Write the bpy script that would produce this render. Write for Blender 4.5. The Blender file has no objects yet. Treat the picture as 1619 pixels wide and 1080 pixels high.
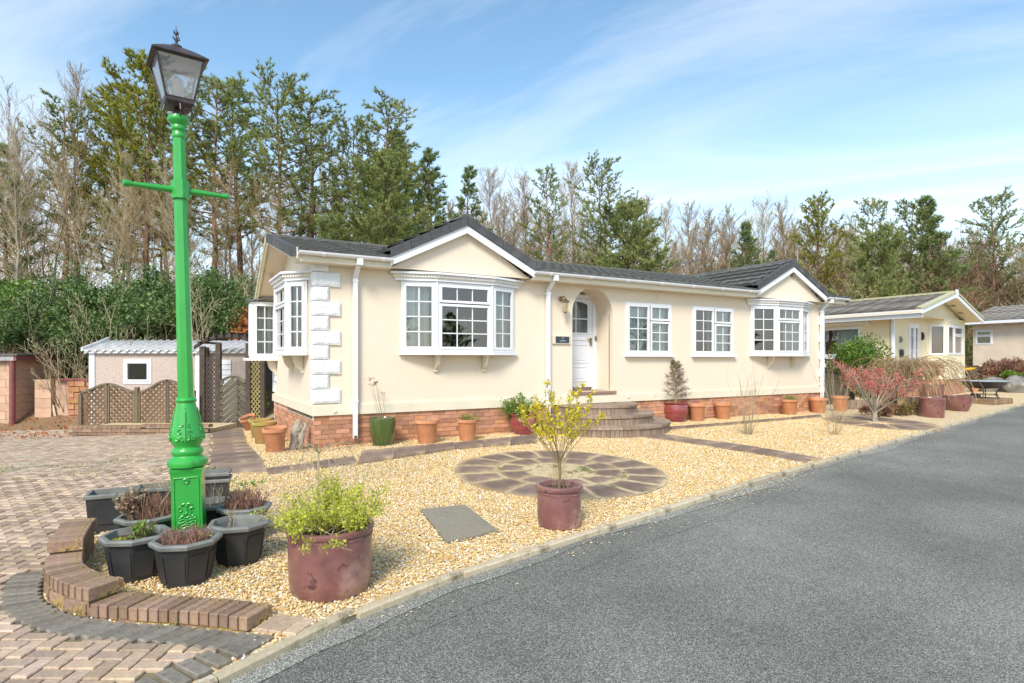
import bpy, math, random
from mathutils import Vector, Matrix
import numpy as np
R = random.Random(7)
PI = math.pi
sc = bpy.context.scene
C = bpy.data.collections.new('place'); sc.collection.children.link(C)

# ------------------------------------------------------------------ camera, sky, sun, exposure
cam = bpy.data.cameras.new('camera'); camo = bpy.data.objects.new('camera', cam); C.objects.link(camo)
camo.location = (0, 0, 1.4); camo.rotation_euler = (PI/2, 0, -math.radians(30.2))
cam.sensor_width = 36; cam.lens = 20.84; cam.shift_y = 28/1619; cam.clip_end = 2000; cam.clip_start = .05
sc.camera = camo
SUNV = Vector((-.62, -.62, .80)).normalized()
sl = bpy.data.lights.new('sun', 'SUN'); sl.energy = 2.6; sl.angle = math.radians(17); sl.color = (1, .93, .82)
so = bpy.data.objects.new('sun', sl); C.objects.link(so); so.location = (-10, -10, 20)
so.rotation_euler = SUNV.to_track_quat('Z', 'Y').to_euler()
wd = bpy.data.worlds.new('World'); sc.world = wd; wd.use_nodes = True
nt = wd.node_tree; nt.nodes.clear()
def N(t, typ, **k):
    n = t.nodes.new(typ)
    for a, b in k.items():
        if a.startswith('i_'): n.inputs[a[2:].replace('_', ' ')].default_value = b
        else: setattr(n, a, b)
    return n
out = N(nt, 'ShaderNodeOutputWorld'); bg = N(nt, 'ShaderNodeBackground'); bg.inputs[1].default_value = .125
sky = N(nt, 'ShaderNodeTexSky'); sky.sky_type = 'NISHITA'; sky.sun_disc = False
sky.sun_elevation = math.asin(SUNV.z); sky.sun_rotation = math.atan2(SUNV.x, SUNV.y)
sky.air_density = 1.0; sky.dust_density = .6; sky.ozone_density = 1.0
tc = N(nt, 'ShaderNodeTexCoord'); sx = N(nt, 'ShaderNodeSeparateXYZ'); nt.links.new(tc.outputs['Generated'], sx.inputs[0])
def math_(t, op, a, b=None, c=None, clamp=False):
    n = N(t, 'ShaderNodeMath', operation=op); n.use_clamp = clamp
    for i, v in enumerate((a, b, c)):
        if v is None: continue
        if isinstance(v, (int, float)): n.inputs[i].default_value = v
        else: t.links.new(v, n.inputs[i])
    return n.outputs[0]
# thin cirrus: noise on the plane the sky directions meet, stretched along one direction
zz = math_(nt, 'ADD', math_(nt, 'MAXIMUM', sx.outputs[2], 0.0), .12)
cx = math_(nt, 'DIVIDE', sx.outputs[0], zz); cy = math_(nt, 'DIVIDE', sx.outputs[1], zz)
cb = N(nt, 'ShaderNodeCombineXYZ'); nt.links.new(cx, cb.inputs[0]); nt.links.new(cy, cb.inputs[1])
mp = N(nt, 'ShaderNodeMapping', vector_type='TEXTURE'); mp.inputs['Rotation'].default_value = (0, 0, math.radians(-61)); mp.inputs['Scale'].default_value = (2.6, .85, 1)
mp.inputs['Location'].default_value = (.35, .2, 0)
nt.links.new(cb.outputs[0], mp.inputs[0])
n1 = N(nt, 'ShaderNodeTexNoise', i_Scale=.9, i_Detail=10.0, i_Roughness=.60, i_Distortion=.9); nt.links.new(mp.outputs[0], n1.inputs['Vector'])
r1 = N(nt, 'ShaderNodeMapRange', i_From_Min=.47, i_From_Max=.80); nt.links.new(n1.outputs[0], r1.inputs[0])
# more veil low down
veil = N(nt, 'ShaderNodeMapRange', i_From_Min=.42, i_From_Max=.02, i_To_Min=.0, i_To_Max=.52); nt.links.new(sx.outputs[2], veil.inputs[0])
n2 = N(nt, 'ShaderNodeTexNoise', i_Scale=.5, i_Detail=3.0); nt.links.new(mp.outputs[0], n2.inputs['Vector'])
vv = math_(nt, 'MULTIPLY', veil.outputs[0], math_(nt, 'ADD', n2.outputs[0], .45))
cl = math_(nt, 'ADD', math_(nt, 'MULTIPLY', r1.outputs[0], .62), vv, clamp=True)
mx = N(nt, 'ShaderNodeMix', data_type='RGBA'); hsv = N(nt, 'ShaderNodeHueSaturation', i_Hue=.487, i_Saturation=1.06, i_Value=1.32); nt.links.new(sky.outputs[0], hsv.inputs['Color'])
nt.links.new(cl, mx.inputs[0]); nt.links.new(hsv.outputs[0], mx.inputs[6])
mx.inputs[7].default_value = (7.2, 7.2, 7.3, 1)
nt.links.new(mx.outputs[2], bg.inputs[0]); nt.links.new(bg.outputs[0], out.inputs[0])
vs = sc.view_settings; vs.view_transform = 'Standard'; vs.look = 'None'; vs.exposure = .63; vs.gamma = 1; vs.use_curve_mapping = False
sc.render.engine = 'CYCLES'; sc.cycles.max_bounces = 8; sc.cycles.transparent_max_bounces = 12
sc.cycles.diffuse_bounces = 3; sc.cycles.glossy_bounces = 3

# ------------------------------------------------------------------ materials
def mat(name, cols, rough=.8, scale=8, detail=4, bump=0, bscale=None, rand=0, metal=0, spec=.5, coat=0, coords='Object', stretch=None, spots=None, dirt=None, nrough=.55, streak=None, edge=None):
    """cols: 1-3 colours mixed by noise; rand: brightness change between objects / islands; spots: (colour, scale, threshold, width)"""
    m = bpy.data.materials.new(name); m.use_nodes = True; t = m.node_tree
    p = t.nodes['Principled BSDF']; p.inputs['Roughness'].default_value = rough; p.inputs['Metallic'].default_value = metal
    p.inputs['Specular IOR Level'].default_value = spec; p.inputs['Coat Weight'].default_value = coat; p.inputs['Coat Roughness'].default_value = .08
    co = N(t, 'ShaderNodeTexCoord'); v = co.outputs[coords]
    if coords == 'World':
        pass
    if stretch:
        mpn = N(t, 'ShaderNodeMapping'); mpn.inputs['Scale'].default_value = stretch; t.links.new(v, mpn.inputs[0]); v = mpn.outputs[0]
    no = N(t, 'ShaderNodeTexNoise'); no.inputs['Scale'].default_value = scale; no.inputs['Detail'].default_value = detail; no.inputs['Roughness'].default_value = nrough
    t.links.new(v, no.inputs['Vector'])
    cr = N(t, 'ShaderNodeValToRGB'); e = cr.color_ramp.elements
    cols = [tuple(c)+(1,) for c in cols]
    if len(cols) == 1: cols = [tuple(x*.93 for x in cols[0][:3])+(1,), tuple(min(1, x*1.05) for x in cols[0][:3])+(1,)]
    e[0].position = .3; e[0].color = cols[0]; e[1].position = .7; e[1].color = cols[-1]
    if len(cols) == 3: q = e.new(.5); q.color = cols[1]
    t.links.new(no.outputs[0], cr.inputs[0]); c = cr.outputs[0]
    if spots:
        for (sc_, ss, th, wdt) in (spots if isinstance(spots, list) else [spots]):
            n3 = N(t, 'ShaderNodeTexNoise'); n3.inputs['Scale'].default_value = ss; n3.inputs['Detail'].default_value = 5; n3.inputs['Roughness'].default_value = .65
            t.links.new(v, n3.inputs['Vector'])
            mr = N(t, 'ShaderNodeMapRange'); mr.inputs['From Min'].default_value = th; mr.inputs['From Max'].default_value = th+wdt; t.links.new(n3.outputs[0], mr.inputs[0])
            mm = N(t, 'ShaderNodeMix', data_type='RGBA'); t.links.new(mr.outputs[0], mm.inputs[0]); t.links.new(c, mm.inputs[6]); mm.inputs[7].default_value = tuple(sc_)+(1,); c = mm.outputs[2]
    if streak:                                             # faint rain streaks running down from sills and eaves
        sm = N(t, 'ShaderNodeMapping'); sm.inputs['Scale'].default_value = (5.5, 5.5, .35); t.links.new(v, sm.inputs[0])
        sn = N(t, 'ShaderNodeTexNoise', i_Scale=1.6, i_Detail=6.0, i_Roughness=.6); t.links.new(sm.outputs[0], sn.inputs['Vector'])
        mr = N(t, 'ShaderNodeMapRange', i_From_Min=.48, i_From_Max=.75, i_To_Max=streak[1]*1.6); t.links.new(sn.outputs[0], mr.inputs[0])
        mm = N(t, 'ShaderNodeMix', data_type='RGBA'); t.links.new(mr.outputs[0], mm.inputs[0]); t.links.new(c, mm.inputs[6]); mm.inputs[7].default_value = tuple(streak[0])+(1,); c = mm.outputs[2]
    if edge:                                               # sandy wear towards the edges of a piece, kept in a mesh attribute
        at = N(t, 'ShaderNodeAttribute', attribute_name='wear'); en = math_(t, 'ADD', at.outputs['Fac'], math_(t, 'MULTIPLY_ADD', no.outputs[0], .9, -.45)); er = N(t, 'ShaderNodeMapRange', i_From_Min=.50, i_From_Max=1.25); t.links.new(en, er.inputs[0])
        mm = N(t, 'ShaderNodeMix', data_type='RGBA'); t.links.new(math_(t, 'MULTIPLY', er.outputs[0], .80), mm.inputs[0]); t.links.new(c, mm.inputs[6]); mm.inputs[7].default_value = tuple(edge)+(1,); c = mm.outputs[2]
    if rand:
        oi = N(t, 'ShaderNodeObjectInfo'); ge = N(t, 'ShaderNodeNewGeometry')
        fr = math_(t, 'FRACT', math_(t, 'ADD', oi.outputs['Random'], ge.outputs['Random Per Island']))
        fac = math_(t, 'MULTIPLY_ADD', fr, 2*rand, 1-rand)
        fr2 = math_(t, 'FRACT', math_(t, 'MULTIPLY', fr, 7.31))
        hs = N(t, 'ShaderNodeHueSaturation'); t.links.new(c, hs.inputs['Color']); t.links.new(fac, hs.inputs['Value'])
        t.links.new(math_(t, 'MULTIPLY_ADD', fr2, .5*rand, 1-.25*rand), hs.inputs['Saturation'])
        t.links.new(math_(t, 'MULTIPLY_ADD', fr2, .04*rand, .5-.02*rand), hs.inputs['Hue']); c = hs.outputs[0]
    t.links.new(c, p.inputs['Base Color'])
    if bump:
        nb = N(t, 'ShaderNodeTexNoise'); nb.inputs['Scale'].default_value = bscale or scale*3; nb.inputs['Detail'].default_value = 5; t.links.new(v, nb.inputs['Vector'])
        bn = N(t, 'ShaderNodeBump'); bn.inputs['Strength'].default_value = min(1, bump*20); bn.inputs['Distance'].default_value = bump; t.links.new(nb.outputs[0], bn.inputs['Height']); t.links.new(bn.outputs[0], p.inputs['Normal'])
    return m
M = {}
M['render'] = mat('cream_render', [(.76, .65, .50), (.80, .695, .555)], .92, .9, 8, .006, 70, nrough=.7, streak=((.66, .565, .43), .09))
M['trimcream'] = mat('cream_trim', [(.76, .69, .53)], .7, 3, 4, .001, 30, spots=((.55, .48, .33), 3, .62, .2))
M['upvc'] = mat('white_upvc', [(.80, .81, .83), (.84, .85, .87)], .35, 5)
M['quoin'] = mat('quoin_white', [(.74, .76, .78), (.84, .85, .86)], .8, 9, 5, .003, 40, spots=((.60, .60, .56), 4, .62, .12))
M['tile'] = mat('roof_tile', [(.062, .062, .058), (.14, .138, .122)], .8, 14, 6, .004, 60, rand=.2, spots=((.13, .14, .10), 2.2, .55, .25))
M['tile2'] = mat('roof_tile_brown', [(.15, .135, .115), (.27, .25, .22)], .9, 4, 6, .004, 50, rand=.28, spots=((.20, .19, .07), 1.5, .56, .2))
M['verge'] = mat('verge_dark', [(.055, .055, .06), (.12, .12, .12)], .75, 5, 5, rand=.15, spots=((.20, .20, .12), 4, .6, .2))
M['moss'] = mat('verge_moss', [(.45, .42, .20), (.55, .52, .35), (.25, .26, .08)], .9, 12)
M['brick'] = mat('plinth_brick', [(.44, .20, .11), (.60, .32, .19)], .9, 6, 5, .003, 60, rand=.3, spots=((.28, .10, .07), 5, .6, .15))
M['mortar'] = mat('mortar', [(.50, .36, .24), (.60, .46, .32)], .95, 20, 4, .002, 80)
M['edgebrick'] = mat('edging_brick', [(.17, .105, .07), (.38, .25, .17)], .97, 24, 7, .006, 60, rand=.25, nrough=.75, spots=[((.36, .25, .07), 6, .50, .10), ((.07, .05, .035), 11, .58, .06), ((.60, .54, .44), 14, .68, .04)])
M['paver'] = mat('drive_paver', [(.31, .215, .145), (.56, .42, .30)], .95, 22, 6, .005, 90, rand=.30, nrough=.75, spots=[((.40, .36, .25), 2.5, .52, .2), ((.82, .80, .75), 9, .66, .03)])
M['paverjoint'] = mat('drive_joint', [(.13, .10, .065), (.24, .21, .11)], .95, 3, 6, .01, 40)
M['greypaver'] = mat('charcoal_paver', [(.115, .10, .08), (.26, .23, .18)], .95, 26, 6, .004, 90, rand=.22, nrough=.75, spots=[((.34, .32, .24), 6, .58, .1), ((.75, .73, .68), 8, .70, .02)])
M['kerb'] = mat('kerb_concrete', [(.38, .31, .20), (.58, .50, .36)], .95, 30, 7, .006, 80, rand=.15, nrough=.75, spots=[((.15, .125, .08), 4, .56, .14), ((.20, .22, .08), 7, .66, .05)])
M['slab'] = mat('sandstone_slab', [(.15, .10, .075), (.29, .205, .145)], .92, 3.2, 7, .005, 40, rand=.2, nrough=.65, spots=((.42, .33, .20), 2.3, .58, .12), edge=(.56, .41, .22))
M['slabpale'] = mat('pale_slab', [(.54, .46, .29), (.68, .60, .42)], .9, 4, 6, .004, 30, rand=.15, spots=((.20, .17, .10), 4, .56, .1))
M['step'] = mat('step_block', [(.23, .16, .115), (.36, .27, .195)], .95, 9, 5, .004, 60, rand=.2, spots=((.15, .12, .09), 4, .55, .2))
M['manhole'] = mat('manhole', [(.15, .13, .09), (.36, .32, .245)], .97, 85, 3, .004, 150, nrough=.8, spots=((.17, .18, .08), 6, .58, .15))
M['terracotta'] = mat('terracotta', [(.50, .20, .09), (.66, .32, .17)], .8, 4, 5, .001, 60, rand=.08, spots=((.62, .44, .30), 3.5, .60, .2))
M['terramoss'] = mat('terracotta_moss', [(.42, .19, .08), (.34, .30, .07)], .9, 5, 5, .002, 40, spots=((.45, .42, .10), 4, .52, .12))
M['purple'] = mat('purple_glaze', [(.15, .055, .055), (.30, .14, .115)], .38, 3.5, 7, .001, 30, coat=.4, nrough=.65, spots=[((.44, .27, .22), 2.2, .54, .16), ((.09, .035, .04), 7, .60, .06)])
M['plumglaze'] = mat('plum_glaze', [(.20, .035, .06), (.34, .08, .05)], .2, 3, 4, coat=.8, stretch=(1, 1, 4))
M['greenglaze'] = mat('green_glaze', [(.055, .09, .02), (.09, .13, .035)], .2, 3, 3, coat=.8, stretch=(6, 6, 1))
M['blackpot'] = mat('grey_plastic', [(.020, .020, .021), (.042, .042, .042)], .55, 5, 5, .001, 30, rand=.1)
M['potrim'] = mat('weathered_plastic_rim', [(.13, .135, .125), (.23, .235, .21)], .6, 9, 5)
M['soil'] = mat('soil', [(.035, .022, .014), (.09, .06, .04)], 1, 25, 6, .02, 40)
M['greenpaint'] = mat('green_gloss_paint', [(.026, .31, .042), (.042, .40, .06)], .34, 2.2, 6, .0012, 22, coat=.35, nrough=.65, spots=[((.02, .20, .03), 5, .60, .12), ((.16, .17, .08), 14, .70, .04)])
M['blackmetal'] = mat('dark_lantern_metal', [(.030, .022, .022), (.075, .05, .045)], .45, 9, 5, .0005, 60, spots=((.13, .06, .04), 6, .60, .1))
M['greymetal'] = mat('grey_metal', [(.30, .30, .31)], .4, 5, metal=.8)
M['wood'] = mat('brown_fence_wood', [(.12, .075, .04), (.23, .15, .085)], .85, 7, 5, .002, 40, rand=.2, stretch=(1, 1, .3))
M['woodpost'] = mat('fence_frame_wood', [(.13, .10, .065), (.20, .155, .10)], .85, 7, 5, .002, 40, rand=.1)
M['darkwood'] = mat('dark_stained_wood', [(.045, .033, .025), (.095, .07, .052)], .8, 8, 5, .002, 40, rand=.15, spots=((.13, .13, .09), 5, .6, .15))
M['gatewood'] = mat('gate_board_wood', [(.08, .07, .05), (.15, .135, .095)], .85, 8, 5, .002, 40, rand=.2, spots=((.15, .17, .09), 3, .55, .15))
M['palewood'] = mat('pale_lattice_wood', [(.32, .26, .10), (.42, .35, .17)], .85, 8, 5, rand=.1)
M['pebble'] = mat('pebbledash', [(.20, .13, .10), (.62, .52, .45), (.38, .28, .23)], .97, 34, 3, .012, 40, nrough=.85)
M['shedroof'] = mat('shed_sheet', [(.30, .30, .30), (.52, .52, .51)], .8, 6, 6, .003, 40, spots=((.33, .34, .31), 3, .55, .15))
M['pinkblock'] = mat('pink_block', [(.52, .33, .22), (.62, .42, .30)], .9, 5, 5, .003, 70, rand=.10)
M['redstone'] = mat('red_sandstone', [(.34, .14, .075), (.50, .27, .15)], .95, 6, 6, .012, 14, rand=.25, spots=[((.30, .27, .05), 5, .56, .1), ((.50, .42, .33), 7, .64, .08)])
M['maroon'] = mat('maroon_paint', [(.20, .06, .06), (.27, .09, .08)], .6, 5)
M['felt'] = mat('roof_felt', [(.10, .095, .085), (.18, .17, .15)], .9, 10, 5)
M['brass'] = mat('aged_brass', [(.20, .15, .08), (.30, .23, .13)], .4, 12, metal=.7)
M['slate'] = mat('slate_sign', [(.035, .045, .06), (.05, .06, .075)], .5, 12)
M['letter'] = mat('sign_lettering', [(.45, .48, .52)], .6)
M['cyellow'] = mat('yellow_plastic', [(.75, .45, .01)], .4)
M['curtain'] = mat('curtain_fabric', [(.66, .73, .68), (.78, .84, .79)], .9, 5, stretch=(6, 6, .3))
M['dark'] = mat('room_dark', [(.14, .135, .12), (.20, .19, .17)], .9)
M['floorin'] = mat('room_floor', [(.14, .10, .07)], .8)
M['doorwhite'] = mat('door_white', [(.76, .77, .80)], .4, 3)
M['sillbrown'] = mat('threshold_brown', [(.28, .16, .12), (.36, .22, .17)], .8, 5)
M['neighbour'] = mat('pale_yellow_render', [(.78, .68, .45), (.84, .74, .52)], .9, 1.5, 5, .003, 60)
M['thirdrender'] = mat('pink_cream_render', [(.70, .58, .44), (.78, .66, .52)], .9, 2.5, 5, .003, 60)
M['boulder'] = mat('grey_boulder', [(.13, .12, .11), (.30, .28, .25)], .95, 3, 7, .03, 6, spots=((.42, .40, .34), 5, .6, .08))
M['bark'] = mat('grey_bark', [(.14, .105, .075), (.28, .225, .165)], .95, 9, 5, .01, 20, rand=.22, stretch=(1, 1, .3))
M['barkpale'] = mat('pale_birch_bark', [(.27, .23, .175), (.42, .37, .29)], .95, 9, 5, .006, 20, rand=.12, spots=((.12, .10, .08), 9, .6, .08))
M['pinebark'] = mat('pine_bark', [(.15, .09, .06), (.32, .17, .10)], .95, 7, 5, .02, 12, rand=.18, stretch=(1, 1, .4))
M['twig'] = mat('twig', [(.25, .17, .085), (.42, .305, .165)], .95, 3, 3, rand=.3)
M['twigpale'] = mat('pale_twig', [(.32, .25, .145), (.50, .42, .27)], .9, 5, 3, rand=.25)
M['twigred'] = mat('reddish_twig', [(.19, .09, .06), (.32, .18, .13)], .9, 5, 3, rand=.25)
def leafmat(name, a, b, rand=.35, rough=.55, trans=.38, ns=.6):
    m = mat(name, [a, b], rough, ns, 3, rand=rand, spec=.3)
    t = m.node_tree; p = t.nodes['Principled BSDF']; o = [n for n in t.nodes if n.type == 'OUTPUT_MATERIAL'][0]
    tr = N(t, 'ShaderNodeBsdfTranslucent'); ms = N(t, 'ShaderNodeMixShader'); ms.inputs[0].default_value = trans
    t.links.new(p.inputs['Base Color'].links[0].from_socket, tr.inputs[0]); t.links.new(p.outputs[0], ms.inputs[1]); t.links.new(tr.outputs[0], ms.inputs[2]); t.links.new(ms.outputs[0], o.inputs[0])
    return m
M['needle'] = leafmat('pine_needle', (.23, .295, .09), (.43, .47, .17), .5)
M['needleyel'] = leafmat('yellow_needle', (.27, .29, .04), (.46, .45, .08), .45)
M['needledark'] = leafmat('dark_needle', (.17, .25, .085), (.32, .39, .14), .45)
M['holly'] = leafmat('holly_leaf', (.065, .13, .035), (.21, .29, .10), .7, .35, .25, 2.5)
M['laurel'] = leafmat('laurel_leaf', (.10, .19, .03), (.20, .30, .05), .4, .4, .3)
M['lime'] = leafmat('lime_leaf', (.42, .47, .04), (.66, .67, .11), .35, .6, .35, 4)
M['yellowleaf'] = leafmat('yellow_leaf', (.55, .48, .03), (.80, .66, .05), .35, .6, .35, 5)
M['redleaf'] = leafmat('red_blossom', (.58, .12, .10), (.72, .28, .22), .35, .6, .3, 4)
M['orangeleaf'] = leafmat('copper_leaf', (.38, .12, .04), (.55, .22, .08), .35, .7, .3, 3)
M['heath'] = leafmat('heather', (.20, .09, .06), (.33, .19, .12), .4, .8, .2, 3)
M['freshgreen'] = leafmat('fresh_green', (.12, .22, .03), (.25, .36, .06), .4, .6, .3, 3)
M['drybrush'] = leafmat('dry_brush_leaf', (.16, .11, .05), (.30, .23, .08), .5, .8, .2, 2)
M['litter'] = mat('leaf_litter', [(.13, .07, .035), (.30, .17, .09), (.17, .17, .06)], 1, 9, 7, .05, 22)
M['earth'] = mat('earth', [(.16, .13, .07), (.22, .20, .10)], 1, .8, 7, .03, 8)
M['glassl'] = None
def glass(name, base=.03, tint=(.86, .92, .90), refl=1.8, white_mix=0):
    m = bpy.data.materials.new(name); m.use_nodes = True; t = m.node_tree; t.nodes.clear()
    o = N(t, 'ShaderNodeOutputMaterial'); tr = N(t, 'ShaderNodeBsdfTransparent'); tr.inputs[0].default_value = tint+(1,)
    gl = N(t, 'ShaderNodeBsdfGlossy'); gl.inputs['Roughness'].default_value = .01
    no = N(t, 'ShaderNodeTexNoise'); no.inputs['Scale'].default_value = 1.3; co = N(t, 'ShaderNodeTexCoord'); t.links.new(co.outputs['Object'], no.inputs['Vector'])
    bn = N(t, 'ShaderNodeBump'); bn.inputs['Strength'].default_value = .25; bn.inputs['Distance'].default_value = .01; t.links.new(no.outputs[0], bn.inputs['Height']); t.links.new(bn.outputs[0], gl.inputs['Normal'])
    fr = N(t, 'ShaderNodeFresnel'); fr.inputs[0].default_value = 1.52
    fa = math_(t, 'MULTIPLY_ADD', fr.outputs[0], refl, base, clamp=True)
    ms = N(t, 'ShaderNodeMixShader'); t.links.new(fa, ms.inputs[0]); t.links.new(tr.outputs[0], ms.inputs[1]); t.links.new(gl.outputs[0], ms.inputs[2]); t.links.new(ms.outputs[0], o.inputs[0])
    if white_mix:  # even share of white diffuse and translucent mixed into the clear glass
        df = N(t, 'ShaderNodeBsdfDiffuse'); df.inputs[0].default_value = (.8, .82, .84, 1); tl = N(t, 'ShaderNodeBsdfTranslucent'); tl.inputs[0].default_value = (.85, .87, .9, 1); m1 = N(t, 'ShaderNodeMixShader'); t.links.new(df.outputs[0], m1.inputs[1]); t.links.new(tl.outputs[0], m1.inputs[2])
        m2 = N(t, 'ShaderNodeMixShader'); m2.inputs[0].default_value = white_mix; t.links.new(ms.outputs[0], m2.inputs[1]); t.links.new(m1.outputs[0], m2.inputs[2]); t.links.new(m2.outputs[0], o.inputs[0])
    return m
M['glass'] = glass('window_glass', .09, (.86, .92, .90), 1.8)
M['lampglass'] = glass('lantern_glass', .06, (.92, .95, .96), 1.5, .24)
def asphalt(name='asphalt', k=1.0):
    m = bpy.data.materials.new(name); m.use_nodes = True; t = m.node_tree; p = t.nodes['Principled BSDF']
    co = N(t, 'ShaderNodeTexCoord'); v = co.outputs['Object']
    vo = N(t, 'ShaderNodeTexVoronoi'); vo.inputs['Scale'].default_value = 180; t.links.new(v, vo.inputs['Vector'])
    sp = N(t, 'ShaderNodeSeparateColor'); t.links.new(vo.outputs['Color'], sp.inputs[0])
    cr = N(t, 'ShaderNodeValToRGB'); e = cr.color_ramp.elements
    e[0].position = 0; e[0].color = (.055, .054, .045, 1); e[1].position = 1; e[1].color = (.43, .42, .36, 1)
    for pos, col in ((.35, (.13, .127, .107, 1)), (.72, (.22, .216, .185, 1))): q = e.new(pos); q.color = col
    t.links.new(sp.outputs[0], cr.inputs[0])
    nb = N(t, 'ShaderNodeTexNoise'); nb.inputs['Scale'].default_value = .55; nb.inputs['Detail'].default_value = 9; nb.inputs['Roughness'].default_value = .65; t.links.new(v, nb.inputs['Vector'])
    mr = N(t, 'ShaderNodeMapRange', i_From_Min=.35, i_From_Max=.68, i_To_Min=.74*k, i_To_Max=1.22*k); t.links.new(nb.outputs[0], mr.inputs[0])
    mm = N(t, 'ShaderNodeVectorMath', operation='SCALE'); t.links.new(cr.outputs[0], mm.inputs[0]); t.links.new(mr.outputs[0], mm.inputs['Scale'])
    t.links.new(mm.outputs[0], p.inputs['Base Color']); p.inputs['Roughness'].default_value = .85
    bn = N(t, 'ShaderNodeBump'); bn.inputs['Strength'].default_value = .8; bn.inputs['Distance'].default_value = .004
    t.links.new(vo.outputs['Distance'], bn.inputs['Height']); bn.invert = True; t.links.new(bn.outputs[0], p.inputs['Normal'])
    return m
M['asphalt'] = asphalt()
def gravelbase():
    m = bpy.data.materials.new('gravel_base'); m.use_nodes = True; t = m.node_tree; p = t.nodes['Principled BSDF']
    co = N(t, 'ShaderNodeTexCoord'); v = co.outputs['Object']
    vo = N(t, 'ShaderNodeTexVoronoi'); vo.inputs['Scale'].default_value = 50; t.links.new(v, vo.inputs['Vector'])
    sp = N(t, 'ShaderNodeSeparateColor'); t.links.new(vo.outputs['Color'], sp.inputs[0])
    cr = N(t, 'ShaderNodeValToRGB'); e = cr.color_ramp.elements
    e[0].position = 0; e[0].color = (.42, .25, .09, 1); e[1].position = 1; e[1].color = (.80, .74, .62, 1)
    for pos, col in ((.35, (.64, .46, .22, 1)), (.7, (.72, .58, .34, 1))): q = e.new(pos); q.color = col
    t.links.new(sp.outputs[0], cr.inputs[0]); t.links.new(cr.outputs[0], p.inputs['Base Color']); p.inputs['Roughness'].default_value = .8
    bn = N(t, 'ShaderNodeBump'); bn.inputs['Strength'].default_value = 1; bn.inputs['Distance'].default_value = .012
    t.links.new(vo.outputs['Distance'], bn.inputs['Height']); bn.invert = True; t.links.new(bn.outputs[0], p.inputs['Normal'])
    return m
M['gravelbase'] = gravelbase()
def pebblemat():
    m = bpy.data.materials.new('pebble_stone'); m.use_nodes = True; t = m.node_tree; p = t.nodes['Principled BSDF']
    oi = N(t, 'ShaderNodeObjectInfo'); cr = N(t, 'ShaderNodeValToRGB'); e = cr.color_ramp.elements; cr.color_ramp.interpolation = 'CONSTANT'
    e[0].position = 0; e[0].color = (.42, .24, .09, 1); e[1].position = .93; e[1].color = (.86, .84, .80, 1)
    for pos, col in ((.1, (.68, .45, .15, 1)), (.28, (.76, .56, .25, 1)), (.5, (.79, .64, .36, 1)), (.68, (.62, .40, .15, 1)), (.79, (.42, .34, .25, 1)), (.87, (.82, .76, .60, 1))): q = e.new(pos); q.color = col
    t.links.new(oi.outputs['Random'], cr.inputs[0]); t.links.new(cr.outputs[0], p.inputs['Base Color']); p.inputs['Roughness'].default_value = .65
    return m
M['pebblestone'] = pebblemat()

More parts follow.
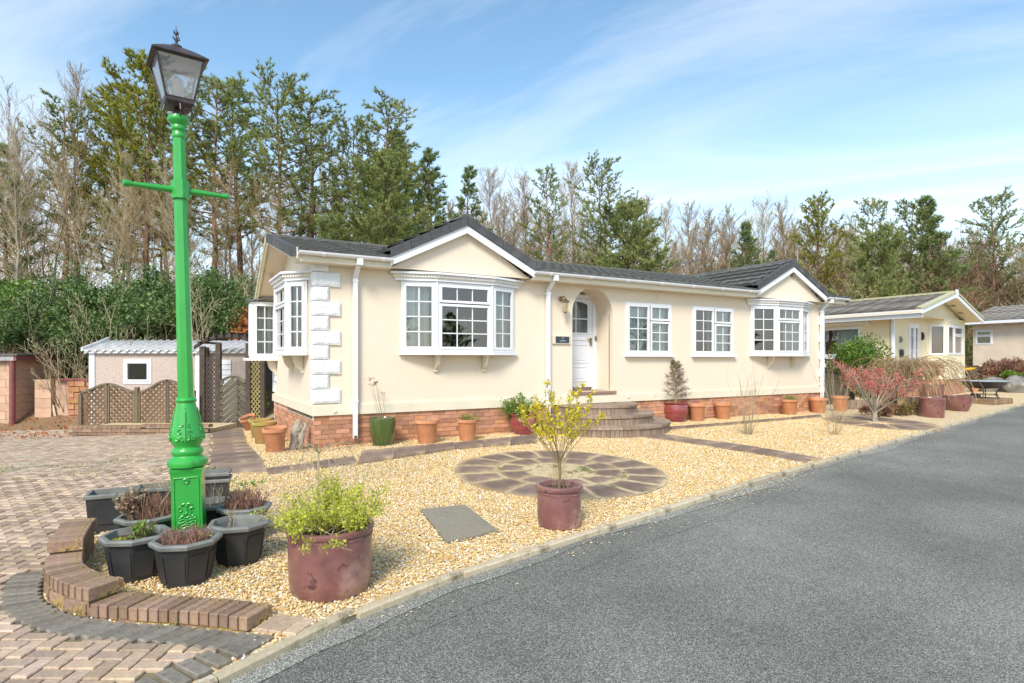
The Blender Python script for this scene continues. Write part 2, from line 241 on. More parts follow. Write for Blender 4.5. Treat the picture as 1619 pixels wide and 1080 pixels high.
# ------------------------------------------------------------------ helpers
def gz(x, y):                       # the height of the ground
    if y < -4: return -.52
    if y < 9: z = -.04*(9-y)
    else: z = -.045*min(y-9, 9)*min(1, max(0, 3-x))
    return z
class MB:
    def __init__(s): s.v = []; s.f = []
    def add(s, vs, fs):
        o = len(s.v); s.v += [tuple(a) for a in vs]; s.f += [tuple(i+o for i in f) for f in fs]
    def quad(s, a, b, c, d): s.add((a, b, c, d), ((0, 1, 2, 3),))
    def ob(s, O, U, Nn, u0, u1, n0, n1, z0, z1):      # box in a frame: origin, along, outward
        P = []
        for z in (z0, z1):
            for (u, n) in ((u0, n0), (u1, n0), (u1, n1), (u0, n1)):
                P.append((O[0]+U[0]*u+Nn[0]*n, O[1]+U[1]*u+Nn[1]*n, z + (O[2] if len(O) > 2 else 0)))
        s.add(P, ((0, 1, 2, 3), (7, 6, 5, 4), (0, 4, 5, 1), (1, 5, 6, 2), (2, 6, 7, 3), (3, 7, 4, 0)))
    def box(s, x0, x1, y0, y1, z0, z1): s.ob((0, 0), (1, 0), (0, 1), x0, x1, y0, y1, z0, z1)
    def tube(s, pts, rad, n=6, cap=True):
        pts = [Vector(p) for p in pts]; k = len(pts); rings = []
        if not isinstance(rad, (list, tuple)): rad = [rad]*k
        up = Vector((0, 0, 1)); V = []
        for i, p in enumerate(pts):
            d = (pts[min(i+1, k-1)]-pts[max(i-1, 0)])
            if d.length < 1e-9: d = Vector((0, 0, 1))
            d.normalize(); a = d.cross(up if abs(d.z) < .95 else Vector((1, 0, 0))); a.normalize(); b = d.cross(a)
            for j in range(n):
                th = 2*PI*j/n; V.append(p+(a*math.cos(th)+b*math.sin(th))*rad[i])
        F = [(i*n+j, i*n+(j+1) % n, (i+1)*n+(j+1) % n, (i+1)*n+j) for i in range(k-1) for j in range(n)]
        if cap: F += [tuple(range(n-1, -1, -1)), tuple((k-1)*n+j for j in range(n))]
        s.add(V, F)
    def lathe(s, prof, n=32, c=(0, 0, 0), rot=0, sq=1):       # prof (r, z); n=4 with rot=PI/4 gives a square
        V = []; k = len(prof)
        for r, z in prof:
            for j in range(n):
                th = 2*PI*j/n+rot; V.append((c[0]+r*math.cos(th), c[1]+r*math.sin(th)*sq, c[2]+z))
        F = [(i*n+j, i*n+(j+1) % n, (i+1)*n+(j+1) % n, (i+1)*n+j) for i in range(k-1) for j in range(n)]
        F += [tuple(range(n-1, -1, -1)), tuple((k-1)*n+j for j in range(n))]
        s.add(V, F)
    def prism(s, poly, ax, a, b):                              # poly of 2D points extruded on axis ax between a and b
        def m(p, t):
            return {'x': (t, p[0], p[1]), 'y': (p[0], t, p[1]), 'z': (p[0], p[1], t)}[ax]
        n = len(poly); s.add([m(p, a) for p in poly]+[m(p, b) for p in poly], [tuple(range(n)), tuple(range(2*n-1, n-1, -1))]+[(i, i+n, (i+1) % n+n, (i+1) % n) for i in range(n)])
    def slab(s, O, U, V, W):                                   # box from corner and three vectors
        O, U, V, W = map(Vector, (O, U, V, W)); P = [O, O+U, O+U+V, O+V]; P += [p+W for p in P]
        s.add(P, ((3, 2, 1, 0), (4, 5, 6, 7), (0, 1, 5, 4), (1, 2, 6, 5), (2, 3, 7, 6), (3, 0, 4, 7)))
    def mesh(s, name, m, smooth=False, shift=(0, 0, 0), fix=True):
        me = bpy.data.meshes.new(name)
        me.from_pydata([(a-shift[0], b-shift[1], c-shift[2]) for a, b, c in s.v], [], s.f)
        me.materials.append(m)
        if getattr(s, 'wear', None):
            at = me.attributes.new('wear', 'FLOAT', 'POINT'); at.data.foreach_set('value', s.wear)
        if fix:
            import bmesh
            bm = bmesh.new(); bm.from_mesh(me); bmesh.ops.recalc_face_normals(bm, faces=bm.faces); bm.to_mesh(me); bm.free()
        if smooth:
            me.polygons.foreach_set('use_smooth', [True]*len(me.polygons))
            if smooth == 'auto': me.set_sharp_from_angle(angle=math.radians(40))
        return me
    def center(s):
        xs = [p[0] for p in s.v]; ys = [p[1] for p in s.v]; zs = [p[2] for p in s.v]
        return ((min(xs)+max(xs))/2, (min(ys)+max(ys))/2, min(zs))
    def build(s, name, m, parent=None, smooth=False, label=None, local=False, recentre=True, fix=True):
        """world coordinates unless local; the origin goes to the middle of the underside"""
        c = s.center() if recentre else (0, 0, 0)
        o = bpy.data.objects.new(name, s.mesh(name, m if not isinstance(m, str) else M[m], smooth, c, fix)); C.objects.link(o)
        p = WP.get(parent.name, (0, 0, 0)) if (parent is not None and not local) else (0, 0, 0)
        o.location = (c[0]-p[0], c[1]-p[1], c[2]-p[2]); WP[o.name] = c if not local else c
        if parent is not None: o.parent = parent
        if label: o['label'] = label
        return o
WP = {}
def tag(o, label=None, cat=None, group=None, kind=None):
    if label: o['label'] = label
    if cat: o['category'] = cat
    if group: o['group'] = group
    if kind: o['kind'] = kind
    return o
def thing(name, label, cat, loc=(0, 0, 0), group=None, rz=0):
    o = bpy.data.objects.new(name, None); C.objects.link(o); o.location = loc; o.rotation_euler = (0, 0, rz); o.empty_display_size = .2
    WP[o.name] = tuple(loc); return tag(o, label, cat, group)
def struct(name, mb, m, parent=None, **k):
    o = mb.build(name, m, parent, **k)
    if parent is None: o['kind'] = 'structure'
    return o
def dup(o, parent=None, loc=None, rz=None, s=None, label=None):
    c = o.copy(); C.objects.link(c)
    if parent is not None: c.parent = parent
    if loc is not None: c.location = loc
    if rz is not None: c.rotation_euler = (0, 0, rz)
    if s is not None: c.scale = s if isinstance(s, (tuple, list)) else (s, s, s)
    if label: c['label'] = label
    for ch in list(o.children): dup(ch, c)
    return c
def inpoly(x, y, P):
    r = False; j = len(P)-1
    for i in range(len(P)):
        if (P[i][1] > y) != (P[j][1] > y) and x < (P[j][0]-P[i][0])*(y-P[i][1])/(P[j][1]-P[i][1])+P[i][0]: r = not r
        j = i
    return r
def interp(pts, x):
    if x <= pts[0][0]: a, b = pts[0], pts[1]
    elif x >= pts[-1][0]: a, b = pts[-2], pts[-1]
    else:
        for a, b in zip(pts, pts[1:]):
            if a[0] <= x <= b[0]: break
    return a[1]+(b[1]-a[1])*(x-a[0])/(b[0]-a[0])
def walk(pts, step, start=.5):       # points and tangents along a polyline at equal steps
    res = []; want = step*start; s0 = 0
    for a, b in zip(pts, pts[1:]):
        L = math.hypot(b[0]-a[0], b[1]-a[1])
        while L > 0 and want <= s0+L:
            t = (want-s0)/L; res.append((a[0]+(b[0]-a[0])*t, a[1]+(b[1]-a[1])*t, (b[0]-a[0])/L, (b[1]-a[1])/L)); want += step
        s0 += L
    return res
def spline(P, n=8):
    P = [Vector(p) for p in P]; Q = [P[0]*2-P[1]]+P+[P[-1]*2-P[-2]]; r = []
    for i in range(1, len(Q)-2):
        for k in range(n):
            t = k/n; a, b, c, d = Q[i-1:i+3]
            r.append(.5*((2*b)+(c-a)*t+(2*a-5*b+4*c-d)*t*t+(3*b-a-3*c+d)*t**3))
    r.append(P[-1]); return r
# ------------------------------------------------------------------ ground, road, kerb, gravel, drive
KERB = [(-9, -1.6), (-2.2, 2.05), (-.5, 3.0), (.181, 3.351), (.733, 3.643), (1.737, 3.989), (3.201, 4.307), (6.438, 4.976), (8.312, 5.326), (11.952, 6.015), (17, 6.93), (23.935, 8.23), (40, 11.2), (70, 17)]
def yk(x): return interp(KERB, x)
mb = MB()                                   # wide ground far beyond everything
g = [-400, -120, -50, -25, -12, 0, 12, 25, 40, 55, 80, 140, 400]
for i in range(len(g)-1):
    for j in range(len(g)-1):
        mb.quad((g[i], g[j], -.62), (g[i+1], g[j], -.62), (g[i+1], g[j+1], -.62), (g[i], g[j+1], -.62))
struct('ground', mb, M['earth'])
def sheet(x0, x1, y0, y1, step, off, keep=lambda x, y: True, h=gz):
    mb = MB(); nx = int(round((x1-x0)/step)); ny = int(round((y1-y0)/step)); idx = {}
    def vi(i, j):
        if (i, j) not in idx:
            x = x0+(x1-x0)*i/nx; y = y0+(y1-y0)*j/ny; idx[i, j] = len(mb.v); mb.v.append((x, y, h(x, y)+off))
        return idx[i, j]
    for i in range(nx):
        for j in range(ny):
            if keep(x0+(x1-x0)*(i+.5)/nx, y0+(y1-y0)*(j+.5)/ny): mb.f.append((vi(i, j), vi(i+1, j), vi(i+1, j+1), vi(i, j+1)))
    return mb
mb = MB(); xs = [-30, -20, -12, -9]+[-8.5+.5*i for i in range(70)]+[28, 32, 36, 40, 50, 60, 70]   # the road, from the kerb line towards the viewer and beyond
for a, b in zip(xs, xs[1:]):
    ys = [0, .06, .15, .3, .45, .6, .8, 1.0]
    for t0, t1 in zip(ys, ys[1:]):
        q = []
        for x, t in ((a, t0), (b, t0), (b, t1), (a, t1)):
            y = (yk(x)+.03)*(1-t)+(-30)*t; q.append((x, y, gz(x, y)-.035))
        mb.quad(*q)
struct('road', mb, M['asphalt'])
# worn strip of older tarmac along the kerb: its own thin sheet
M['worn'] = mat('worn_tarmac', [(.17, .165, .15), (.36, .35, .32)], .95, 70, 6, .006, 70, spots=((.09, .09, .085), 5, .55, .1))
mb = MB(); kx = [x/4 for x in range(-36, 140)]; W1 = Random = random.Random(3)
ed = [.13+.05*math.sin(x*1.3)+.03*math.sin(x*3.1)+W1.uniform(-.02, .02)-min(.12, max(0, (8-x))*0) for x in kx]
for i in range(len(kx)-1):
    a, b = kx[i], kx[i+1]
    mb.quad((a, yk(a)-.02, gz(a, yk(a))-.030), (b, yk(b)-.02, gz(b, yk(b))-.030), (b, yk(b)-.02-ed[i+1], gz(b, yk(b)-ed[i+1])-.031), (a, yk(a)-.02-ed[i], gz(a, yk(a)-ed[i])-.031))
M['worn2'] = asphalt('worn_asphalt', 1.35)
struct('road_edge_strip', mb, M['worn2'])
mb = MB()                                   # the seam between two laid strips of tarmac
for i in range(len(kx)-1):
    a, b = kx[i], kx[i+1]; o1, o2 = .46+.012*math.sin(a*3)+W1.uniform(-.004, .004), .46+.012*math.sin(b*3); w_ = .006+.004*math.sin(a*5)
    mb.quad((a, yk(a)-o1, gz(a, yk(a)-o1)-.0325), (b, yk(b)-o2, gz(b, yk(b)-o2)-.0325), (b, yk(b)-o2-w_, gz(b, yk(b)-o2)-.0325), (a, yk(a)-o1-w_, gz(a, yk(a)-o1)-.0325))
struct('road_seam', mb, M['felt'])

# kerb: pale concrete edging stones, one object each
kt = thing('kerb', 'long low pale concrete kerb between the gravel garden and the tarmac road', 'kerb', (.5, 3.55, gz(.5, 3.55)-.03)); kt['kind'] = 'structure'; del kt['label'], kt['category']
stone = MB(); L = .905
prof = [(-.036, -.12), (.036, -.12), (.036, .010), (.028, .018), (-.022, .018), (-.036, .006)]
stone.prism([(p[0], p[1]) for p in prof], 'x', -L/2, L/2); kme = stone.mesh('kerb_stone', M['kerb'])
for (x, y, tx, ty) in walk([(p[0], p[1]) for p in KERB[1:-1]], .915):
    if x > 30: break
    o = bpy.data.objects.new('kerb_stone', kme); C.objects.link(o); o.parent = kt
    o.location = (x-WP[kt.name][0], y-WP[kt.name][1], gz(x, y)+R.uniform(-.004, .004)-WP[kt.name][2]); o.rotation_euler = (0, -math.atan2(gz(x+tx, y+ty)-gz(x, y), 1), math.atan2(ty, tx)+R.uniform(-.006, .006))

# regions
WALL = [(p.x, p.y) for p in spline([(-0.699, 5.816), (-0.726, 5.475), (-0.725, 5.13), (-0.685, 4.874), (-0.562, 4.618), (-0.397, 4.407), (-0.212, 4.26), (0.045, 4.078), (0.246, 3.918), (0.406, 3.78)], 10)]
WL = sum(math.hypot(b[0]-a[0], b[1]-a[1]) for a, b in zip(WALL, WALL[1:]))
def arcat(p):
    s = 0; best = (9, 0)
    for a, b in zip(WALL, WALL[1:]): best = min(best, (math.hypot(a[0]-p[0], a[1]-p[1]), s)); s += math.hypot(b[0]-a[0], b[1]-a[1])
    return best[1]
SA, SB = arcat((-0.74, 5.239)), arcat((-0.378, 4.377))
# sharp turn at the left end of the wall is kept by the spline
GARDL = [WALL[0], (-.2, 7.2), (.25, 7.9), (.45, 8.3), (.62, 11), (.95, 16.5)]      # left edge of the gravel beyond the wall
DRIVE = [(-14, -6.0), (-9, -1.55), (-2.2, 2.10), (.20, 3.40), (.43, 3.80)]+WALL[::-1]+GARDL[1:]+[(.95, 17.2), (-.9, 18.5), (-3.5, 19.2), (-14, 19.2)]
def ingravel(x, y):
    if y < yk(x)+.03: return False
    if x > 2.05 and x < 15.3 and 9.8 < y < 13.7: return False
    return not inpoly(x, y, DRIVE)
GS = sheet(-1.0, 34, 2.8, 20, .1, .0, lambda x, y: y > yk(x)-.15 and not inpoly(x, y, DRIVE))
GS.v = [(v[0], max(v[1], yk(v[0])), v[2]) for v in GS.v]
struct('gravel_bed', GS, M['gravelbase'])
# loose stones of the gravel, scattered by geometry nodes on the bed
near = MB()
def cellok(x, y): return ingravel(x, y) and ingravel(x-.05, y) and ingravel(x+.05, y) and ingravel(x, y-.06) and x*.503+y*.864 < 15
for i in range(220):
    for j in range(165):
        x = -1+i*.1; y = 3.2+j*.1
        if x > 14 or y > 15.5: continue
        if cellok(x+.05, y+.05): near.quad((x, y, gz(x, y)), (x+.1, y, gz(x+.1, y)), (x+.1, y+.1, gz(x+.1, y+.1)), (x, y+.1, gz(x, y+.1)))
go = near.build('gravel', M['pebblestone'], fix=False); go['kind'] = 'stuff'; tag(go, 'loose golden and cream gravel stones covering the garden bed', 'gravel')
ng = bpy.data.node_groups.new('scatter_gravel', 'GeometryNodeTree'); ng.interface.new_socket('Geometry', in_out='INPUT', socket_type='NodeSocketGeometry'); ng.interface.new_socket('Geometry', in_out='OUTPUT', socket_type='NodeSocketGeometry')
gi = ng.nodes.new('NodeGroupInput'); gout = ng.nodes.new('NodeGroupOutput'); dp = ng.nodes.new('GeometryNodeDistributePointsOnFaces'); dp.inputs['Density'].default_value = 3300
ico = ng.nodes.new('GeometryNodeMeshIcoSphere'); ico.inputs['Radius'].default_value = .0085; ico.inputs['Subdivisions'].default_value = 1
smt = ng.nodes.new('GeometryNodeSetMaterial'); smt.inputs['Material'].default_value = M['pebblestone']
iop = ng.nodes.new('GeometryNodeInstanceOnPoints')
rs = ng.nodes.new('FunctionNodeRandomValue'); rs.data_type = 'FLOAT_VECTOR'; rs.inputs[0].default_value = (.55, .55, .35); rs.inputs[1].default_value = (1.55, 1.3, .9)
rr = ng.nodes.new('FunctionNodeRandomValue'); rr.data_type = 'FLOAT_VECTOR'; rr.inputs[0].default_value = (-.6, -.6, 0); rr.inputs[1].default_value = (.6, .6, 6.28); rr.inputs['Seed'].default_value = 5
ro = ng.nodes.new('FunctionNodeRandomValue'); ro.data_type = 'FLOAT_VECTOR'; ro.inputs[0].default_value = (0, 0, 0); ro.inputs[1].default_value = (0, 0, .014); ro.inputs['Seed'].default_value = 9
spn = ng.nodes.new('GeometryNodeSetPosition')
lk = ng.links.new
lk(gi.outputs[0], dp.inputs['Mesh']); lk(dp.outputs['Points'], spn.inputs['Geometry']); lk(ro.outputs[0], spn.inputs['Offset']); lk(spn.outputs[0], iop.inputs['Points'])
lk(ico.outputs['Mesh'], smt.inputs[0]); lk(smt.outputs[0], iop.inputs['Instance']); lk(rs.outputs[0], iop.inputs['Scale']); lk(rr.outputs[0], iop.inputs['Rotation']); lk(iop.outputs[0], gout.inputs[0])
md = go.modifiers.new('scatter', 'NODES'); md.node_group = ng
# a few stones kicked out on to the tarmac
mb = MB(); rg = random.Random(11)
def pebble_at(mb, x, y, z, r, rg):
    a = rg.uniform(0, 6.28); q = [(r*rg.uniform(.8, 1.3)*math.cos(a+k*PI/3), r*rg.uniform(.6, 1)*math.sin(a+k*PI/3)) for k in range(6)]
    mb.add([(x+p[0], y+p[1], z+.25*r) for p in q]+[(x, y, z+r*.8), (x, y, z)], [(k, (k+1) % 6, 6) for k in range(6)]+[((k+1) % 6, k, 7) for k in range(6)])
for _ in range(420):
    x = rg.choice([rg.uniform(2.4, 8.5), rg.uniform(5.4, 7.5), rg.uniform(.8, 15)]); dd = abs(rg.gauss(0, .14))+.06; y = yk(x)-dd
    pebble_at(mb, x, y, gz(x, y)-.032, rg.uniform(.006, .012), rg)
tag(mb.build('spilled_gravel', M['gravelbase'], fix=False), 'stray gravel stones spilled on the tarmac along the kerb', 'gravel', kind='stuff')

# drive: base sheet, herringbone pavers
dt = sheet(-14, 1.2, -6, 19.2, .1, -.004, lambda x, y: inpoly(x, y, DRIVE) or inpoly(x-.09, y, DRIVE))
drive = struct('driveway', dt, M['paverjoint'])
CS, SN = math.cos(-math.radians(30.2)), math.sin(-math.radians(30.2))
def offs(P, d):
    r = []
    for i, p in enumerate(P):
        a, b = P[max(0, i-1)], P[min(len(P)-1, i+1)]; L = math.hypot(b[0]-a[0], b[1]-a[1]) or 1; r.append((p[0]+(b[1]-a[1])/L*d, p[1]-(b[0]-a[0])/L*d))
    return r
BORD = offs(WALL, .235)
BORD = BORD[12:]; BORD.append((BORD[-1][0]+.16, BORD[-1][1]-.11)); EXC = offs(WALL, .185)[13:]
BP = EXC+[(.62, 3.75)]+WALL[::-1]
def near_kerb(x, y): return y < yk(x)+.29
bricks = []
for i in range(-185, 60):
    for j in range(-120, 240):
        c = (i-j) % 4
        if c == 0: u0, u1, w0, w1 = i*.09, i*.09+.18, j*.09, j*.09+.09
        elif c == 3: u0, u1, w0, w1 = i*.09, i*.09+.09, j*.09, j*.09+.18
        else: continue
        u, w = (u0+u1)/2, (w0+w1)/2; x, y = u*CS-w*SN, u*SN+w*CS
        dist = x*.503+y*.864; lat = x*.864-y*.503
        if dist < 1.9 or dist > 17 or lat < -dist*.95-.3: continue
        if not inpoly(x, y, DRIVE) or inpoly(x, y, BP) or near_kerb(x, y): continue
        if x > .33 and y < 4: continue
        bricks.append((dist if lat > -dist*.87 else dist+30, x, y, c, u1-u0, w1-w0))
bricks.sort()
def brickverts(lx, ly, h, ch=.006, g=.0035):
    a, b = lx/2-g, ly/2-g; V = []
    for z, k in ((0, 0), (h-ch, 0), (h, ch)):
        V += [(-a+k, -b+k, z), (a-k, -b+k, z), (a-k, b-k, z), (-a+k, b-k, z)]
    F = [(8, 9, 10, 11)]
    for q in (0, 4):
        F += [(q+i, q+(i+1) % 4, q+4+(i+1) % 4, q+4+i) for i in range(4)]
    return V, F
def brickmesh(name, lx, ly, h, m, ch=.006, g=.0035):
    b = MB(); V, F = brickverts(lx, ly, h, ch, g); b.add(V, F); return b.mesh(name, m)
bm1 = brickmesh('brick', .18, .09, .03, M['paver']); rb = random.Random(5)
def place_piece(name, me, parent, x, y, z, rz, tilt=0, rx=0):
    o = bpy.data.objects.new(name, me); C.objects.link(o); o.parent = parent; p = WP[parent.name]
    o.location = (x-p[0], y-p[1], z-p[2]); o.rotation_euler = (rx, tilt, rz); return o
for (d_, x, y, c, lu, lw) in bricks[:300]:
    place_piece('brick', bm1, drive, x, y, gz(x, y)-.018+rb.uniform(-.002, .0025), -math.radians(30.2)+(0 if c == 0 else PI/2)+rb.uniform(-.01, .01), rb.uniform(-.012, .012), rb.uniform(-.01, .01)-.0)
far = MB()
for (d_, x, y, c, lu, lw) in bricks[300:]:
    V, F = brickverts(lu, lw, .03, .006, .004); zo = gz(x, y)-.018+rb.uniform(-.002, .0025)
    far.add([(x+p[0]*CS-p[1]*SN, y+p[0]*SN+p[1]*CS, zo+p[2]) for p in V], F)
o = far.build('brick_field', M['paver'], drive, fix=False); o['kind'] = 'stuff'
print('drive bricks', len(bricks))
# charcoal border bricks round the wall, and a row along the kerb
gme = brickmesh('border_brick', .215, .086, .03, M['greypaver'])
bt = thing('border_paving', None, None, (-.8, 4.6, gz(-.8, 4.6))); bt['kind'] = 'structure'
mid = [((a[0]+b[0])/2-.02, (a[1]+b[1])/2-.02) for a, b in zip(BORD, WALL)]
mid = BORD
for (x, y, tx, ty) in walk(mid, .086):
    nx, ny = -ty, tx                    # towards the wall
    x, y = x+nx*.118, y+ny*.118
    place_piece('border_brick', gme, bt, x, y, gz(x, y)-.011+rb.uniform(-.002, .002), math.atan2(ny, nx)-.35)
kl = [(p[0], p[1]) for p in ((-2.6, 1.84), (-.5, 3.0), (.181, 3.351), (.40, 3.47))]
for (x, y, tx, ty) in walk(kl, .108):
    nx, ny = -ty, tx; x, y = x+nx*.165, y+ny*.165
    place_piece('border_brick', gme, bt, x, y, gz(x, y)-.010+rb.uniform(-.002, .003), math.atan2(ny, nx)+rb.uniform(-.03, .03))
pme = brickmesh('paving_brick', .215, .10, .03, M['paver'])
for k in range(3):
    x, y = .50+k*.068, 3.83-k*.062
    place_piece('paving_brick', pme, bt, x+.05, y, gz(x, y)-.008, math.radians(45)+rb.uniform(-.03, .03))

# retaining wall of edging bricks round the gravel corner
wt = thing('brick_edging_wall', 'low curved wall of mossy brown edging bricks around the lamp post corner', 'garden wall', (-.6, 4.7, gz(-.6, 4.7)))
ed1 = MB(); V, F = brickverts(.215, .064, .078, .006, .002); ed1.add(V, F); edge_me = ed1.mesh('edging_brick', M['edgebrick'])
ed2 = MB(); V, F = brickverts(.21, .10, .078, .004, .002); ed2.add(V, F); str_me = ed2.mesh('edging_brick', M['edgebrick'])
tot = sum(math.hypot(b[0]-a[0], b[1]-a[1]) for a, b in zip(WALL, WALL[1:])); s_ = 0
WS = walk(WALL, .065)
for (x, y, tx, ty) in WS:
    nx, ny = -ty, tx; cx_, cy_ = x+nx*.108, y+ny*.108; s_ += .065
    # heights: high at the far left, two courses round the bend, one course along the front
    if s_ < SA: lv = 2
    elif s_ < SB: lv = 1
    else: lv = 0
    z = gz(cx_, cy_)-.002
    place_piece('edging_brick', edge_me, wt, cx_, cy_, z+lv*.085+rb.uniform(-.004, .004)+.015, math.atan2(ny, nx)+rb.uniform(-.02, .02)-.12)
for lvl, s0, s1 in ((0, 0, SB), (1, 0, SA)):
    s_ = 0
    for (x, y, tx, ty) in walk(WALL, .213, .3+.5*lvl):
        s_ += .213
        if s_-.1 < s0 or s_-.1 > s1: continue
        nx, ny = -ty, tx; cx_, cy_ = x+nx*.055, y+ny*.055
        place_piece('edging_brick', str_me, wt, cx_, cy_, gz(cx_, cy_)+lvl*.083+.0, math.atan2(ty, tx))
# mortar core so that no daylight shows between courses
mb = MB()
inn = [(a[0]+.0, a[1]) for a in WALL]
for (a, b) in zip(WS, WS[1:]):
    pass
core = MB(); s_ = 0
for (x, y, tx, ty), (x2, y2, tx2, ty2) in zip(WS, WS[1:]):
    s_ += .065; h = .085*(2 if s_ < SA-.03 else 1 if s_ < SB-.05 else 0)+.06
    a = (x-ty*.012, y+tx*.012); b = (x2-ty2*.012, y2+tx2*.012); c = (x2-ty2*.20, y2+tx2*.20); d = (x-ty*.20, y+tx*.20); z0 = gz(*a)-.05; z1 = gz(*a)+h
    core.add([(p[0], p[1], z0) for p in (a, b, c, d)]+[(p[0], p[1], z1) for p in (a, b, c, d)], [(4, 5, 6, 7), (0, 1, 5, 4), (1, 2, 6, 5), (2, 3, 7, 6), (3, 0, 4, 7)])
core.build('mortar_core', M['mortar'] if False else M['edgebrick'], wt)

# ------------------------------------------------------------------ stone circle, paths, manhole
def wedge(c, r0, r1, a0, a1, h, n=7, g=.014, nr=5):
    mb = MB(); V = []; W_ = []; F = []
    def P(i, j, z):
        v = j/nr; r = r0+(r1-r0)*v; e = g/max(r, .05); a = (a0+e)+(a1-a0-2*e)*i/n; d = min(i/n, 1-i/n, v, 1-v)
        V.append((c[0]+r*math.cos(a), c[1]+r*math.sin(a), gz(c[0], c[1]+r*math.sin(a))+z-.03-(.005 if d == 0 else 0))); W_.append(1.0 if d == 0 else .55 if d < .2 else .12 if d < .35 else 0)
    for j in range(nr+1):
        for i in range(n+1): P(i, j, h)
    for j in range(nr):
        for i in range(n): a = j*(n+1)+i; F.append((a, a+1, a+n+2, a+n+1))
    rim = [i for i in range(n+1)]+[j*(n+1)+n for j in range(1, nr+1)]+[nr*(n+1)+i for i in range(n-1, -1, -1)]+[j*(n+1) for j in range(nr-1, 0, -1)]
    b0 = len(V)
    for q in rim: V.append((V[q][0], V[q][1], V[q][2]-h)); W_.append(1.0)
    m_ = len(rim)
    for k in range(m_): F.append((rim[k], b0+k, b0+(k+1) % m_, rim[(k+1) % m_]))
    mb.add(V, F); mb.wear = W_; return mb
CC = (4.52, 6.50); RO = 1.40
ct = thing('stone_circle', 'round patio feature of brown sandstone wedges with moss in the middle', 'paving circle', (CC[0], CC[1], gz(*CC)))
M['sand'] = mat('sandy_joint', [(.44, .33, .18), (.60, .48, .28)], 1, 14, 6, .006, 60, spots=((.14, .15, .04), 4, .54, .1))
mb = MB(); n = 48; V = [(CC[0]+1.40*math.cos(2*PI*k/n), CC[1]+1.40*math.sin(2*PI*k/n), gz(CC[0], CC[1]+1.40*math.sin(2*PI*k/n))+.019) for k in range(n)]; mb.add(V, [tuple(range(n))]); mb.build('sand_bed', M['sand'], ct, fix=False)
for k in range(16):
    a = k*2*PI/16+.1; wedge(CC, .84, RO, a, a+2*PI/16, .055+rb.uniform(-.004, .004)).build('stone', M['slab'], ct, fix=False)
for k in range(10):
    a = k*2*PI/10+.25; wedge(CC, .47, .825, a, a+2*PI/10, .055+rb.uniform(-.004, .004)).build('stone', M['slab'], ct, fix=False)
for k in range(6):
    a = k*2*PI/6+.4; wedge(CC, .03, .44, a, a+2*PI/6, .045+rb.uniform(-.004, .004)).build('stone', M['slabpale'], ct)
def slabpoly(pts, h, g=0, nn=6):
    mb = MB(); n = len(pts); cxx = sum(p[0] for p in pts)/n; cyy = sum(p[1] for p in pts)/n
    q = [(p[0]+(cxx-p[0])*g, p[1]+(cyy-p[1])*g) for p in pts]; V = []; W_ = []; F = []
    for j in range(nn+1):
        for i in range(nn+1):
            u, v = i/nn, j/nn; x = (q[0][0]*(1-u)+q[1][0]*u)*(1-v)+(q[3][0]*(1-u)+q[2][0]*u)*v; y = (q[0][1]*(1-u)+q[1][1]*u)*(1-v)+(q[3][1]*(1-u)+q[2][1]*u)*v; d = min(u, 1-u, v, 1-v)
            V.append((x, y, gz(x, y)+h-(.006 if d == 0 else 0))); W_.append(.7 if d == 0 else .2 if d < .2 else 0)
    for j in range(nn):
        for i in range(nn): a = j*(nn+1)+i; F.append((a, a+1, a+nn+2, a+nn+1))
    rim = [i for i in range(nn+1)]+[j*(nn+1)+nn for j in range(1, nn+1)]+[nn*(nn+1)+i for i in range(nn-1, -1, -1)]+[j*(nn+1) for j in range(nn-1, 0, -1)]; b0 = len(V)
    for k in rim: V.append((V[k][0], V[k][1], V[k][2]-h-.04)); W_.append(.6)
    m_ = len(rim)
    for k in range(m_): F.append((rim[k], b0+k, b0+(k+1) % m_, rim[(k+1) % m_]))
    mb.add(V, F); mb.wear = W_; return mb
def strip_path(t, A, B, n, h=.035, m='slab', name='stone'):
    for i in range(n):
        f = lambda P, t_: (interp([(k/(len(P)-1), p[0]) for k, p in enumerate(P)], t_), interp([(k/(len(P)-1), p[1]) for k, p in enumerate(P)], t_))
        a, b = i/n, (i+1)/n; slabpoly([f(A, a), f(A, b), f(B, b), f(B, a)], h+rb.uniform(-.005, .006), .015).build(name, M[m], t)
p1 = thing('side_path', None, None, (.8, 8, gz(.8, 8))); p1['kind'] = 'structure'
strip_path(p1, [(0.445, 8.22), (0.703, 11.871), (1.038, 18.033)], [(1.104, 8.024), (1.257, 11.802), (1.735, 17.304)], 12, .03, 'slab')
p2 = thing('front_path', None, None, (4, 8.6, gz(4, 8.6))); p2['kind'] = 'structure'
strip_path(p2, [(1.085, 7.881), (2.247, 8.032)], [(1.099, 8.266), (2.351, 8.6)], 4, .02)
strip_path(p2, [(2.237, 7.993), (3.891, 8.443), (5.362, 8.4)], [(2.529, 8.833), (4.098, 8.892), (5.791, 9.071)], 6, .05)
strip_path(p2, [(8.529, 8.616), (11.043, 8.616), (13.774, 8.647)], [(8.774, 8.916), (11.348, 8.854), (14.064, 8.912)], 9, .03)
p3 = thing('stepping_path', None, None, (8, 7.5, gz(8, 7.5))); p3['kind'] = 'structure'
strip_path(p3, [(7.468, 8.18), (7.801, 7.395), (7.959, 6.6), (8.09, 6.159), (8.151, 5.401)], [(7.924, 8.452), (8.403, 7.269), (8.498, 6.822), (8.597, 6.338), (8.728, 5.49)], 6, .03)
mh = thing('manhole_cover', 'square grey concrete manhole cover flush in the gravel beside the stone circle', 'manhole cover', (2.15, 4.75, gz(2.15, 4.75)))
slabpoly([(2.215, 5.642), (2.684, 5.587), (2.589, 4.692), (2.059, 4.646)], .028, 0).build('cover_plate', M['manhole'], mh)
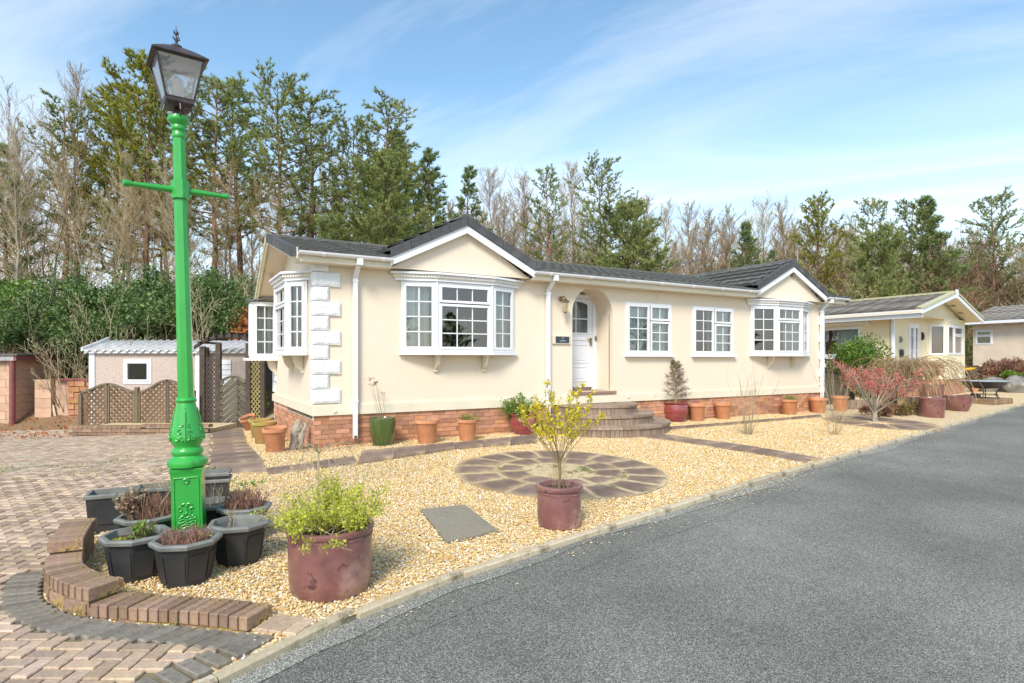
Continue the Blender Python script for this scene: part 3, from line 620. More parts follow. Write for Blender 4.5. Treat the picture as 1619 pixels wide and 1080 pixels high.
slabpoly([(2.215, 5.642), (2.684, 5.587), (2.589, 4.692), (2.059, 4.646)], .018, -.03).build('rim', M['felt'], mh)
c2 = thing('far_stone_circle', 'dark flat stone ring around the foot of the red blossom shrub', 'paving circle', (14.1, 7.476)+(0,))
CX2 = (14.1, 7.476)
for k in range(8):
    wedge(CX2, .25, 1.15, k*PI/4, k*PI/4+PI/4, .05).build('stone', M['slab'], c2)

# ------------------------------------------------------------------ wooded bank behind
def bank(x, y):
    t = x*.503+y*.864; l = x*.864-y*.503
    if l < -3: edge = 15.6
    elif l < 4: edge = 15.6+(l+3)*.9
    else: edge = 22+(l-4)*.75
    k = max(0, min(1, (t-edge)/6)); return -.6+3.0*k*k*(3-2*k)-(.0 if l < 2 else .6*k)+.15*math.sin(x*1.1)*math.sin(y*.9)*k
mb = MB(); st = 1.25
idx = {}
for i in range(-32, 90):
    for j in range(8, 80):
        x, y = i*st, j*st; t = x*.503+y*.864; l = x*.864-y*.503
        if t < 13 or abs(l) > t*.95+8 or t > 90: continue
        mb.quad((x, y, bank(x, y)), (x+st, y, bank(x+st, y)), (x+st, y+st, bank(x+st, y+st)), (x, y+st, bank(x, y+st)))
struct('woodland_bank', mb, M['litter'])
# ------------------------------------------------------------------ the cream park home
home = thing('park_home', 'cream rendered single storey park home with two front gables and red brick base', 'house', (8.7, 9.7, 0))
X0, X1, YF, YB = 2.02, 15.45, 9.7, 13.8
ZP = .50                                             # underside of the cream skirt
def wall_cells(mb, x0, x1, z0, z1, holes, f, depth):
    """wall with rectangular holes: f(u, d, z) gives the point at depth d behind the face"""
    us = sorted({x0, x1}|{h[0] for h in holes}|{h[1] for h in holes}); zs = sorted({z0, z1}|{h[2] for h in holes}|{h[3] for h in holes})
    for a, b in zip(us, us[1:]):
        for c, d in zip(zs, zs[1:]):
            if any(h[0] <= (a+b)/2 <= h[1] and h[2] <= (c+d)/2 <= h[3] for h in holes): continue
            mb.quad(f(a, 0, c), f(b, 0, c), f(b, 0, d), f(a, 0, d)); mb.quad(f(b, depth, c), f(a, depth, c), f(a, depth, d), f(b, depth, d))
    for (a, b, c, d) in holes:
        mb.quad(f(a, 0, c), f(b, 0, c), f(b, depth, c), f(a, depth, c)); mb.quad(f(b, 0, d), f(a, 0, d), f(a, depth, d), f(b, depth, d))
        mb.quad(f(a, 0, d), f(a, 0, c), f(a, depth, c), f(a, depth, d)); mb.quad(f(b, 0, c), f(b, 0, d), f(b, depth, d), f(b, depth, c))
mb = MB(); DX0, DX1, DZ0, DZT = 7.05, 8.09, .74, 2.86
holes = [(3.46, 5.66, 1.53, 2.73), (DX0, DX1, DZ0, DZT), (8.44, 9.77, 1.50, 2.62), (10.44, 11.82, 1.50, 2.62), (12.46, 14.75, 1.53, 2.73)]
wall_cells(mb, X0, X1, ZP+.02, 3.02, holes, lambda u, d, z: (u, YF+d, z), .12)
# spandrels that turn the door opening into an arch
xm, rr_ = (DX0+DX1)/2, (DX1-DX0)/2; zc = DZT-rr_; n = 12
for s_ in (-1, 1):
    for k in range(n):
        a0, a1 = PI/2*k/n, PI/2*(k+1)/n
        p0 = (xm+s_*rr_*math.cos(a0), zc+rr_*math.sin(a0)); p1 = (xm+s_*rr_*math.cos(a1), zc+rr_*math.sin(a1))
        xe = xm+s_*rr_
        mb.quad((p0[0], YF, p0[1]), (p1[0], YF, p1[1]), (p1[0], YF, DZT), (xe if k == 0 else p0[0], YF, DZT))
        mb.quad((p0[0], YF, p0[1]), (p0[0], YF+.6, p0[1]), (p1[0], YF+.6, p1[1]), (p1[0], YF, p1[1]))
mb.build('front_wall', 'render', home)
mb = MB()                                            # porch recess behind the arch
yd = YF+.57
mb.quad((DX0, YF+.1, DZ0), (DX0, yd+.1, DZ0), (DX0, yd+.1, zc), (DX0, YF+.1, zc)); mb.quad((DX1, YF+.1, DZ0), (DX1, yd+.1, DZ0), (DX1, yd+.1, zc+.001), (DX1, YF+.1, zc+.001))
mb.quad((DX0-.3, yd+.08, DZ0), (DX1+.3, yd+.08, DZ0), (DX1+.3, yd+.08, 3.0), (DX0-.3, yd+.08, 3.0))
mb.build('porch_wall', 'render', home, fix=False)
mb = MB()                                            # side, back and far walls
fS = lambda u, d, z: (X0+d, u, z)
wall_cells(mb, YF, YB, -.1+ZP, 2.9, [(10.2, 11.88, 1.52, 2.70), (13.35, 13.7, 1.44, 2.60)], fS, .12)
mb.quad((X0, YF, 2.9), (X0, YB, 2.9), (X0, 12.1, 3.62), (X0, 11.7, 3.62))
mb.build('side_wall', 'render', home, fix=False)
mb = MB(); mb.quad((X1, YF, .4), (X1, YB, .4), (X1, YB, 2.95), (X1, YF, 2.95)); mb.quad((X1, YF, 2.95), (X1, YB, 2.95), (X1, 11.9, 3.6), (X1, 11.8, 3.6))
mb.quad((X0, YB, -.4), (X1, YB, -.4), (X1, YB, 2.5), (X0, YB, 2.5)); mb.build('rear_wall', 'render', home, fix=False)
mb = MB(); mb.quad((X0+.1, YF+.1, .62), (X1-.1, YF+.1, .62), (X1-.1, YB-.1, .62), (X0+.1, YB-.1, .62)); mb.build('room_floor', 'floorin', home, fix=False)
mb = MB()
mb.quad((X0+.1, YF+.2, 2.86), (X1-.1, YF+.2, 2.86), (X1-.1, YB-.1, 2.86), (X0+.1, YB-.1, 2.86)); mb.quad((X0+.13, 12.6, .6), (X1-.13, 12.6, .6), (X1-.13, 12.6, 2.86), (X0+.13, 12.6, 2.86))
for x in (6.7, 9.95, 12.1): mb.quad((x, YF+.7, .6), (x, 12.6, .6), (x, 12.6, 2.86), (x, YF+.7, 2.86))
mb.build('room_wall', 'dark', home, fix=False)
# skirt band
mb = MB(); mb.box(X0-.03, X1+.03, YF-.035, YF+.0, ZP, ZP+.155); mb.box(X0-.028, X1+.028, YF-.022, YF+.0, ZP+.155, ZP+.175); mb.build('skirt_board', 'trimcream', home)
mb = MB(); mb.box(X0-.035, X0-.001, YF+.0, YB+.03, ZP-.002, ZP+.153); mb.build('skirt_board', 'trimcream', home)
# brick base: bricks one by one, 300 as objects, the rest joined
mb = MB(); mb.box(X0+.02, X1-.02, YF+.012, YF+.1, -.25, ZP); mb.box(X0+.012, X0+.1, YF+.1, YB-.02, -.5, ZP); mb.box(X1-.1, X1-.02, YF+.1, YB, -.2, ZP); mb.build('mortar_bed', 'mortar', home)
def facebrick(L, axis):
    b = MB()
    if axis == 'x': b.box(-L/2, L/2, 0, .05, 0, .065)
    else: b.box(0, .05, -L/2, L/2, 0, .065)
    return b
fb = {('x', 1): facebrick(.215, 'x').mesh('brick', M['brick']), ('x', 0): facebrick(.1025, 'x').mesh('brick', M['brick']), ('y', 1): facebrick(.215, 'y').mesh('brick', M['brick'])}
lst = []
for row in range(8):
    z = ZP-.075*(row+1)
    off = .11*(row % 2)
    k = 0
    while True:
        x = X0+.1075+k*.225+off; k += 1
        if x > X1-.1: break
        if z > -.18: lst.append((x*.503+YF*.864, 'x', 1, x, YF, z))
    if row % 2: lst.append((X0+YF*.9, 'x', 0, X0+.0512, YF, z))
for row in range(12):
    z = ZP-.075*(row+1); k = 0
    while True:
        y = YF+.16+k*.225+.11*((row+1) % 2); k += 1
        if y > YB-.05: break
        lst.append((X0*.503+y*.864+.5, 'y', 1, X0, y, z))
lst.sort(key=lambda a: a[0]); rbk = random.Random(2)
for (d_, ax, f_, x, y, z) in lst[:300]:
    place_piece('brick', fb[ax, f_], home, x, y+(rbk.uniform(-.002, .002) if ax == 'x' else 0), z, 0)
mb = MB()
for (d_, ax, f_, x, y, z) in lst[300:]:
    L = .215 if f_ else .1025
    if ax == 'x': mb.box(x-L/2, x+L/2, y, y+.05, z, z+.065)
    else: mb.box(x, x+.05, y-L/2, y+L/2, z, z+.065)
o = mb.build('brickwork', 'brick', home); o['kind'] = 'stuff'
# vents in the base
for vx in (4.75, 4.95, 5.02):
    mb = MB(); mb.lathe([(.02, 0), (.02, .01)], 10); 
mb = MB()
for vx in (4.82, 4.92): mb.tube([(vx, YF-.012, .30), (vx, YF+.02, .30)], .022, 10)
mb.build('pipe_outlet', 'felt', home)
# ---- quoins: rough faced corner blocks
def rockblock(x0, x1, y0, y1, z0, z1, seed, nx=9, nz=6):
    rg = random.Random(seed); mb = MB(); V = []; F = []
    hh = [[rg.uniform(0, .009) for _ in range(nz+1)] for _ in range(nx+1)]
    for i in range(nx+1):
        for k in range(nz+1):
            e = min(i, nx-i, k, nz-k); d = 0 if e == 0 else .010+hh[i][k]
            V.append((x0+(x1-x0)*i/nx, y0-d, z0+(z1-z0)*k/nz))
    for i in range(nx):
        for k in range(nz): F.append((i*(nz+1)+k, (i+1)*(nz+1)+k, (i+1)*(nz+1)+k+1, i*(nz+1)+k+1))
    mb.add(V, F)
    mb.quad((x0, y0, z0), (x0, y1, z0), (x1, y1, z0), (x1, y0, z0)); mb.quad((x0, y0, z1), (x1, y0, z1), (x1, y1, z1), (x0, y1, z1))
    V = []; F = []; ny = 4
    for j in range(ny+1):
        for k in range(nz+1):
            e = min(j, ny-j, k, nz-k); V.append((x0-(0 if e == 0 else .008+rg.uniform(0, .006)), y0+(y1-y0)*j/ny, z0+(z1-z0)*k/nz))
    for j in range(ny):
        for k in range(nz): F.append((j*(nz+1)+k, j*(nz+1)+k+1, (j+1)*(nz+1)+k+1, (j+1)*(nz+1)+k))
    mb.add(V, F); mb.quad((x1, y0, z0), (x1, y1, z0), (x1, y1, z1), (x1, y0, z1)); return mb
for i in range(10):
    z0 = .69+.2335*i; w = .40 if i % 2 == 0 else .215
    rockblock(X0-.03, X0+w, YF-.03, YF+(.12 if i % 2 == 0 else .22), z0+.006, min(z0+.2275, 3.0), i).build('quoin', 'quoin', home, smooth=False, fix=False)
    rockblock(X1-(.21 if i % 2 else .12), X1+.03, YF-.03, YF+.25, z0+.006, min(z0+.2275, 3.0), 40+i, 5).build('quoin', 'quoin', home, fix=False)
    mb = MB(); mb.box(X0-.03, X0-.001, YB-(.35 if i % 2 else .2), YB+.02, z0+.006, z0+.2275)
    if z0 < 2.2: mb.build('quoin', 'quoin', home)
# ---- roof
def main_z(y): return 3.06+.255*(y-9.4) if y < 11.9 else 3.70-.64*(y-11.9)
RX0, RX1 = 1.615, 16.08
def course(mb, P, Q, up, n, th=.022, wave=.014, nose=.028):
    """one overlapping course of pressed tile sheet: P->Q the lower edge, up the vector to the upper edge"""
    P, Q, up = Vector(P), Vector(Q), Vector(up); nn = (Q-P).cross(up).normalized(); V = []
    for i in range(n+1):
        t = i/n; w = wave*(.5+.5*math.cos(i*PI/2)) if wave else 0; b = P+(Q-P)*t
        V += [b-nn*.02, b+nn*(th+nose*.3+w), b+up*1.03+nn*(w*.8)]
    F = []
    for i in range(n):
        a, b = 3*i, 3*i+3; F += [(a, b, b+1, a+1), (a+1, b+1, b+2, a+2)]
    mb.add(V, F)
ncs = 7; dy = 2.5/ncs
for k in range(ncs):
    y = 9.4+k*dy
    for xa, xb in (((RX0+.05, 3.3), (5.82, 12.47), (14.98, RX1-.05)) if k == 0 else ((RX0+.05, RX1-.05),)):
        mb = MB(); course(mb, (xa, y, main_z(y)), (xb, y, main_z(y)), (0, dy, .255*dy), max(8, int((xb-xa)*17)), wave=.02); mb.build('tile_course', 'tile', home, fix=False)
for k in range(5):
    mb = MB(); y = 13.95-k*.41; course(mb, (RX1-.05, y, main_z(y)), (RX0+.05, y, main_z(y)), (0, -.41, .64*.41), 60, wave=.02); mb.build('tile_course', 'tile', home, fix=False)
mb = MB(); mb.prism([(11.78, 3.68), (11.8, 3.73), (11.9, 3.76), (12.0, 3.72), (12.02, 3.66)], 'x', RX0, RX1); mb.build('ridge_cap', 'tile', home)
mb = MB()                                                # roof underside and verge boards of the left end
mb.slab((RX0+.04, 9.74, main_z(9.74)-.07), (RX1-RX0-.08, 0, 0), (0, 2.16, .551), (0, 0, .03)); mb.slab((RX0+.04, 9.46, main_z(9.46)-.07), (1.5, 0, 0), (0, .28, .0714), (0, 0, .03)); mb.slab((RX0+.04, 11.9, 3.63), (RX1-RX0-.08, 0, 0), (0, 2.0, -1.28), (0, 0, .03))
mb.build('soffit', 'render', home)
for xx in (RX0, RX1-.02):
    mb = MB(); mb.slab((xx, 9.40, main_z(9.4)-.13), (.03, 0, 0), (0, 2.5, .6375), (0, 0, .13)); mb.slab((xx, 11.9, 3.57), (.03, 0, 0), (0, 2.05, -1.312), (0, 0, .13)); mb.build('bargeboard', 'trimcream', home)
    for k in range(6):
        mb = MB(); y = 9.37+k*.42; mb.slab((xx-.02, y, main_z(y)-.10), (.09, 0, 0), (0, .41, .1046), (0, 0, .15)); mb.build('verge_cap', 'verge', home)
    for k in range(5):
        mb = MB(); y = 11.9+k*.41; mb.slab((xx-.02, y, 3.615-.64*(y-11.9)), (.09, 0, 0), (0, .40, -.256), (0, 0, .15)); mb.build('verge_cap', 'moss', home)
mb = MB(); mb.lathe([(.045, 0), (.045, .006)], 14, (1.83, 11.1, 3.34)); mb.lathe([(.045, 0), (.045, .006)], 14, (1.83, 12.7, 3.05)); mb.build('downlight', 'brass', home)
# eaves: fascia, gutter
def eaves(x0, x1):
    mb = MB(); mb.box(x0, x1, 9.42, 9.445, 2.90, 3.05); mb.box(x0, x1, 9.445, 9.72, 2.90, 2.92); mb.build('fascia', 'trimcream', home)
    mb = MB(); n = 8; pr = [(9.365+.055*math.cos(PI+PI*k/n), 3.035+.055*math.sin(PI+PI*k/n)) for k in range(n+1)]+[(9.41, 3.035)]+[(9.365+.047*math.cos(2*PI-PI*k/n), 3.037+.047*math.sin(2*PI-PI*k/n)) for k in range(n+1)]
    mb.prism([(a, b+.01) for a, b in pr], 'x', x0, x1); g = mb.build('gutter', 'upvc', home, smooth='auto')
    x = x0+.35
    while x < x1-.1:
        mb = MB(); mb.prism([(9.365+.062*math.cos(PI+PI*k/n), 3.042+.062*math.sin(PI+PI*k/n)) for k in range(n+1)], 'x', x, x+.05); b = mb.build('gutter_clip', 'upvc', g); x += .95
eaves(RX0+.1, 3.2); eaves(5.93, 12.38); eaves(15.1, RX1-.0)
mb = MB(); mb.box(RX0+.06, RX0+.1, 9.38, 9.46, 2.93, 3.10); mb.build('fascia_end', 'trimcream', home)
# gables
for gc, g0, g1 in ((4.56, 3.16, 5.96), (13.725, 12.33, 15.12)):
    hw = (g1-g0)/2; gt = thing('front_gable', None, None, (gc, 9.4, 2.95)); gt.parent = home; gt.location = (gc-8.7, 9.4-9.7, 2.95)
    pk = 3.90; sl_ = .49
    def gzr(x): return pk-sl_*abs(x-gc)
    mb = MB(); mb.prism([(g0+.10, 2.955), (g1-.10, 2.955), (gc, gzr(gc)-.17)], 'y', 9.50, 9.52); mb.box(g0+.05, g1-.05, 9.50, 9.72, 2.92, 2.953); mb.build('gable_panel', 'render', gt)
    for s_ in (-1, 1):
        e = gc+s_*hw
        mb = MB(); mb.prism([(gc, pk-.15), (gc, pk-.285), (e, pk-.285-sl_*hw), (e, pk-.15-sl_*hw)], 'y', 9.385, 9.41); mb.build('bargeboard', 'upvc', gt)
        mb = MB(); mb.prism([(gc, pk-.20), (gc, pk-.23), (e, pk-.23-sl_*hw), (e, pk-.20-sl_*hw)], 'y', 9.41, 9.50); mb.build('gable_soffit', 'upvc', gt)
        for k in range(4):
            a, b = k/4, (k+1)/4-.006; xa, xb = e+(gc-e)*a, e+(gc-e)*b
            mb = MB(); za, zb = gzr(xa)-.145, gzr(xb)-.145
            mb.prism([(xa, za), (xb, zb), (xb, zb+.155), (xa, za+.155)], 'y', 9.355, 9.384); mb.prism([(xa, za+.12), (xb, zb+.12), (xb, zb+.16), (xa, za+.16)], 'y', 9.384, 9.55); mb.build('verge_cap', 'verge', gt)
        for k in range(5):                                # courses with stepped noses, running back from the face
            u = hw*(1-k/5); du = hw/5; x = gc+s_*u; xi = gc+s_*(u-du)
            A, B = (x, 9.5, gzr(x)+.01), (x, 12.55, gzr(x)+.01)
            mb = MB()
            if s_ > 0: course(mb, A, B, (xi-x, 0, sl_*du), 34, wave=.018, nose=.075)
            else: course(mb, B, A, (xi-x, 0, sl_*du), 34, wave=.018, nose=.075)
            mb.build('tile_course', 'tile', gt, fix=False)
    for k in range(8):
        mb = MB(); mb.prism([(gc-.12, pk-.03), (gc-.09, pk+.03), (gc, pk+.06), (gc+.09, pk+.03), (gc+.12, pk-.03)], 'y', 9.37+k*.40, 9.37+k*.40+.39); mb.build('ridge_tile', 'tile', gt)
# ---- windows
def window(parent, p0, p1, z0, z1, sashes, fw=.045, name='window', bars='upvc', sash_w=.042, panes=True):
    """p0 -> p1 seen from outside, left to right; sashes (u0, v0, u1, v1, cols, rows) in fractions"""
    W_ = math.hypot(p1[0]-p0[0], p1[1]-p0[1]); U = ((p1[0]-p0[0])/W_, (p1[1]-p0[1])/W_); Nn = (U[1], -U[0]); Hh = z1-z0
    O = (p0[0], p0[1]); mb = MB()
    mb.ob(O, U, Nn, 0, W_, -.05, .02, z0, z0+fw); mb.ob(O, U, Nn, 0, W_, -.05, .02, z1-fw, z1); mb.ob(O, U, Nn, 0, fw, -.05, .02, z0+fw, z1-fw); mb.ob(O, U, Nn, W_-fw, W_, -.05, .02, z0+fw, z1-fw)
    for (a, b, c, d, cc, rr) in sashes:                   # mullions where a sash starts inside the frame
        if a > .01: mb.ob(O, U, Nn, a*W_-.014, a*W_+.014, -.05, .018, z0+fw+b*0, z1-fw)
    fr = mb.build(name, 'upvc', parent)
    fp = WP[fr.name]
    for (a, b, c, d, cc, rr) in sashes:
        ua, ub = (fw if a < .01 else a*W_+.016), (W_-fw if c > .99 else c*W_-.016); za, zb = (z0+fw if b < .01 else z0+b*Hh+.010), (z1-fw if d > .99 else z0+d*Hh-.010)
        s = sash_w; mb = MB()
        mb.ob(O, U, Nn, ua, ub, -.03, .036, za, za+s); mb.ob(O, U, Nn, ua, ub, -.03, .036, zb-s, zb); mb.ob(O, U, Nn, ua, ua+s, -.03, .036, za+s, zb-s); mb.ob(O, U, Nn, ub-s, ub, -.03, .036, za+s, zb-s)
        if b < .01 or d > .99: mb.build('sash', 'upvc', fr)
        gu0, gu1, gz0, gz1 = ua+s, ub-s, za+s, zb-s; mb = MB()
        for k in range(1, cc): x = gu0+(gu1-gu0)*k/cc; mb.ob(O, U, Nn, x-.009, x+.009, -.004, .008, gz0, gz1)
        for k in range(1, rr): z = gz0+(gz1-gz0)*k/rr; mb.ob(O, U, Nn, gu0, gu1, -.005, .010, z-.009, z+.009)
        if mb.v: mb.build('glazing_bar', bars, fr)
        for i in range(cc):
            for k in range(rr):
                mb = MB(); x0, x1 = gu0+(gu1-gu0)*i/cc, gu0+(gu1-gu0)*(i+1)/cc; y0, y1 = gz0+(gz1-gz0)*k/rr, gz0+(gz1-gz0)*(k+1)/rr
                q = [(O[0]+U[0]*x+Nn[0]*.001, O[1]+U[1]*x+Nn[1]*.001, z) for x, z in ((x0, y0), (x1, y0), (x1, y1), (x0, y1))]
                mb.quad(*q); mb.build('pane', 'glass', fr, fix=False)
    return fr
def bow(parent, pts, z0, z1, facets, header=True):
    n = len(pts)-1
    for i in range(n):
        window(parent, pts[i], pts[i+1], z0, z1, facets[i])
    def off(p, i, d, e=0):
        if i == 0: U = Vector(pts[1])-Vector(pts[0])
        elif i == n: U = Vector(pts[n])-Vector(pts[n-1])
        else: U = (Vector(pts[i])-Vector(pts[i-1])).normalized()+(Vector(pts[i+1])-Vector(pts[i])).normalized()
        U = U.normalized(); q = Vector(p)+Vector((U.y, -U.x))*d
        if i == 0: q -= U*e
        if i == n: q += U*e
        return (q.x, q.y)
    base = (Vector(pts[n])-Vector(pts[0])).normalized(); bn = Vector((base.y, -base.x))
    back0 = Vector(pts[0])-bn*.02; back1 = Vector(pts[n])-bn*.02
    def slab_(d, e, za, zb):
        poly = [off(p, i, d, e) for i, p in enumerate(pts)]; poly = poly+[(back1.x+base.x*e, back1.y+base.y*e), (back0.x-base.x*e, back0.y-base.y*e)]
        m_ = MB(); m_.prism(poly, 'z', za, zb); return m_
    slab_(.075, .03, z0-.055, z0-.004).build('window_sill', 'upvc', parent)
    for i in range(1, n):
        q = off(pts[i], i, .012); mb = MB(); mb.tube([(q[0], q[1], z0), (q[0], q[1], z1)], .032, 8); mb.build('corner_post', 'upvc', parent)
    if header:
        h = slab_(.06, .10, z1+.005, z1+.055).build('header_mould', 'upvc', parent)
        slab_(.085, .13, z1+.055, z1+.115).build('header_mould', 'trimcream', parent); slab_(.13, .17, z1+.115, z1+.15).build('header_mould', 'upvc', parent)
        dm = MB()
        for i in range(n):
            a, b = Vector(off(pts[i], i, .085)), Vector(off(pts[i+1], i+1, .085)); L = (b-a).length; U = (b-a)/L; Nn = (U.y, -U.x); k = 0
            while k*.05 < L-.03: dm.ob((a.x, a.y), U, Nn, k*.05, k*.05+.028, -.01, .012, z1+.065, z1+.105); k += 1
        dm.build('dentils', 'upvc', parent)
    slab_(.0, -.01, z1-.001, z1+.012).build('bay_roof', 'upvc', parent)
def bracket(parent, x, y, z, Nn=(0, -1), U=(1, 0), w=.055, d=.19, h=.30):
    prof = [(0, 0), (d, 0), (d, -.035)]+[(d*.93*math.cos(a)**1.4, -.05-h*.72*math.sin(a)**.9) for a in [PI/2*k/7 for k in range(8)]]
    prof = [(max(p[0], .02), p[1]) for p in prof]+[(.045, -h*.86), (.05, -h*.96), (.025, -h), (0, -h)]
    mb = MB(); n = len(prof); V = []
    for s_ in (-w/2, w/2): V += [(x+U[0]*s_+Nn[0]*p[0], y+U[1]*s_+Nn[1]*p[0], z+p[1]) for p in prof]
    F = [(i, (i+1) % n, n+(i+1) % n, n+i) for i in range(n)]+[(i, i+1, 2*0+0) for i in ()]
    F += [tuple(range(n)), tuple(range(2*n-1, n-1, -1))]; mb.add(V, F)
    if False: mb.tube([(x+U[0]*-w*.62+Nn[0]*.04, y+U[1]*-w*.62+Nn[1]*.04, z-h*.93), (x+U[0]*w*.62+Nn[0]*.04, y+U[1]*w*.62+Nn[1]*.04, z-h*.93)], .030, 10)
    mb.build('bracket', 'trimcream', parent)
S2 = [(0, 0, 1, 1, 2, 4)]; S3 = [(0, 0, 1, .70, 3, 3), (0, .70, 1, 1, 3, 1)]
bow(home, [(3.45, 9.69), (4.02, 9.49), (5.09, 9.49), (5.67, 9.69)], 1.53, 2.735, [S2, S3, S2])
bow(home, [(12.45, 9.69), (13.11, 9.44), (14.09, 9.44), (14.76, 9.69)], 1.53, 2.735, [S2, S3, S2])
for x in (4.08, 5.03, 13.13, 14.07): bracket(home, x, 9.70, 1.475)
for (x0, x1) in ((8.44, 9.77), (10.44, 11.82)):
    window(home, (x0, 9.70), (x1, 9.70), 1.50, 2.62, [(0, 0, .51, 1, 2, 4), (.51, 0, 1, .66, 2, 3), (.51, .66, 1, 1, 2, 1)])
    mb = MB(); mb.box(x0-.04, x1+.04, 9.60, 9.72, 1.455, 1.497); mb.build('window_sill', 'upvc', home)
bow(home, [(2.01, 11.90), (1.74, 11.62), (1.74, 10.46), (2.01, 10.18)][::-1][::-1], 1.52, 2.70, [S2, S3, S2])
bracket(home, 2.02, 10.55, 1.465, (-1, 0), (0, 1)); bracket(home, 2.02, 11.5, 1.465, (-1, 0), (0, 1))
# far box bay on the side wall
window(home, (1.53, 13.38), (2.02, 13.38), 1.43, 2.60, S2); window(home, (1.53, 13.74), (1.53, 13.385), 1.43, 2.60, [(0, 0, 1, 1, 1, 4)])
mb = MB(); mb.box(1.40, 2.02, 13.26, 13.85, 1.37, 1.425); mb.build('window_sill', 'upvc', home); mb = MB(); mb.slab((1.47, 13.30, 2.603), (.56, 0, .10), (0, .5, 0), (0, 0, .03)); mb.build('bay_roof', 'greymetal', home)
mb = MB(); mb.box(1.53, 2.02, 13.741, 13.77, 1.43, 2.6); mb.build('bay_panel', 'upvc', home); bracket(home, 2.02, 13.45, 1.37, (-1, 0), (0, 1))
# ---- door
door = MB(); door.box(DX0+.06, DX1-.10, yd, yd+.045, DZ0+.06, 2.70); door = door.build('front_door', 'doorwhite', home)
mb = MB(); mb.box(DX0-.0, DX0+.055, yd-.03, yd+.06, DZ0, 2.79); mb.box(DX1-.095, DX1-.0, yd-.03, yd+.06, DZ0, 2.79); mb.box(DX0+.055, DX1-.095, yd-.03, yd+.06, 2.705, 2.79); mb.build('door_frame', 'upvc', home)
dxa, dxb = DX0+.19, DX1-.23
mb = MB()
for (a, b, c, d) in ((dxa, dxb, DZ0+.18, DZ0+.50), (dxa, dxb, DZ0+.58, DZ0+.98)):
    mb.box(a, b, yd-.012, yd, c, c+.02); mb.box(a, b, yd-.012, yd, d-.02, d); mb.box(a, a+.02, yd-.012, yd, c+.02, d-.02); mb.box(b-.02, b, yd-.012, yd, c+.02, d-.02); mb.box(a+.06, b-.06, yd-.009, yd, c+.06, d-.06)
mb.build('door_panel', 'doorwhite', door)
mb = MB(); mb.box(dxa+.05, dxb-.05, yd-.018, yd, DZ0+1.07, DZ0+1.13); mb.build('letter_box', 'upvc', door)
gx0, gx1, gA, gB = dxa+.0, dxb, DZ0+1.23, DZ0+1.82; gm = (gx0+gx1)/2
mb = MB(); pl = [(gx0, gA), (gx1, gA), (gx1, gB)]+[(gm+(gx1-gm)*math.cos(PI*k/8), gB+.07*math.sin(PI*k/8)) for k in range(1, 8)]+[(gx0, gB)]
M['doorglass'] = mat('dark_leaded_glass', [(.03, .045, .055), (.07, .10, .12)], .08, 6, 3, coat=.6)
mb.prism(pl, 'y', yd-.006, yd-.002); mb.build('pane', 'doorglass', door)
mb = MB(); mb.box(gx0-.03, gx0, yd-.016, yd, gA-.03, gB+.02); mb.box(gx1, gx1+.03, yd-.016, yd, gA-.03, gB+.02); mb.box(gx0, gx1, yd-.016, yd, gA-.03, gA); mb.box(gm-.011, gm+.011, yd-.014, yd, gA, gB+.06); mb.box(gx0, gx1, yd-.013, yd, (gA+gB)/2-.01, (gA+gB)/2+.012)
mb.build('glazing_bar', 'doorwhite', door)
mb = MB(); mb.box(DX1-.16, DX1-.13, yd-.03, yd, DZ0+.95, DZ0+1.12); mb.box(DX1-.24, DX1-.14, yd-.05, yd-.03, DZ0+1.07, DZ0+1.09); mb.build('door_handle', 'brass', door)
mb = MB(); mb.box(DX1-.045, DX1-.015, yd-.055, yd-.03, 1.80, 1.90); mb.build('doorbell', 'brass', home)
mb = MB(); mb.box(DX0-.03, DX1+.06, YF-.06, yd+.02, DZ0-.055, DZ0-.002); mb.build('threshold', 'sillbrown', home)
# ---- downpipes
def downpipe(x, z1=.12, top=3.0, y=9.63, x_top=None):
    mb = MB(); mb.box(x-.033, x+.033, y-.033, y+.033, z1, 2.72); d = mb.build('downpipe', 'upvc', home)
    mb = MB(); mb.slab((x-.036, y-.036, 2.72), (.072, 0, 0), (0, .072, 0), (.0, -.20, .20)); mb.box(x-.045, x+.045, 9.33, 9.41, 2.90, 3.0); mb.build('swan_neck', 'upvc', d)
    for z in (.70, 2.66): mb = MB(); mb.box(x-.043, x+.043, y-.040, y+.07, z, z+.04); mb.build('pipe_clip', 'upvc', d)
    mb = MB(); mb.box(x-.026, x+.026, y-.0335, y-.03, z1+.0, z1+.05); mb.build('shoe', 'felt', d)
downpipe(2.65, .11); downpipe(6.42, .25); downpipe(15.30, .12)
# ---- lantern, sign, small fittings
wl = thing('wall_lamp', None, None, (6.73, 9.6, 2.4)); wl.parent = home; wl.location = (6.73-8.7, -.1, 2.4)
mb = MB(); mb.lathe([(.05, 0), (.05, .02), (.03, .03)], 14, (0, 0, 0)); mb.v = [(6.76+p[0], 9.70-p[2], 2.60+p[1]) for p in mb.v]; mb.tube([(6.76, 9.68, 2.60), (6.76, 9.62, 2.64), (6.75, 9.56, 2.63), (6.75, 9.52, 2.60)], .012, 8); mb.lathe([(.015, .16), (.035, .14), (.10, .085), (.10, .075), (.07, .075)], 6, (6.75, 9.52, 2.44)); mb.lathe([(.01, 0), (.035, .02), (.04, .03)], 6, (6.75, 9.52, 2.30)); mb.build('bracket', 'brass', wl)
M['amber'] = mat('amber_glass', [(.36, .30, .16), (.48, .42, .26)], .2, 12, 4, coat=.6)
mb = MB(); mb.lathe([(.035, .0), (.068, .15), (.068, .19)], 6, (6.75, 9.52, 2.33)); mb.build('lamp_glass', 'amber', wl)
mb = MB(); mb.box(6.55, 6.98, 9.665, 9.70, 1.705, 1.875); sg = mb.build('house_sign', 'trimcream', home)
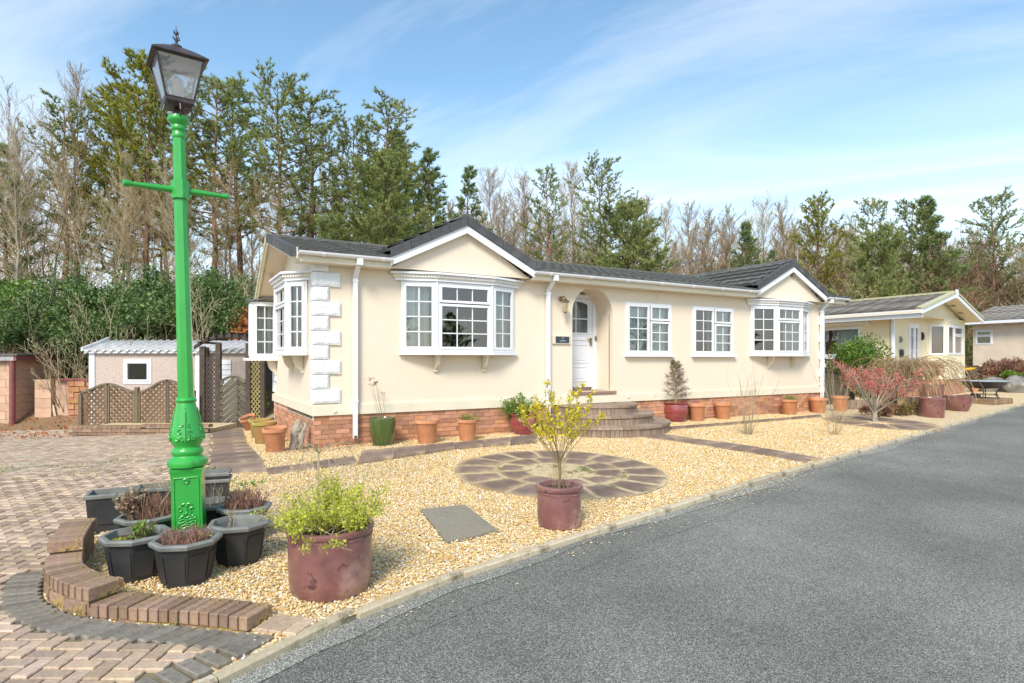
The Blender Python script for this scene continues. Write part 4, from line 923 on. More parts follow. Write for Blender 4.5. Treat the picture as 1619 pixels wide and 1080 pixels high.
mb = MB(); mb.box(6.62, 6.945, 9.655, 9.665, 1.725, 1.85); mb.build('slate_plate', 'slate', sg)
def text(s, size, loc, rot, m, parent, name='lettering', ext=.002):
    cu = bpy.data.curves.new(name, 'FONT'); cu.body = s; cu.size = size; cu.extrude = ext; cu.align_x = 'CENTER'; cu.align_y = 'CENTER'
    t = bpy.data.objects.new(name, cu); C.objects.link(t); dg = bpy.context.evaluated_depsgraph_get(); me = bpy.data.meshes.new_from_object(t.evaluated_get(dg)); bpy.data.objects.remove(t)
    me.materials.clear(); me.materials.append(M[m]); o = bpy.data.objects.new(name, me); C.objects.link(o); p = WP.get(parent.name, (0, 0, 0)); o.parent = parent
    o.location = (loc[0]-p[0], loc[1]-p[1], loc[2]-p[2]); o.rotation_euler = rot; return o
text('20', .042, (6.785, 9.653, 1.818), (PI/2, 0, 0), 'letter', sg); text('LINDEN', .040, (6.785, 9.653, 1.762), (PI/2, 0, 0), 'letter', sg)
mb = MB(); mb.box(9.36, 9.50, 9.685, 9.70, 2.72, 2.88); mb.build('vent_cover', 'trimcream', home)
mb = MB(); mb.tube([(6.6, 9.70, .53), (6.6, 9.65, .53)], .02, 8)
for x in (2.30, 8.95): mb.lathe([(.03, 0), (.028, .025), (.01, .03)], 10, (0, 0, 0))
mb = MB()
for x, z in ((2.33, .56), (8.5, .60)): mb.tube([(x, 9.70, z), (x, 9.655, z), (x, 9.645, z)], [.035, .035, .015], 10)
mb.build('cap', 'trimcream', home)
mb = MB(); mb.lathe([(.02, 0), (.05, .02), (.05, .08), (.02, .1)], 10, (13.80, 9.46, 3.50)); mb.box(13.77, 13.83, 9.40, 9.5, 3.56, 3.6); mb.build('security_light', 'brass', home)
# curtains stand behind the glass: fixed to the room, but each a thing of its own
def curtain(x0, x1, y, z0, z1, label, ax='x', fold=.05):
    mb = MB(); n = max(4, int((x1-x0)/.035)); V = []
    for i in range(n+1):
        x = x0+(x1-x0)*i/n; d = fold*.5*(math.sin(i*1.9)+.4*math.sin(i*.7))
        for z in (z0, z1): V.append((x, y+d, z) if ax == 'x' else (y+d, x, z))
    mb.add(V, [(2*i, 2*i+2, 2*i+3, 2*i+1) for i in range(n)])
    o = mb.build('curtain', 'curtain', fix=False); tag(o, label, 'curtain', 'pale green window curtains'); return o
curtain(3.50, 3.98, 9.76, 1.55, 2.73, 'pale green curtain behind the left pane of the large front bay window')
curtain(5.16, 5.66, 9.76, 1.55, 2.73, 'pale green curtain behind the right pane of the large front bay window')
curtain(13.85, 14.72, 9.78, 1.55, 2.73, 'pale curtain drawn at the right side of the right hand bay window', fold=.03)
curtain(8.46, 9.75, 9.80, 1.52, 2.62, 'closed pale blind behind the window just right of the arched door', fold=.02)['label'] = 'closed grey green blind behind the window just right of the arched door'
curtain(11.05, 11.78, 9.80, 1.52, 2.62, 'narrow curtain behind the right half of the third front window', fold=.03)
curtain(10.3, 10.55, 1.98+.12, 1.55, 2.7, 'pale curtain inside the side bay window nearest the corner', 'y')
curtain(11.45, 11.8, 1.98+.12, 1.55, 2.7, 'pale curtain at the far edge of the side bay window', 'y')
curtain(13.45, 13.72, 1.90, 1.45, 2.58, 'pale curtain in the small box window at the rear corner', 'y')
# flowers in the big bay
fv = thing('flower_vase', 'vase of pink, cream and yellow flowers in the middle of the large bay window', 'flowers', (4.62, 9.72, 1.56))
mb = MB(); mb.lathe([(.04, 0), (.055, .08), (.045, .20), (.06, .25)], 14, (4.62, 9.72, 1.56)); mb.build('vase', 'freshgreen', fv, smooth=True)
M['petalpink'] = leafmat('pink_petal', (.55, .04, .14), (.70, .10, .22), .2, .6, .3, 6); M['petalcream'] = leafmat('cream_petal', (.70, .58, .38), (.80, .72, .55), .2, .6, .3, 6)
rf = random.Random(8)
def blossom(mb, c, r, n=26):
    for _ in range(n):
        d = Vector((rf.gauss(0, 1), rf.gauss(0, 1), rf.gauss(0, 1))).normalized(); a = d.cross(Vector((0, 0, 1))).normalized()*r*.5; b = d.cross(a).normalized()*r*.5; p = Vector(c)+d*r*rf.uniform(.3, 1)
        mb.quad(p-a-b, p+a-b, p+a+b, p-a+b)
for nm, m_, pts in (('petals', 'petalpink', [(4.78, 1.98, .05), (4.56, 1.92, .03)]), ('petals', 'petalcream', [(4.34, 1.97, .06), (4.44, 2.04, .05), (4.38, 2.12, .05), (4.76, 2.12, .05)]), ('petals', 'yellowleaf', [(4.62, 2.13, .045), (4.66, 2.03, .04), (4.30, 2.02, .03)])):
    mb = MB()
    for x, z, r in pts: blossom(mb, (x, 9.66+rf.uniform(-.03, .05), z), r)
    mb.build(nm, m_, fv, fix=False)
mb = MB()
for _ in range(60):
    x, z = rf.gauss(4.60, .13), rf.uniform(1.72, 2.05); blossom(mb, (x, 9.70+rf.uniform(-.05, .05), z), .03, 2)
mb.build('leaves', 'freshgreen', fv, fix=False)
# ---- aerial on the roof behind
an = thing('tv_aerial', 'thin metal television aerial standing behind the right hand gable ridge', 'aerial', (13.9, 13.1, 3.3))
mb = MB(); mb.tube([(13.9, 13.1, 3.2), (13.9, 13.1, 4.45)], .014, 6); mb.build('mast', 'greymetal', an)
mb = MB(); mb.tube([(13.5, 13.3, 4.30), (14.5, 12.8, 4.55)], .010, 5)
for k in range(9):
    t = k/8; c_ = Vector((13.5+t, 13.3-.5*t, 4.30+.25*t)); mb.tube([c_+Vector((-.12, -.24, 0)), c_+Vector((.12, .24, 0))], .006, 4)
mb.tube([(13.6, 13.05, 4.15), (13.6, 13.05, 4.5)], .008, 4); mb.tube([(13.4, 12.8, 4.42), (13.8, 13.3, 4.42)], .008, 4); mb.tube([(13.4, 12.8, 4.2), (13.8, 13.3, 4.2)], .008, 4)
mb.build('element', 'greymetal', an)

# ------------------------------------------------------------------ round brick steps to the door
st_ = thing('front_steps', 'three half round steps faced with upright brown blocks below the arched door', 'steps', (7.57, 9.6, 0)); SC = (7.57, 9.66)
for lv, (r, z0, z1) in enumerate(((1.50, -.08, .165), (1.17, .165, .335), (.86, .335, .505))):
    mb = MB(); mb.lathe([(r-.03, z0-.0), (r-.03, z1-.012)], 48, (SC[0], SC[1], 0)); mb.v = [(x, min(y, 9.655), z) for x, y, z in mb.v]; mb.build('core', 'step', st_, fix=False)
    n = int(PI*r/.082)
    for k in range(n):
        a = PI+PI*(k+.5)/n; w = PI*r/n/2-.005; ca, sa = math.cos(a), math.sin(a); U = (-sa, ca); Nn = (ca, sa)
        mb = MB(); mb.ob((SC[0]+ca*r, SC[1]+sa*r), U, Nn, -w, w, -.05, .0+R.uniform(-.004, .004), z0, z1-.045); mb.build('facing_block', 'step', st_)
    m2 = max(7, int(PI*r/.45))
    for k in range(m2):
        a0, a1 = PI+PI*k/m2, PI+PI*(k+1)/m2; mb = MB(); V = []; nn = 6
        for z in (z1-.042, z1):
            for rr2 in (max(.02, r-.40), r+.022):
                for i in range(nn+1):
                    a = a0+.004+(a1-a0-.008)*i/nn; V.append((SC[0]+rr2*math.cos(a), SC[1]+rr2*math.sin(a), z))
        q = nn+1; F = []
        for i in range(nn): F += [(2*q+i, 2*q+i+1, 3*q+i+1, 3*q+i), (q+i, q+i+1, 3*q+i+1, 3*q+i)]
        F += [(0, q, 3*q, 2*q), (nn, q+nn, 3*q+nn, 2*q+nn)]; mb.add(V, F); mb.build('tread_stone', 'step', st_)
# ------------------------------------------------------------------ neighbouring homes on the right
nb = thing('neighbour_home', 'pale yellow park home with brown tiled gable roof and french door beyond the red shrub', 'house', (24.5, 12, 0))
P1, P2, P3, P4 = (21.9, 11.2), (25.6, 11.82), (26.08, 11.36), (28.75, 11.86); PA = (22.55, 15.6)
def vwall(mb, a, b, z0, z1): mb.quad((a[0], a[1], z0), (b[0], b[1], z0), (b[0], b[1], z1), (a[0], a[1], z1))
def lerp(a, b, t): return (a[0]+(b[0]-a[0])*t, a[1]+(b[1]-a[1])*t)
def sub(a, b, px0, px1): pass
def wallseg(a, b, holes, z0=.62, z1=3.0, nm='wall', m='neighbour', par=None):
    L = math.hypot(b[0]-a[0], b[1]-a[1]); U = ((b[0]-a[0])/L, (b[1]-a[1])/L); Nn = (U[1], -U[0])
    mb = MB(); wall_cells(mb, 0, L, z0, z1, holes, lambda u, d, z: (a[0]+U[0]*u-Nn[0]*d, a[1]+U[1]*u-Nn[1]*d, z), .1); mb.build(nm, m, par, fix=False)
    mb = MB(); mb.ob(a, U, Nn, 0, L, -.06, -.01, 0, z0); mb.build('brick_base', 'brickfar', par)
    mb = MB(); mb.ob(a, U, Nn, -.02, L+.02, .001, .025, z0, z0+.12); mb.build('skirt_board', 'trimcream', par)
    return L, U, Nn
M['brickfar'] = bpy.data.materials.new('brick_base_far'); M['brickfar'].use_nodes = True
t_ = M['brickfar'].node_tree; bk = N(t_, 'ShaderNodeTexBrick'); bk.inputs['Color1'].default_value = (.34, .12, .07, 1); bk.inputs['Color2'].default_value = (.46, .20, .11, 1); bk.inputs['Mortar'].default_value = (.42, .34, .26, 1)
bk.inputs['Scale'].default_value = 1; bk.inputs['Brick Width'].default_value = .225; bk.inputs['Row Height'].default_value = .075; bk.inputs['Mortar Size'].default_value = .008
mpp = N(t_, 'ShaderNodeMapping'); mpp.inputs['Rotation'].default_value = (PI/2, 0, 0); cc_ = N(t_, 'ShaderNodeTexCoord'); t_.links.new(cc_.outputs['Object'], mpp.inputs[0]); t_.links.new(mpp.outputs[0], bk.inputs['Vector']); t_.links.new(bk.outputs[0], t_.nodes['Principled BSDF'].inputs['Base Color']); t_.nodes['Principled BSDF'].inputs['Roughness'].default_value = .9
L, U, Nn = wallseg(PA, P1, [(.05, 3.25, 1.5, 2.62)], par=nb)
q = lambda u: (PA[0]+U[0]*u, PA[1]+U[1]*u)
window(nb, q(.05), q(3.25), 1.5, 2.62, [(0, 0, .5, .62, 1, 1), (0, .62, .5, 1, 1, 1), (.5, 0, 1, 1, 1, 1)], .06)
mb = MB(); mb.ob(PA, U, Nn, -.1, 3.6, .0, .1, 2.66, 2.78); mb.ob(PA, U, Nn, 0, 3.35, .0, .10, 1.42, 1.48); mb.build('window_trim', 'upvc', nb)
L2, U2, N2 = wallseg(P1, P2, [(1.62, 2.70, .74, 2.72)], par=nb)
# french door
q2 = lambda u: (P1[0]+U2[0]*u, P1[1]+U2[1]*u)
window(nb, q2(1.62), q2(2.70), .74, 2.72, [(0, 0, .5, 1, 1, 6), (.5, 0, 1, 1, 1, 6)], .07, name='french_door', sash_w=.09)
for (u, z, w, h, m_) in ((.72, 2.10, .12, .22, 'greymetal'), (.80, 1.62, .30, .26, 'slate'), (3.1, 2.28, .14, .3, 'blackmetal')):
    mb = MB(); mb.ob(P1, U2, N2, u-w/2, u+w/2, 0, .05, z-h/2, z+h/2); mb.ob(P1, U2, N2, u-w*.3, u+w*.3, .05, .08, z-h*.3, z+h*.3); mb.build('wall_lamp' if u > 3 else 'wall_plaque', m_, nb)
wallseg(P2, P3, [(.06, .60, 1.56, 2.74)], par=nb)
window(nb, lerp(P2, P3, .09), lerp(P2, P3, .91), 1.56, 2.74, [(0, 0, 1, 1, 1, 1)], .04, sash_w=.03)
L3, U3, N3 = wallseg(P3, P4, [(.06, 2.3, 1.56, 2.74)], par=nb)
q3 = lambda u: (P3[0]+U3[0]*u, P3[1]+U3[1]*u)
window(nb, q3(.06), q3(2.3), 1.56, 2.74, [(0, 0, .42, 1, 1, 1), (.42, 0, 1, .68, 1, 1), (.42, .68, 1, 1, 1, 1)], .05)
wallseg(P4, (29.2, 15.9), [], par=nb)
mb = MB(); mb.quad((PA[0], PA[1]+.1, .0), (29.2, 15.9, .0), (29.2, 15.9, 3), (PA[0], PA[1]+.1, 3)); 
mb.add([(P[0]*.995, P[1]*1.01, .7) for P in (P1, P2, P4)]+[(29, 15.8, .7), (22.6, 15.5, .7)], [(0, 1, 2, 3, 4)]); mb.build('room_shell', 'dark', nb, fix=False)
for (a, b, o_, lab) in ((lerp(P2, P3, .1), lerp(P2, P3, .9), .10, 'grey vertical blinds in the angled bay pane of the yellow neighbouring home'),):
    n = 14; 
    bl = thing('window_blind', lab, 'blind', (a[0]+.2, a[1]+.2, 1.6))
    for k in range(n):
        c_ = lerp(a, b, (k+.5)/n); d_ = (.707, .707); mb = MB(); c_ = (c_[0]+.12, c_[1]+.10); mb.quad((c_[0]-.028, c_[1]-.01, 1.6), (c_[0]+.028, c_[1]+.01, 1.6), (c_[0]+.028, c_[1]+.01, 2.72), (c_[0]-.028, c_[1]-.01, 2.72)); mb.build('slat', 'curtain', bl, fix=False)
mb = MB(); n = 16
for k in range(n):
    c_ = q3(1.1+k*.07); mb.quad((c_[0]-.02, c_[1]+.25, 1.6), (c_[0]+.035, c_[1]+.28, 1.6), (c_[0]+.035, c_[1]+.28, 2.72), (c_[0]-.02, c_[1]+.25, 2.72))
tag(mb.build('curtain', 'curtain', fix=False), 'pale curtain in the end bay window of the yellow neighbouring home', 'curtain')
o_ = curtain(0, 1, 0, 0, 1, 'x'); bpy.data.objects.remove(o_)
for (ua, ub, lb_) in ((.12, 1.1, 'left'), (2.1, 3.18, 'right')):
    mb = MB(); n = 12; V = []
    for i in range(n+1):
        u_ = ua+(ub-ua)*i/n; p_ = q(u_)
        for z_ in (1.52, 2.6): V.append((p_[0]-Nn[0]*(.16+.02*math.sin(i*2)), p_[1]-Nn[1]*(.16+.02*math.sin(i*2)), z_))
    mb.add(V, [(2*i, 2*i+2, 2*i+3, 2*i+1) for i in range(n)]); tag(mb.build('curtain', 'curtain', fix=False), 'pale curtain at the %s end of the wide window of the yellow home' % lb_, 'curtain')
# roof: eaves corner (21.2, 9.97), ridge front (25.15, 10.7), right corner (29.1, 11.4)
E0, RG, E1 = Vector((21.2, 9.97, 3.04)), Vector((25.15, 10.70, 3.84)), Vector((29.1, 11.4, 3.04)); AX = Vector((.24, 6.2, 0))
nrows = 11
for s_, A in ((0, E0), (1, E1)):
    for k in range(nrows):
        a = A+(RG-A)*(k/nrows); up = (RG-A)/nrows; mb = MB()
        if s_ == 0: course(mb, a+AX, a, up, 46, wave=.045, nose=.05, th=.02)
        else: course(mb, a, a+AX, up, 40, wave=.04, nose=.05, th=.02)
        mb.build('tile_course', 'tile2', nb, fix=False)
mb = MB(); mb.slab(RG+Vector((-.12, 0, .02)), AX, (.24, .04, 0), (0, 0, .07)); mb.build('ridge_cap', 'moss', nb)
G0 = Vector((0, -.06, 0))
for A, nm in ((E0, 1), (E1, 1)):
    mb = MB(); d = (RG-A); mb.slab(A+G0+Vector((0, 0, -.15)), d, (0, .05, 0), (0, 0, .14)); mb.build('bargeboard', 'upvc', nb)
    mb = MB(); mb.slab(A+G0+Vector((0, -.03, -.005)), d, (0, .25, 0), (0, 0, .07)); mb.build('verge_cap', 'moss', nb)
    mb = MB(); mb.slab(A+Vector((0, .03, -.10)), d, AX, (0, 0, .05)); mb.build('roof_underside', 'neighbour', nb)
mb = MB(); mb.slab(RG+Vector((-.11, -.12, -.2)), (.22, .04, 0), (0, .05, 0), (0, 0, .32)); mb.build('finial_board', 'upvc', nb)
mb = MB(); f0 = lambda v, o_: (v[0]+o_[0], v[1]+o_[1], v[2]+o_[2]); a = f0(E0, (.5, .55, -.1)); b = f0(E1, (-.5, .5, -.1)); c_ = f0(RG, (0, .55, -.1)); mb.add([a, b, c_], [(0, 1, 2)]); mb.add([(a[0], a[1], a[2]), (b[0], b[1], b[2]), (28.9, 16, 2.94), (22.2, 16, 2.94)], [(0, 1, 2, 3)]); mb.build('gable_wall', 'neighbour', nb, fix=False)
mb = MB(); c_ = RG+(E1-RG)*.30+Vector((0, .30, -.20)); mb.slab(c_, (.30, .06, 0), (0, .15, 0), (0, 0, .06)); c_ = RG+(E1-RG)*.58+Vector((0, .30, -.20)); mb.slab(c_, (.30, .06, 0), (0, .15, 0), (0, 0, .06)); mb.build('gable_bracket', 'neighbour', nb)['kind'] = 'stuff'
mb = MB(); c_ = (RG[0]-.95, RG[1]+.30); mb.box(c_[0], c_[0]+.22, c_[1], c_[1]+.08, 3.32, 3.56); mb.build('alarm_box', 'cyellow', nb)
mb = MB(); mb.slab(E0+Vector((-.0, -.02, -.13)), AX, (.08, 0, 0), (0, 0, .12)); mb.build('gutter', 'upvc', nb)
mb = MB(); mb.slab(E0+Vector((.10, .0, -.27)), AX, (.03, 0, 0), (0, 0, .16)); mb.build('fascia', 'upvc', nb)
mb = MB(); mb.ob(P1, (1, 0), (0, 1), -.09, -.01, -.08, 0, .15, 2.75); mb.slab((P1[0]-.09, P1[1]-.08, 2.75), (.08, 0, 0), (0, .08, 0), (-.35, -.1, .16)); mb.build('downpipe', 'upvc', nb)

tb = thing('third_home', 'long cream park home with brown roof and one small window at the right edge', 'house', (39, 14.5, .4))
A = (39.0, 15.7)
Lh, Uh, Nh = wallseg(A, (38.3, 8.0), [(-9, -8, 2.25, 3.05)][:0]+[(.12, .95, 2.20, 3.0)], .95, 3.45, par=tb, m='thirdrender')
qh = lambda u: (A[0]+Uh[0]*u, A[1]+Uh[1]*u)
window(tb, qh(.12), qh(.95), 2.20, 3.0, [(0, 0, 1, .62, 1, 1), (0, .62, 1, 1, 1, 1)], .05)
mb = MB(); back = Vector((3.5, -3.7, 0))*0; u3 = Vector((Uh[0], Uh[1], 0)); n3 = Vector((-Nh[0], -Nh[1], 0)); a3 = Vector((A[0], A[1], 3.42))
mb.slab(a3-u3*.4-n3*(-.0)-n3*.5*1, u3*9.5, n3*3.6+Vector((0, 0, 1.0)), (0, 0, .05)); mb.build('roof_underside', 'upvc', tb)
for k in range(8):
    mb = MB(); st0 = a3-u3*.4-n3*.5+(n3*3.6+Vector((0, 0, 1.0)))*(k/8)+Vector((0, 0, .06)); course(mb, st0, st0+u3*9.5, (n3*3.6+Vector((0, 0, 1.0)))/8, 90, wave=.04, nose=.05); mb.build('tile_course', 'tile2', tb, fix=False)
mb = MB(); mb.slab(a3-u3*.4-n3*.58+Vector((0, 0, -.1)), u3*9.5, n3*.1, (0, 0, .13)); mb.build('gutter', 'upvc', tb)
mb = MB(); mb.slab((A[0], A[1], .4), -Vector((Nh[0], Nh[1], 0))*5, (0.02, 0, 0), (0, 0, 3.1)); mb.slab(qh(.5)+(1.0,), n3*.0+u3*2, n3*.02+Vector((-Nh[0], -Nh[1], 0))*0.6, (0, 0, .02)); mb.build('end_wall', 'thirdrender', tb)
mb = MB(); c_ = qh(4.0); mb.tube([(c_[0], c_[1], 3.25), (c_[0]+Nh[0]*.15, c_[1]+Nh[1]*.15, 3.22), (c_[0]+Nh[0]*.28, c_[1]+Nh[1]*.28, 3.14)], [.05, .05, .09], 8); mb.build('wall_camera', 'blackmetal', tb)

# ------------------------------------------------------------------ left: shed, block outhouse, stone wall, fence, arch, gate
def P3(t, px, z): 
    k = (px-809.5)/937; return (t*(.503+.864*k), t*(.864-.503*k), z)
UV, FV = Vector((.864, -.503, 0)), Vector((.503, .864, 0))
sh = thing('garden_shed', 'pebbledashed concrete shed with pale corrugated roof and small white window behind the fence', 'shed', (0.09, 18.46, 0.68))
T0 = 16.0; so_ = Vector((-1.788, 19.553)+(0,)); sw = (395-143)/937*T0; zb, ze = -.45, 1.56
U = (UV.x, UV.y); Nn = (-FV.x, -FV.y)
wx0, wx1 = (196-143)/937*T0, (240-143)/937*T0
mb = MB(); wall_cells(mb, 0, sw, zb, ze, [(wx0, wx1, .74, 1.40)], lambda u, d, z: (so_.x+U[0]*u-Nn[0]*d, so_.y+U[1]*u-Nn[1]*d, z), .08)
mb.slab((so_.x, so_.y, zb), FV*3.2, UV*.03, (0, 0, ze-zb)); mb.build('wall', 'pebble', sh, fix=False)
mb = MB(); mb.slab(tuple(so_+FV*2+Vector((0, 0, zb))), UV*sw, FV*.02, (0, 0, ze-zb)); mb.build('inner_wall', 'dark', sh)
window(sh, (so_.x+U[0]*wx0, so_.y+U[1]*wx0), (so_.x+U[0]*wx1, so_.y+U[1]*wx1), .74, 1.40, [(0, 0, 1, 1, 1, 1)], .07)
mb = MB(); mb.ob((so_.x, so_.y), U, Nn, -.02, .13, .002, .03, zb, ze); mb.build('corner_post', 'upvc', sh)
mb = MB(); mb.ob((so_.x, so_.y), U, Nn, (310-143)/937*T0, (318-143)/937*T0, .002, .03, zb, ze); mb.build('corner_post', 'upvc', sh)
mb = MB(); mb.ob((so_.x, so_.y), U, Nn, -.1, sw+.1, .002, .10, ze, ze+.09); mb.build('gutter', 'upvc', sh)
for k in range(5):
    mb = MB(); u0 = (346-143)/937*T0; z = .70+k*.14; mb.ob((so_.x, so_.y), U, Nn, u0, u0+.34, .002, .03, z, z+.125); mb.build('door_panel', 'upvc', sh)
mb = MB(); n = 170; V = []
for i in range(n+1):
    u = -.12+(sw+.2)*i/n; w = .028*math.cos(i*2*PI/8)
    for (f, z) in ((-.14, ze+.08), (.9, ze+.38), (2.0, ze+.20)):
        p = so_+UV*u+FV*f; V.append((p.x, p.y, z+w))
    p = so_+UV*u-FV*.14; V.append((p.x, p.y, ze+.055+w))
mb.add(V, [(4*i+a, 4*i+4+a, 4*i+5+a, 4*i+1+a) for i in range(n) for a in (0, 1)]+[(4*i+3, 4*i+7, 4*i+4, 4*i) for i in range(n)]); mb.build('corrugated_roof', 'shedroof', sh, smooth=True, fix=False)
mb = MB(); p = so_-UV*.14-FV*.16; mb.slab((p.x, p.y, ze+.06), FV*1.06+Vector((0, 0, .32)), UV*.04, (0, 0, .09)); mb.build('bargeboard', 'upvc', sh)

ob = thing('block_outhouse', 'pinkish concrete block outhouse with dark red drainpipe at the left edge of the drive', 'outbuilding', (-3.99, 21.99, -0.67))
To = 16.5; a_ = Vector((-3.685, 21.236)+(0,)); b_ = a_+FV*2.2+UV*.05; zg = -.5
for row in range(9):
    z = zg+.225*row
    for k in range(4):
        off = .225*(row % 2); x1 = -k*.45-off*0; mb = MB(); p = a_+UV*(-(k+1)*.45+(.22 if row % 2 else 0)); w_ = .44
        if k == 0 and row % 2: w_ = .22; 
        mb.slab((p.x, p.y, z), UV*w_, FV*.1, (0, 0, .218)); mb.build('block', 'pinkblock', ob)
    for k in range(5):
        p = a_+FV*(.02+k*.45); mb = MB(); mb.slab((p.x, p.y, z), FV*.44, -UV*.1, (0, 0, .218)); mb.build('block', 'pinkblock', ob)
mb = MB(); p = a_-UV*2-FV*.2; mb.slab((p.x, p.y, 1.50), UV*2.25, FV*2.9+Vector((0, 0, .05)), (0, 0, .05)); mb.build('flat_roof', 'felt', ob)
mb = MB(); p = a_-UV*2-FV*.16; mb.slab((p.x, p.y, 1.36), UV*2.12, FV*.05, (0, 0, .14)); mb.build('fascia', 'shedroof', ob)
mb = MB(); p = a_+UV*.12-FV*.16; mb.slab((p.x, p.y, 1.36), FV*2.7, UV*.08, (0, 0, .12)); mb.build('gutter', 'maroon', ob)
mb = MB(); p = a_-FV*.08; mb.tube([(p.x+.02, p.y, zg), (p.x+.02, p.y, 1.36)], .07, 10); mb.build('downpipe', 'maroon', ob)

sw_ = thing('stone_wall', 'low mossy red sandstone wall with a capped block pillar and dark red rail beside the shed', 'garden wall', (-2.54, 20.92, -0.54))
Tw = 16.8; w0 = Vector((-3.241, 21.325)+(0,)); zw = -.52; rw = random.Random(4)
for row in range(5):                                   # block pillar on the left
    mb = MB(); mb.slab((w0.x, w0.y, zw+row*.27), UV*.46, FV*.3, (0, 0, .262)); mb.build('block', 'pinkblock', sw_)
mb = MB(); p = w0+UV*.5+FV*.12; mb.slab((p.x, p.y, zw), UV*.38, FV*.04, (0, 0, 1.34)); mb.build('board', 'pinkblock', sw_)
mb = MB(); p = w0+UV*.52+FV*.02; mb.slab((p.x+.05, p.y, zw), UV*.06, FV*.03, UV*-.12+Vector((0, 0, .62))); mb.build('loose_board', 'slabpale', sw_)
for row in range(8):
    z = zw+row*.165; x = .9+rw.uniform(0, .05)
    while x < 1.65:
        w_ = rw.uniform(.16, .36); mb = MB(); p = w0+UV*x+FV*rw.uniform(0, .04); b = MB(); 
        mb.slab((p.x, p.y, z+rw.uniform(0, .012)), UV*(w_-.015), FV*.2, (0, 0, rw.uniform(.135, .155))); mb.build('stone', 'redstone', sw_); x += w_
mb = MB(); p = w0+UV*.55-FV*.02; mb.slab((p.x, p.y, zw+1.32), UV*1.35, FV*.1, (0, 0, .06)); mb.build('rail', 'maroon', sw_)

# lattice fence: four panels with bowed tops
fn = thing('lattice_fence', 'brown diagonal lattice fence panels with curved tops behind the low brick bed', 'fence', (-0.66, 17.28, -0.41))
Tf = 14.6; zf = -.36
def fpos(px, z, t=Tf): return Vector(P3(t, px, z))
def seg_clip(p, d, inside, n=90, L=2.6):
    ok = [i for i in range(n) if inside(p[0]+d[0]*L*(i/n-.5), p[1]+d[1]*L*(i/n-.5))]
    if len(ok) < 5: return None
    return L*(ok[0]/n-.5), L*(ok[-1]/n-.5)
MPP = Tf/937
def panel(px0, px1, top, dirn, thg, slat='slat', m='wood', mf='woodpost', z0=zf, t=Tf, sp=.100, sw=.062):
    w = (px1-px0)*t/937
    ins = lambda x, z: 0.02 < x < w-.02 and z0+.04 < z < top(x/w)-.03
    zc_ = z0+.6
    for layer, dn in ((0, dirn), (1, -dirn)):
        d = (.7071*dn, .7071); nrm = (-d[1], d[0]); k = -20
        while k < 21:
            c_ = (w/2+nrm[0]*k*sp, zc_+nrm[1]*k*sp); r = seg_clip(c_, d, ins); k += 1
            if not r: continue
            a = (c_[0]+d[0]*r[0], c_[1]+d[1]*r[0]); b = (c_[0]+d[0]*r[1], c_[1]+d[1]*r[1]); mb = MB()
            A_, B_ = fpos(px0, 0, t)+UV*a[0]+Vector((0, 0, a[1])), fpos(px0, 0, t)+UV*b[0]+Vector((0, 0, b[1]))
            nn = (UV*nrm[0]+Vector((0, 0, nrm[1])))*sw; mb.slab(A_-nn/2+FV*layer*.014, B_-A_, nn, FV*.012); mb.build(slat, m, thg)
    P = fpos(px0, 0, t); pf = .035
    for i in range(10):
        a, b = i/10, (i+1)/10; mb = MB() if i == 0 else mb; A_ = P+UV*(w*a)+Vector((0, 0, top(a)-.05)); B_ = P+UV*(w*b)+Vector((0, 0, top(b)-.05)); mb.slab(A_-FV*.02, B_-A_, FV*.05, (0, 0, .055))
    mb.build('top_rail', mf, thg)
    mb = MB(); mb.slab(P+Vector((0, 0, z0))-FV*.018, UV*w, FV*.04, (0, 0, .045)); mb.build('bottom_rail', mf, thg)
    for u in (0, w-pf): mb = MB(); mb.slab(P+UV*u+Vector((0, 0, z0))-FV*.02, UV*pf, FV*.045, (0, 0, top(0 if u == 0 else 1)-z0)); mb.build('stile', mf, thg)
zt = lambda py: 1.4+(568-py)*Tf/937
lo, hi = zt(618), zt(606)
ramp = lambda a, b: (lambda u: a+(b-a)*(.5-.5*math.cos(PI*min(1, max(0, u)))))
panel(127, 170, ramp(lo, hi), -1, fn); panel(171, 213.5, ramp(hi, lo), 1, fn); panel(219.5, 264, ramp(lo, hi+.09), -1, fn); panel(265, 309, ramp(hi+.09, lo), 1, fn)
for px in (213.8, 125):
    mb = MB(); p = fpos(px, zf-.05); mb.slab(p-FV*.04, UV*.085, FV*.09, (0, 0, 1.12 if px > 200 else .95)); mb.build('post', 'woodpost', fn)
# low brick bed in front of the fence
lb = thing('low_brick_bed', 'long low brown brick planting bed wall below the lattice fence', 'garden wall', (-0.55, 15.82, -0.49))
Tl = 13.2; zl = gz(*(-0.538, 15.586)); l0 = Vector((-1.901, 16.379)+(0,)); wl_ = (332-108)/937*Tl; 
me_h = MB(); me_h.box(-.05, .05, 0, .2, 0, .065); me_h = me_h.mesh('brick', M['edgebrick']); me_s = MB(); me_s.box(-.104, .104, 0, .1, 0, .065); me_s = me_s.mesh('brick', M['edgebrick'])
ang = math.atan2(UV.y, UV.x)
for k in range(int(wl_/.108)):
    p = l0+UV*(.05+k*.108); place_piece('brick', me_h, lb, p.x, p.y, zl+.145+(.03 if k > 14 else 0), ang)
for row in range(2):
    for k in range(int(wl_/.216)):
        p = l0+UV*(.10+k*.216+(.1 if row else 0)); place_piece('brick', me_s, lb, p.x, p.y, zl+row*.073, ang)
mb = MB(); p = l0+UV*.05+FV*.12+Vector((0, 0, zl-.02)); mb.slab(p, UV*(wl_-.1), FV*1.3, (0, 0, .15)); mb.build('bed_soil', 'gravelbase', lb)

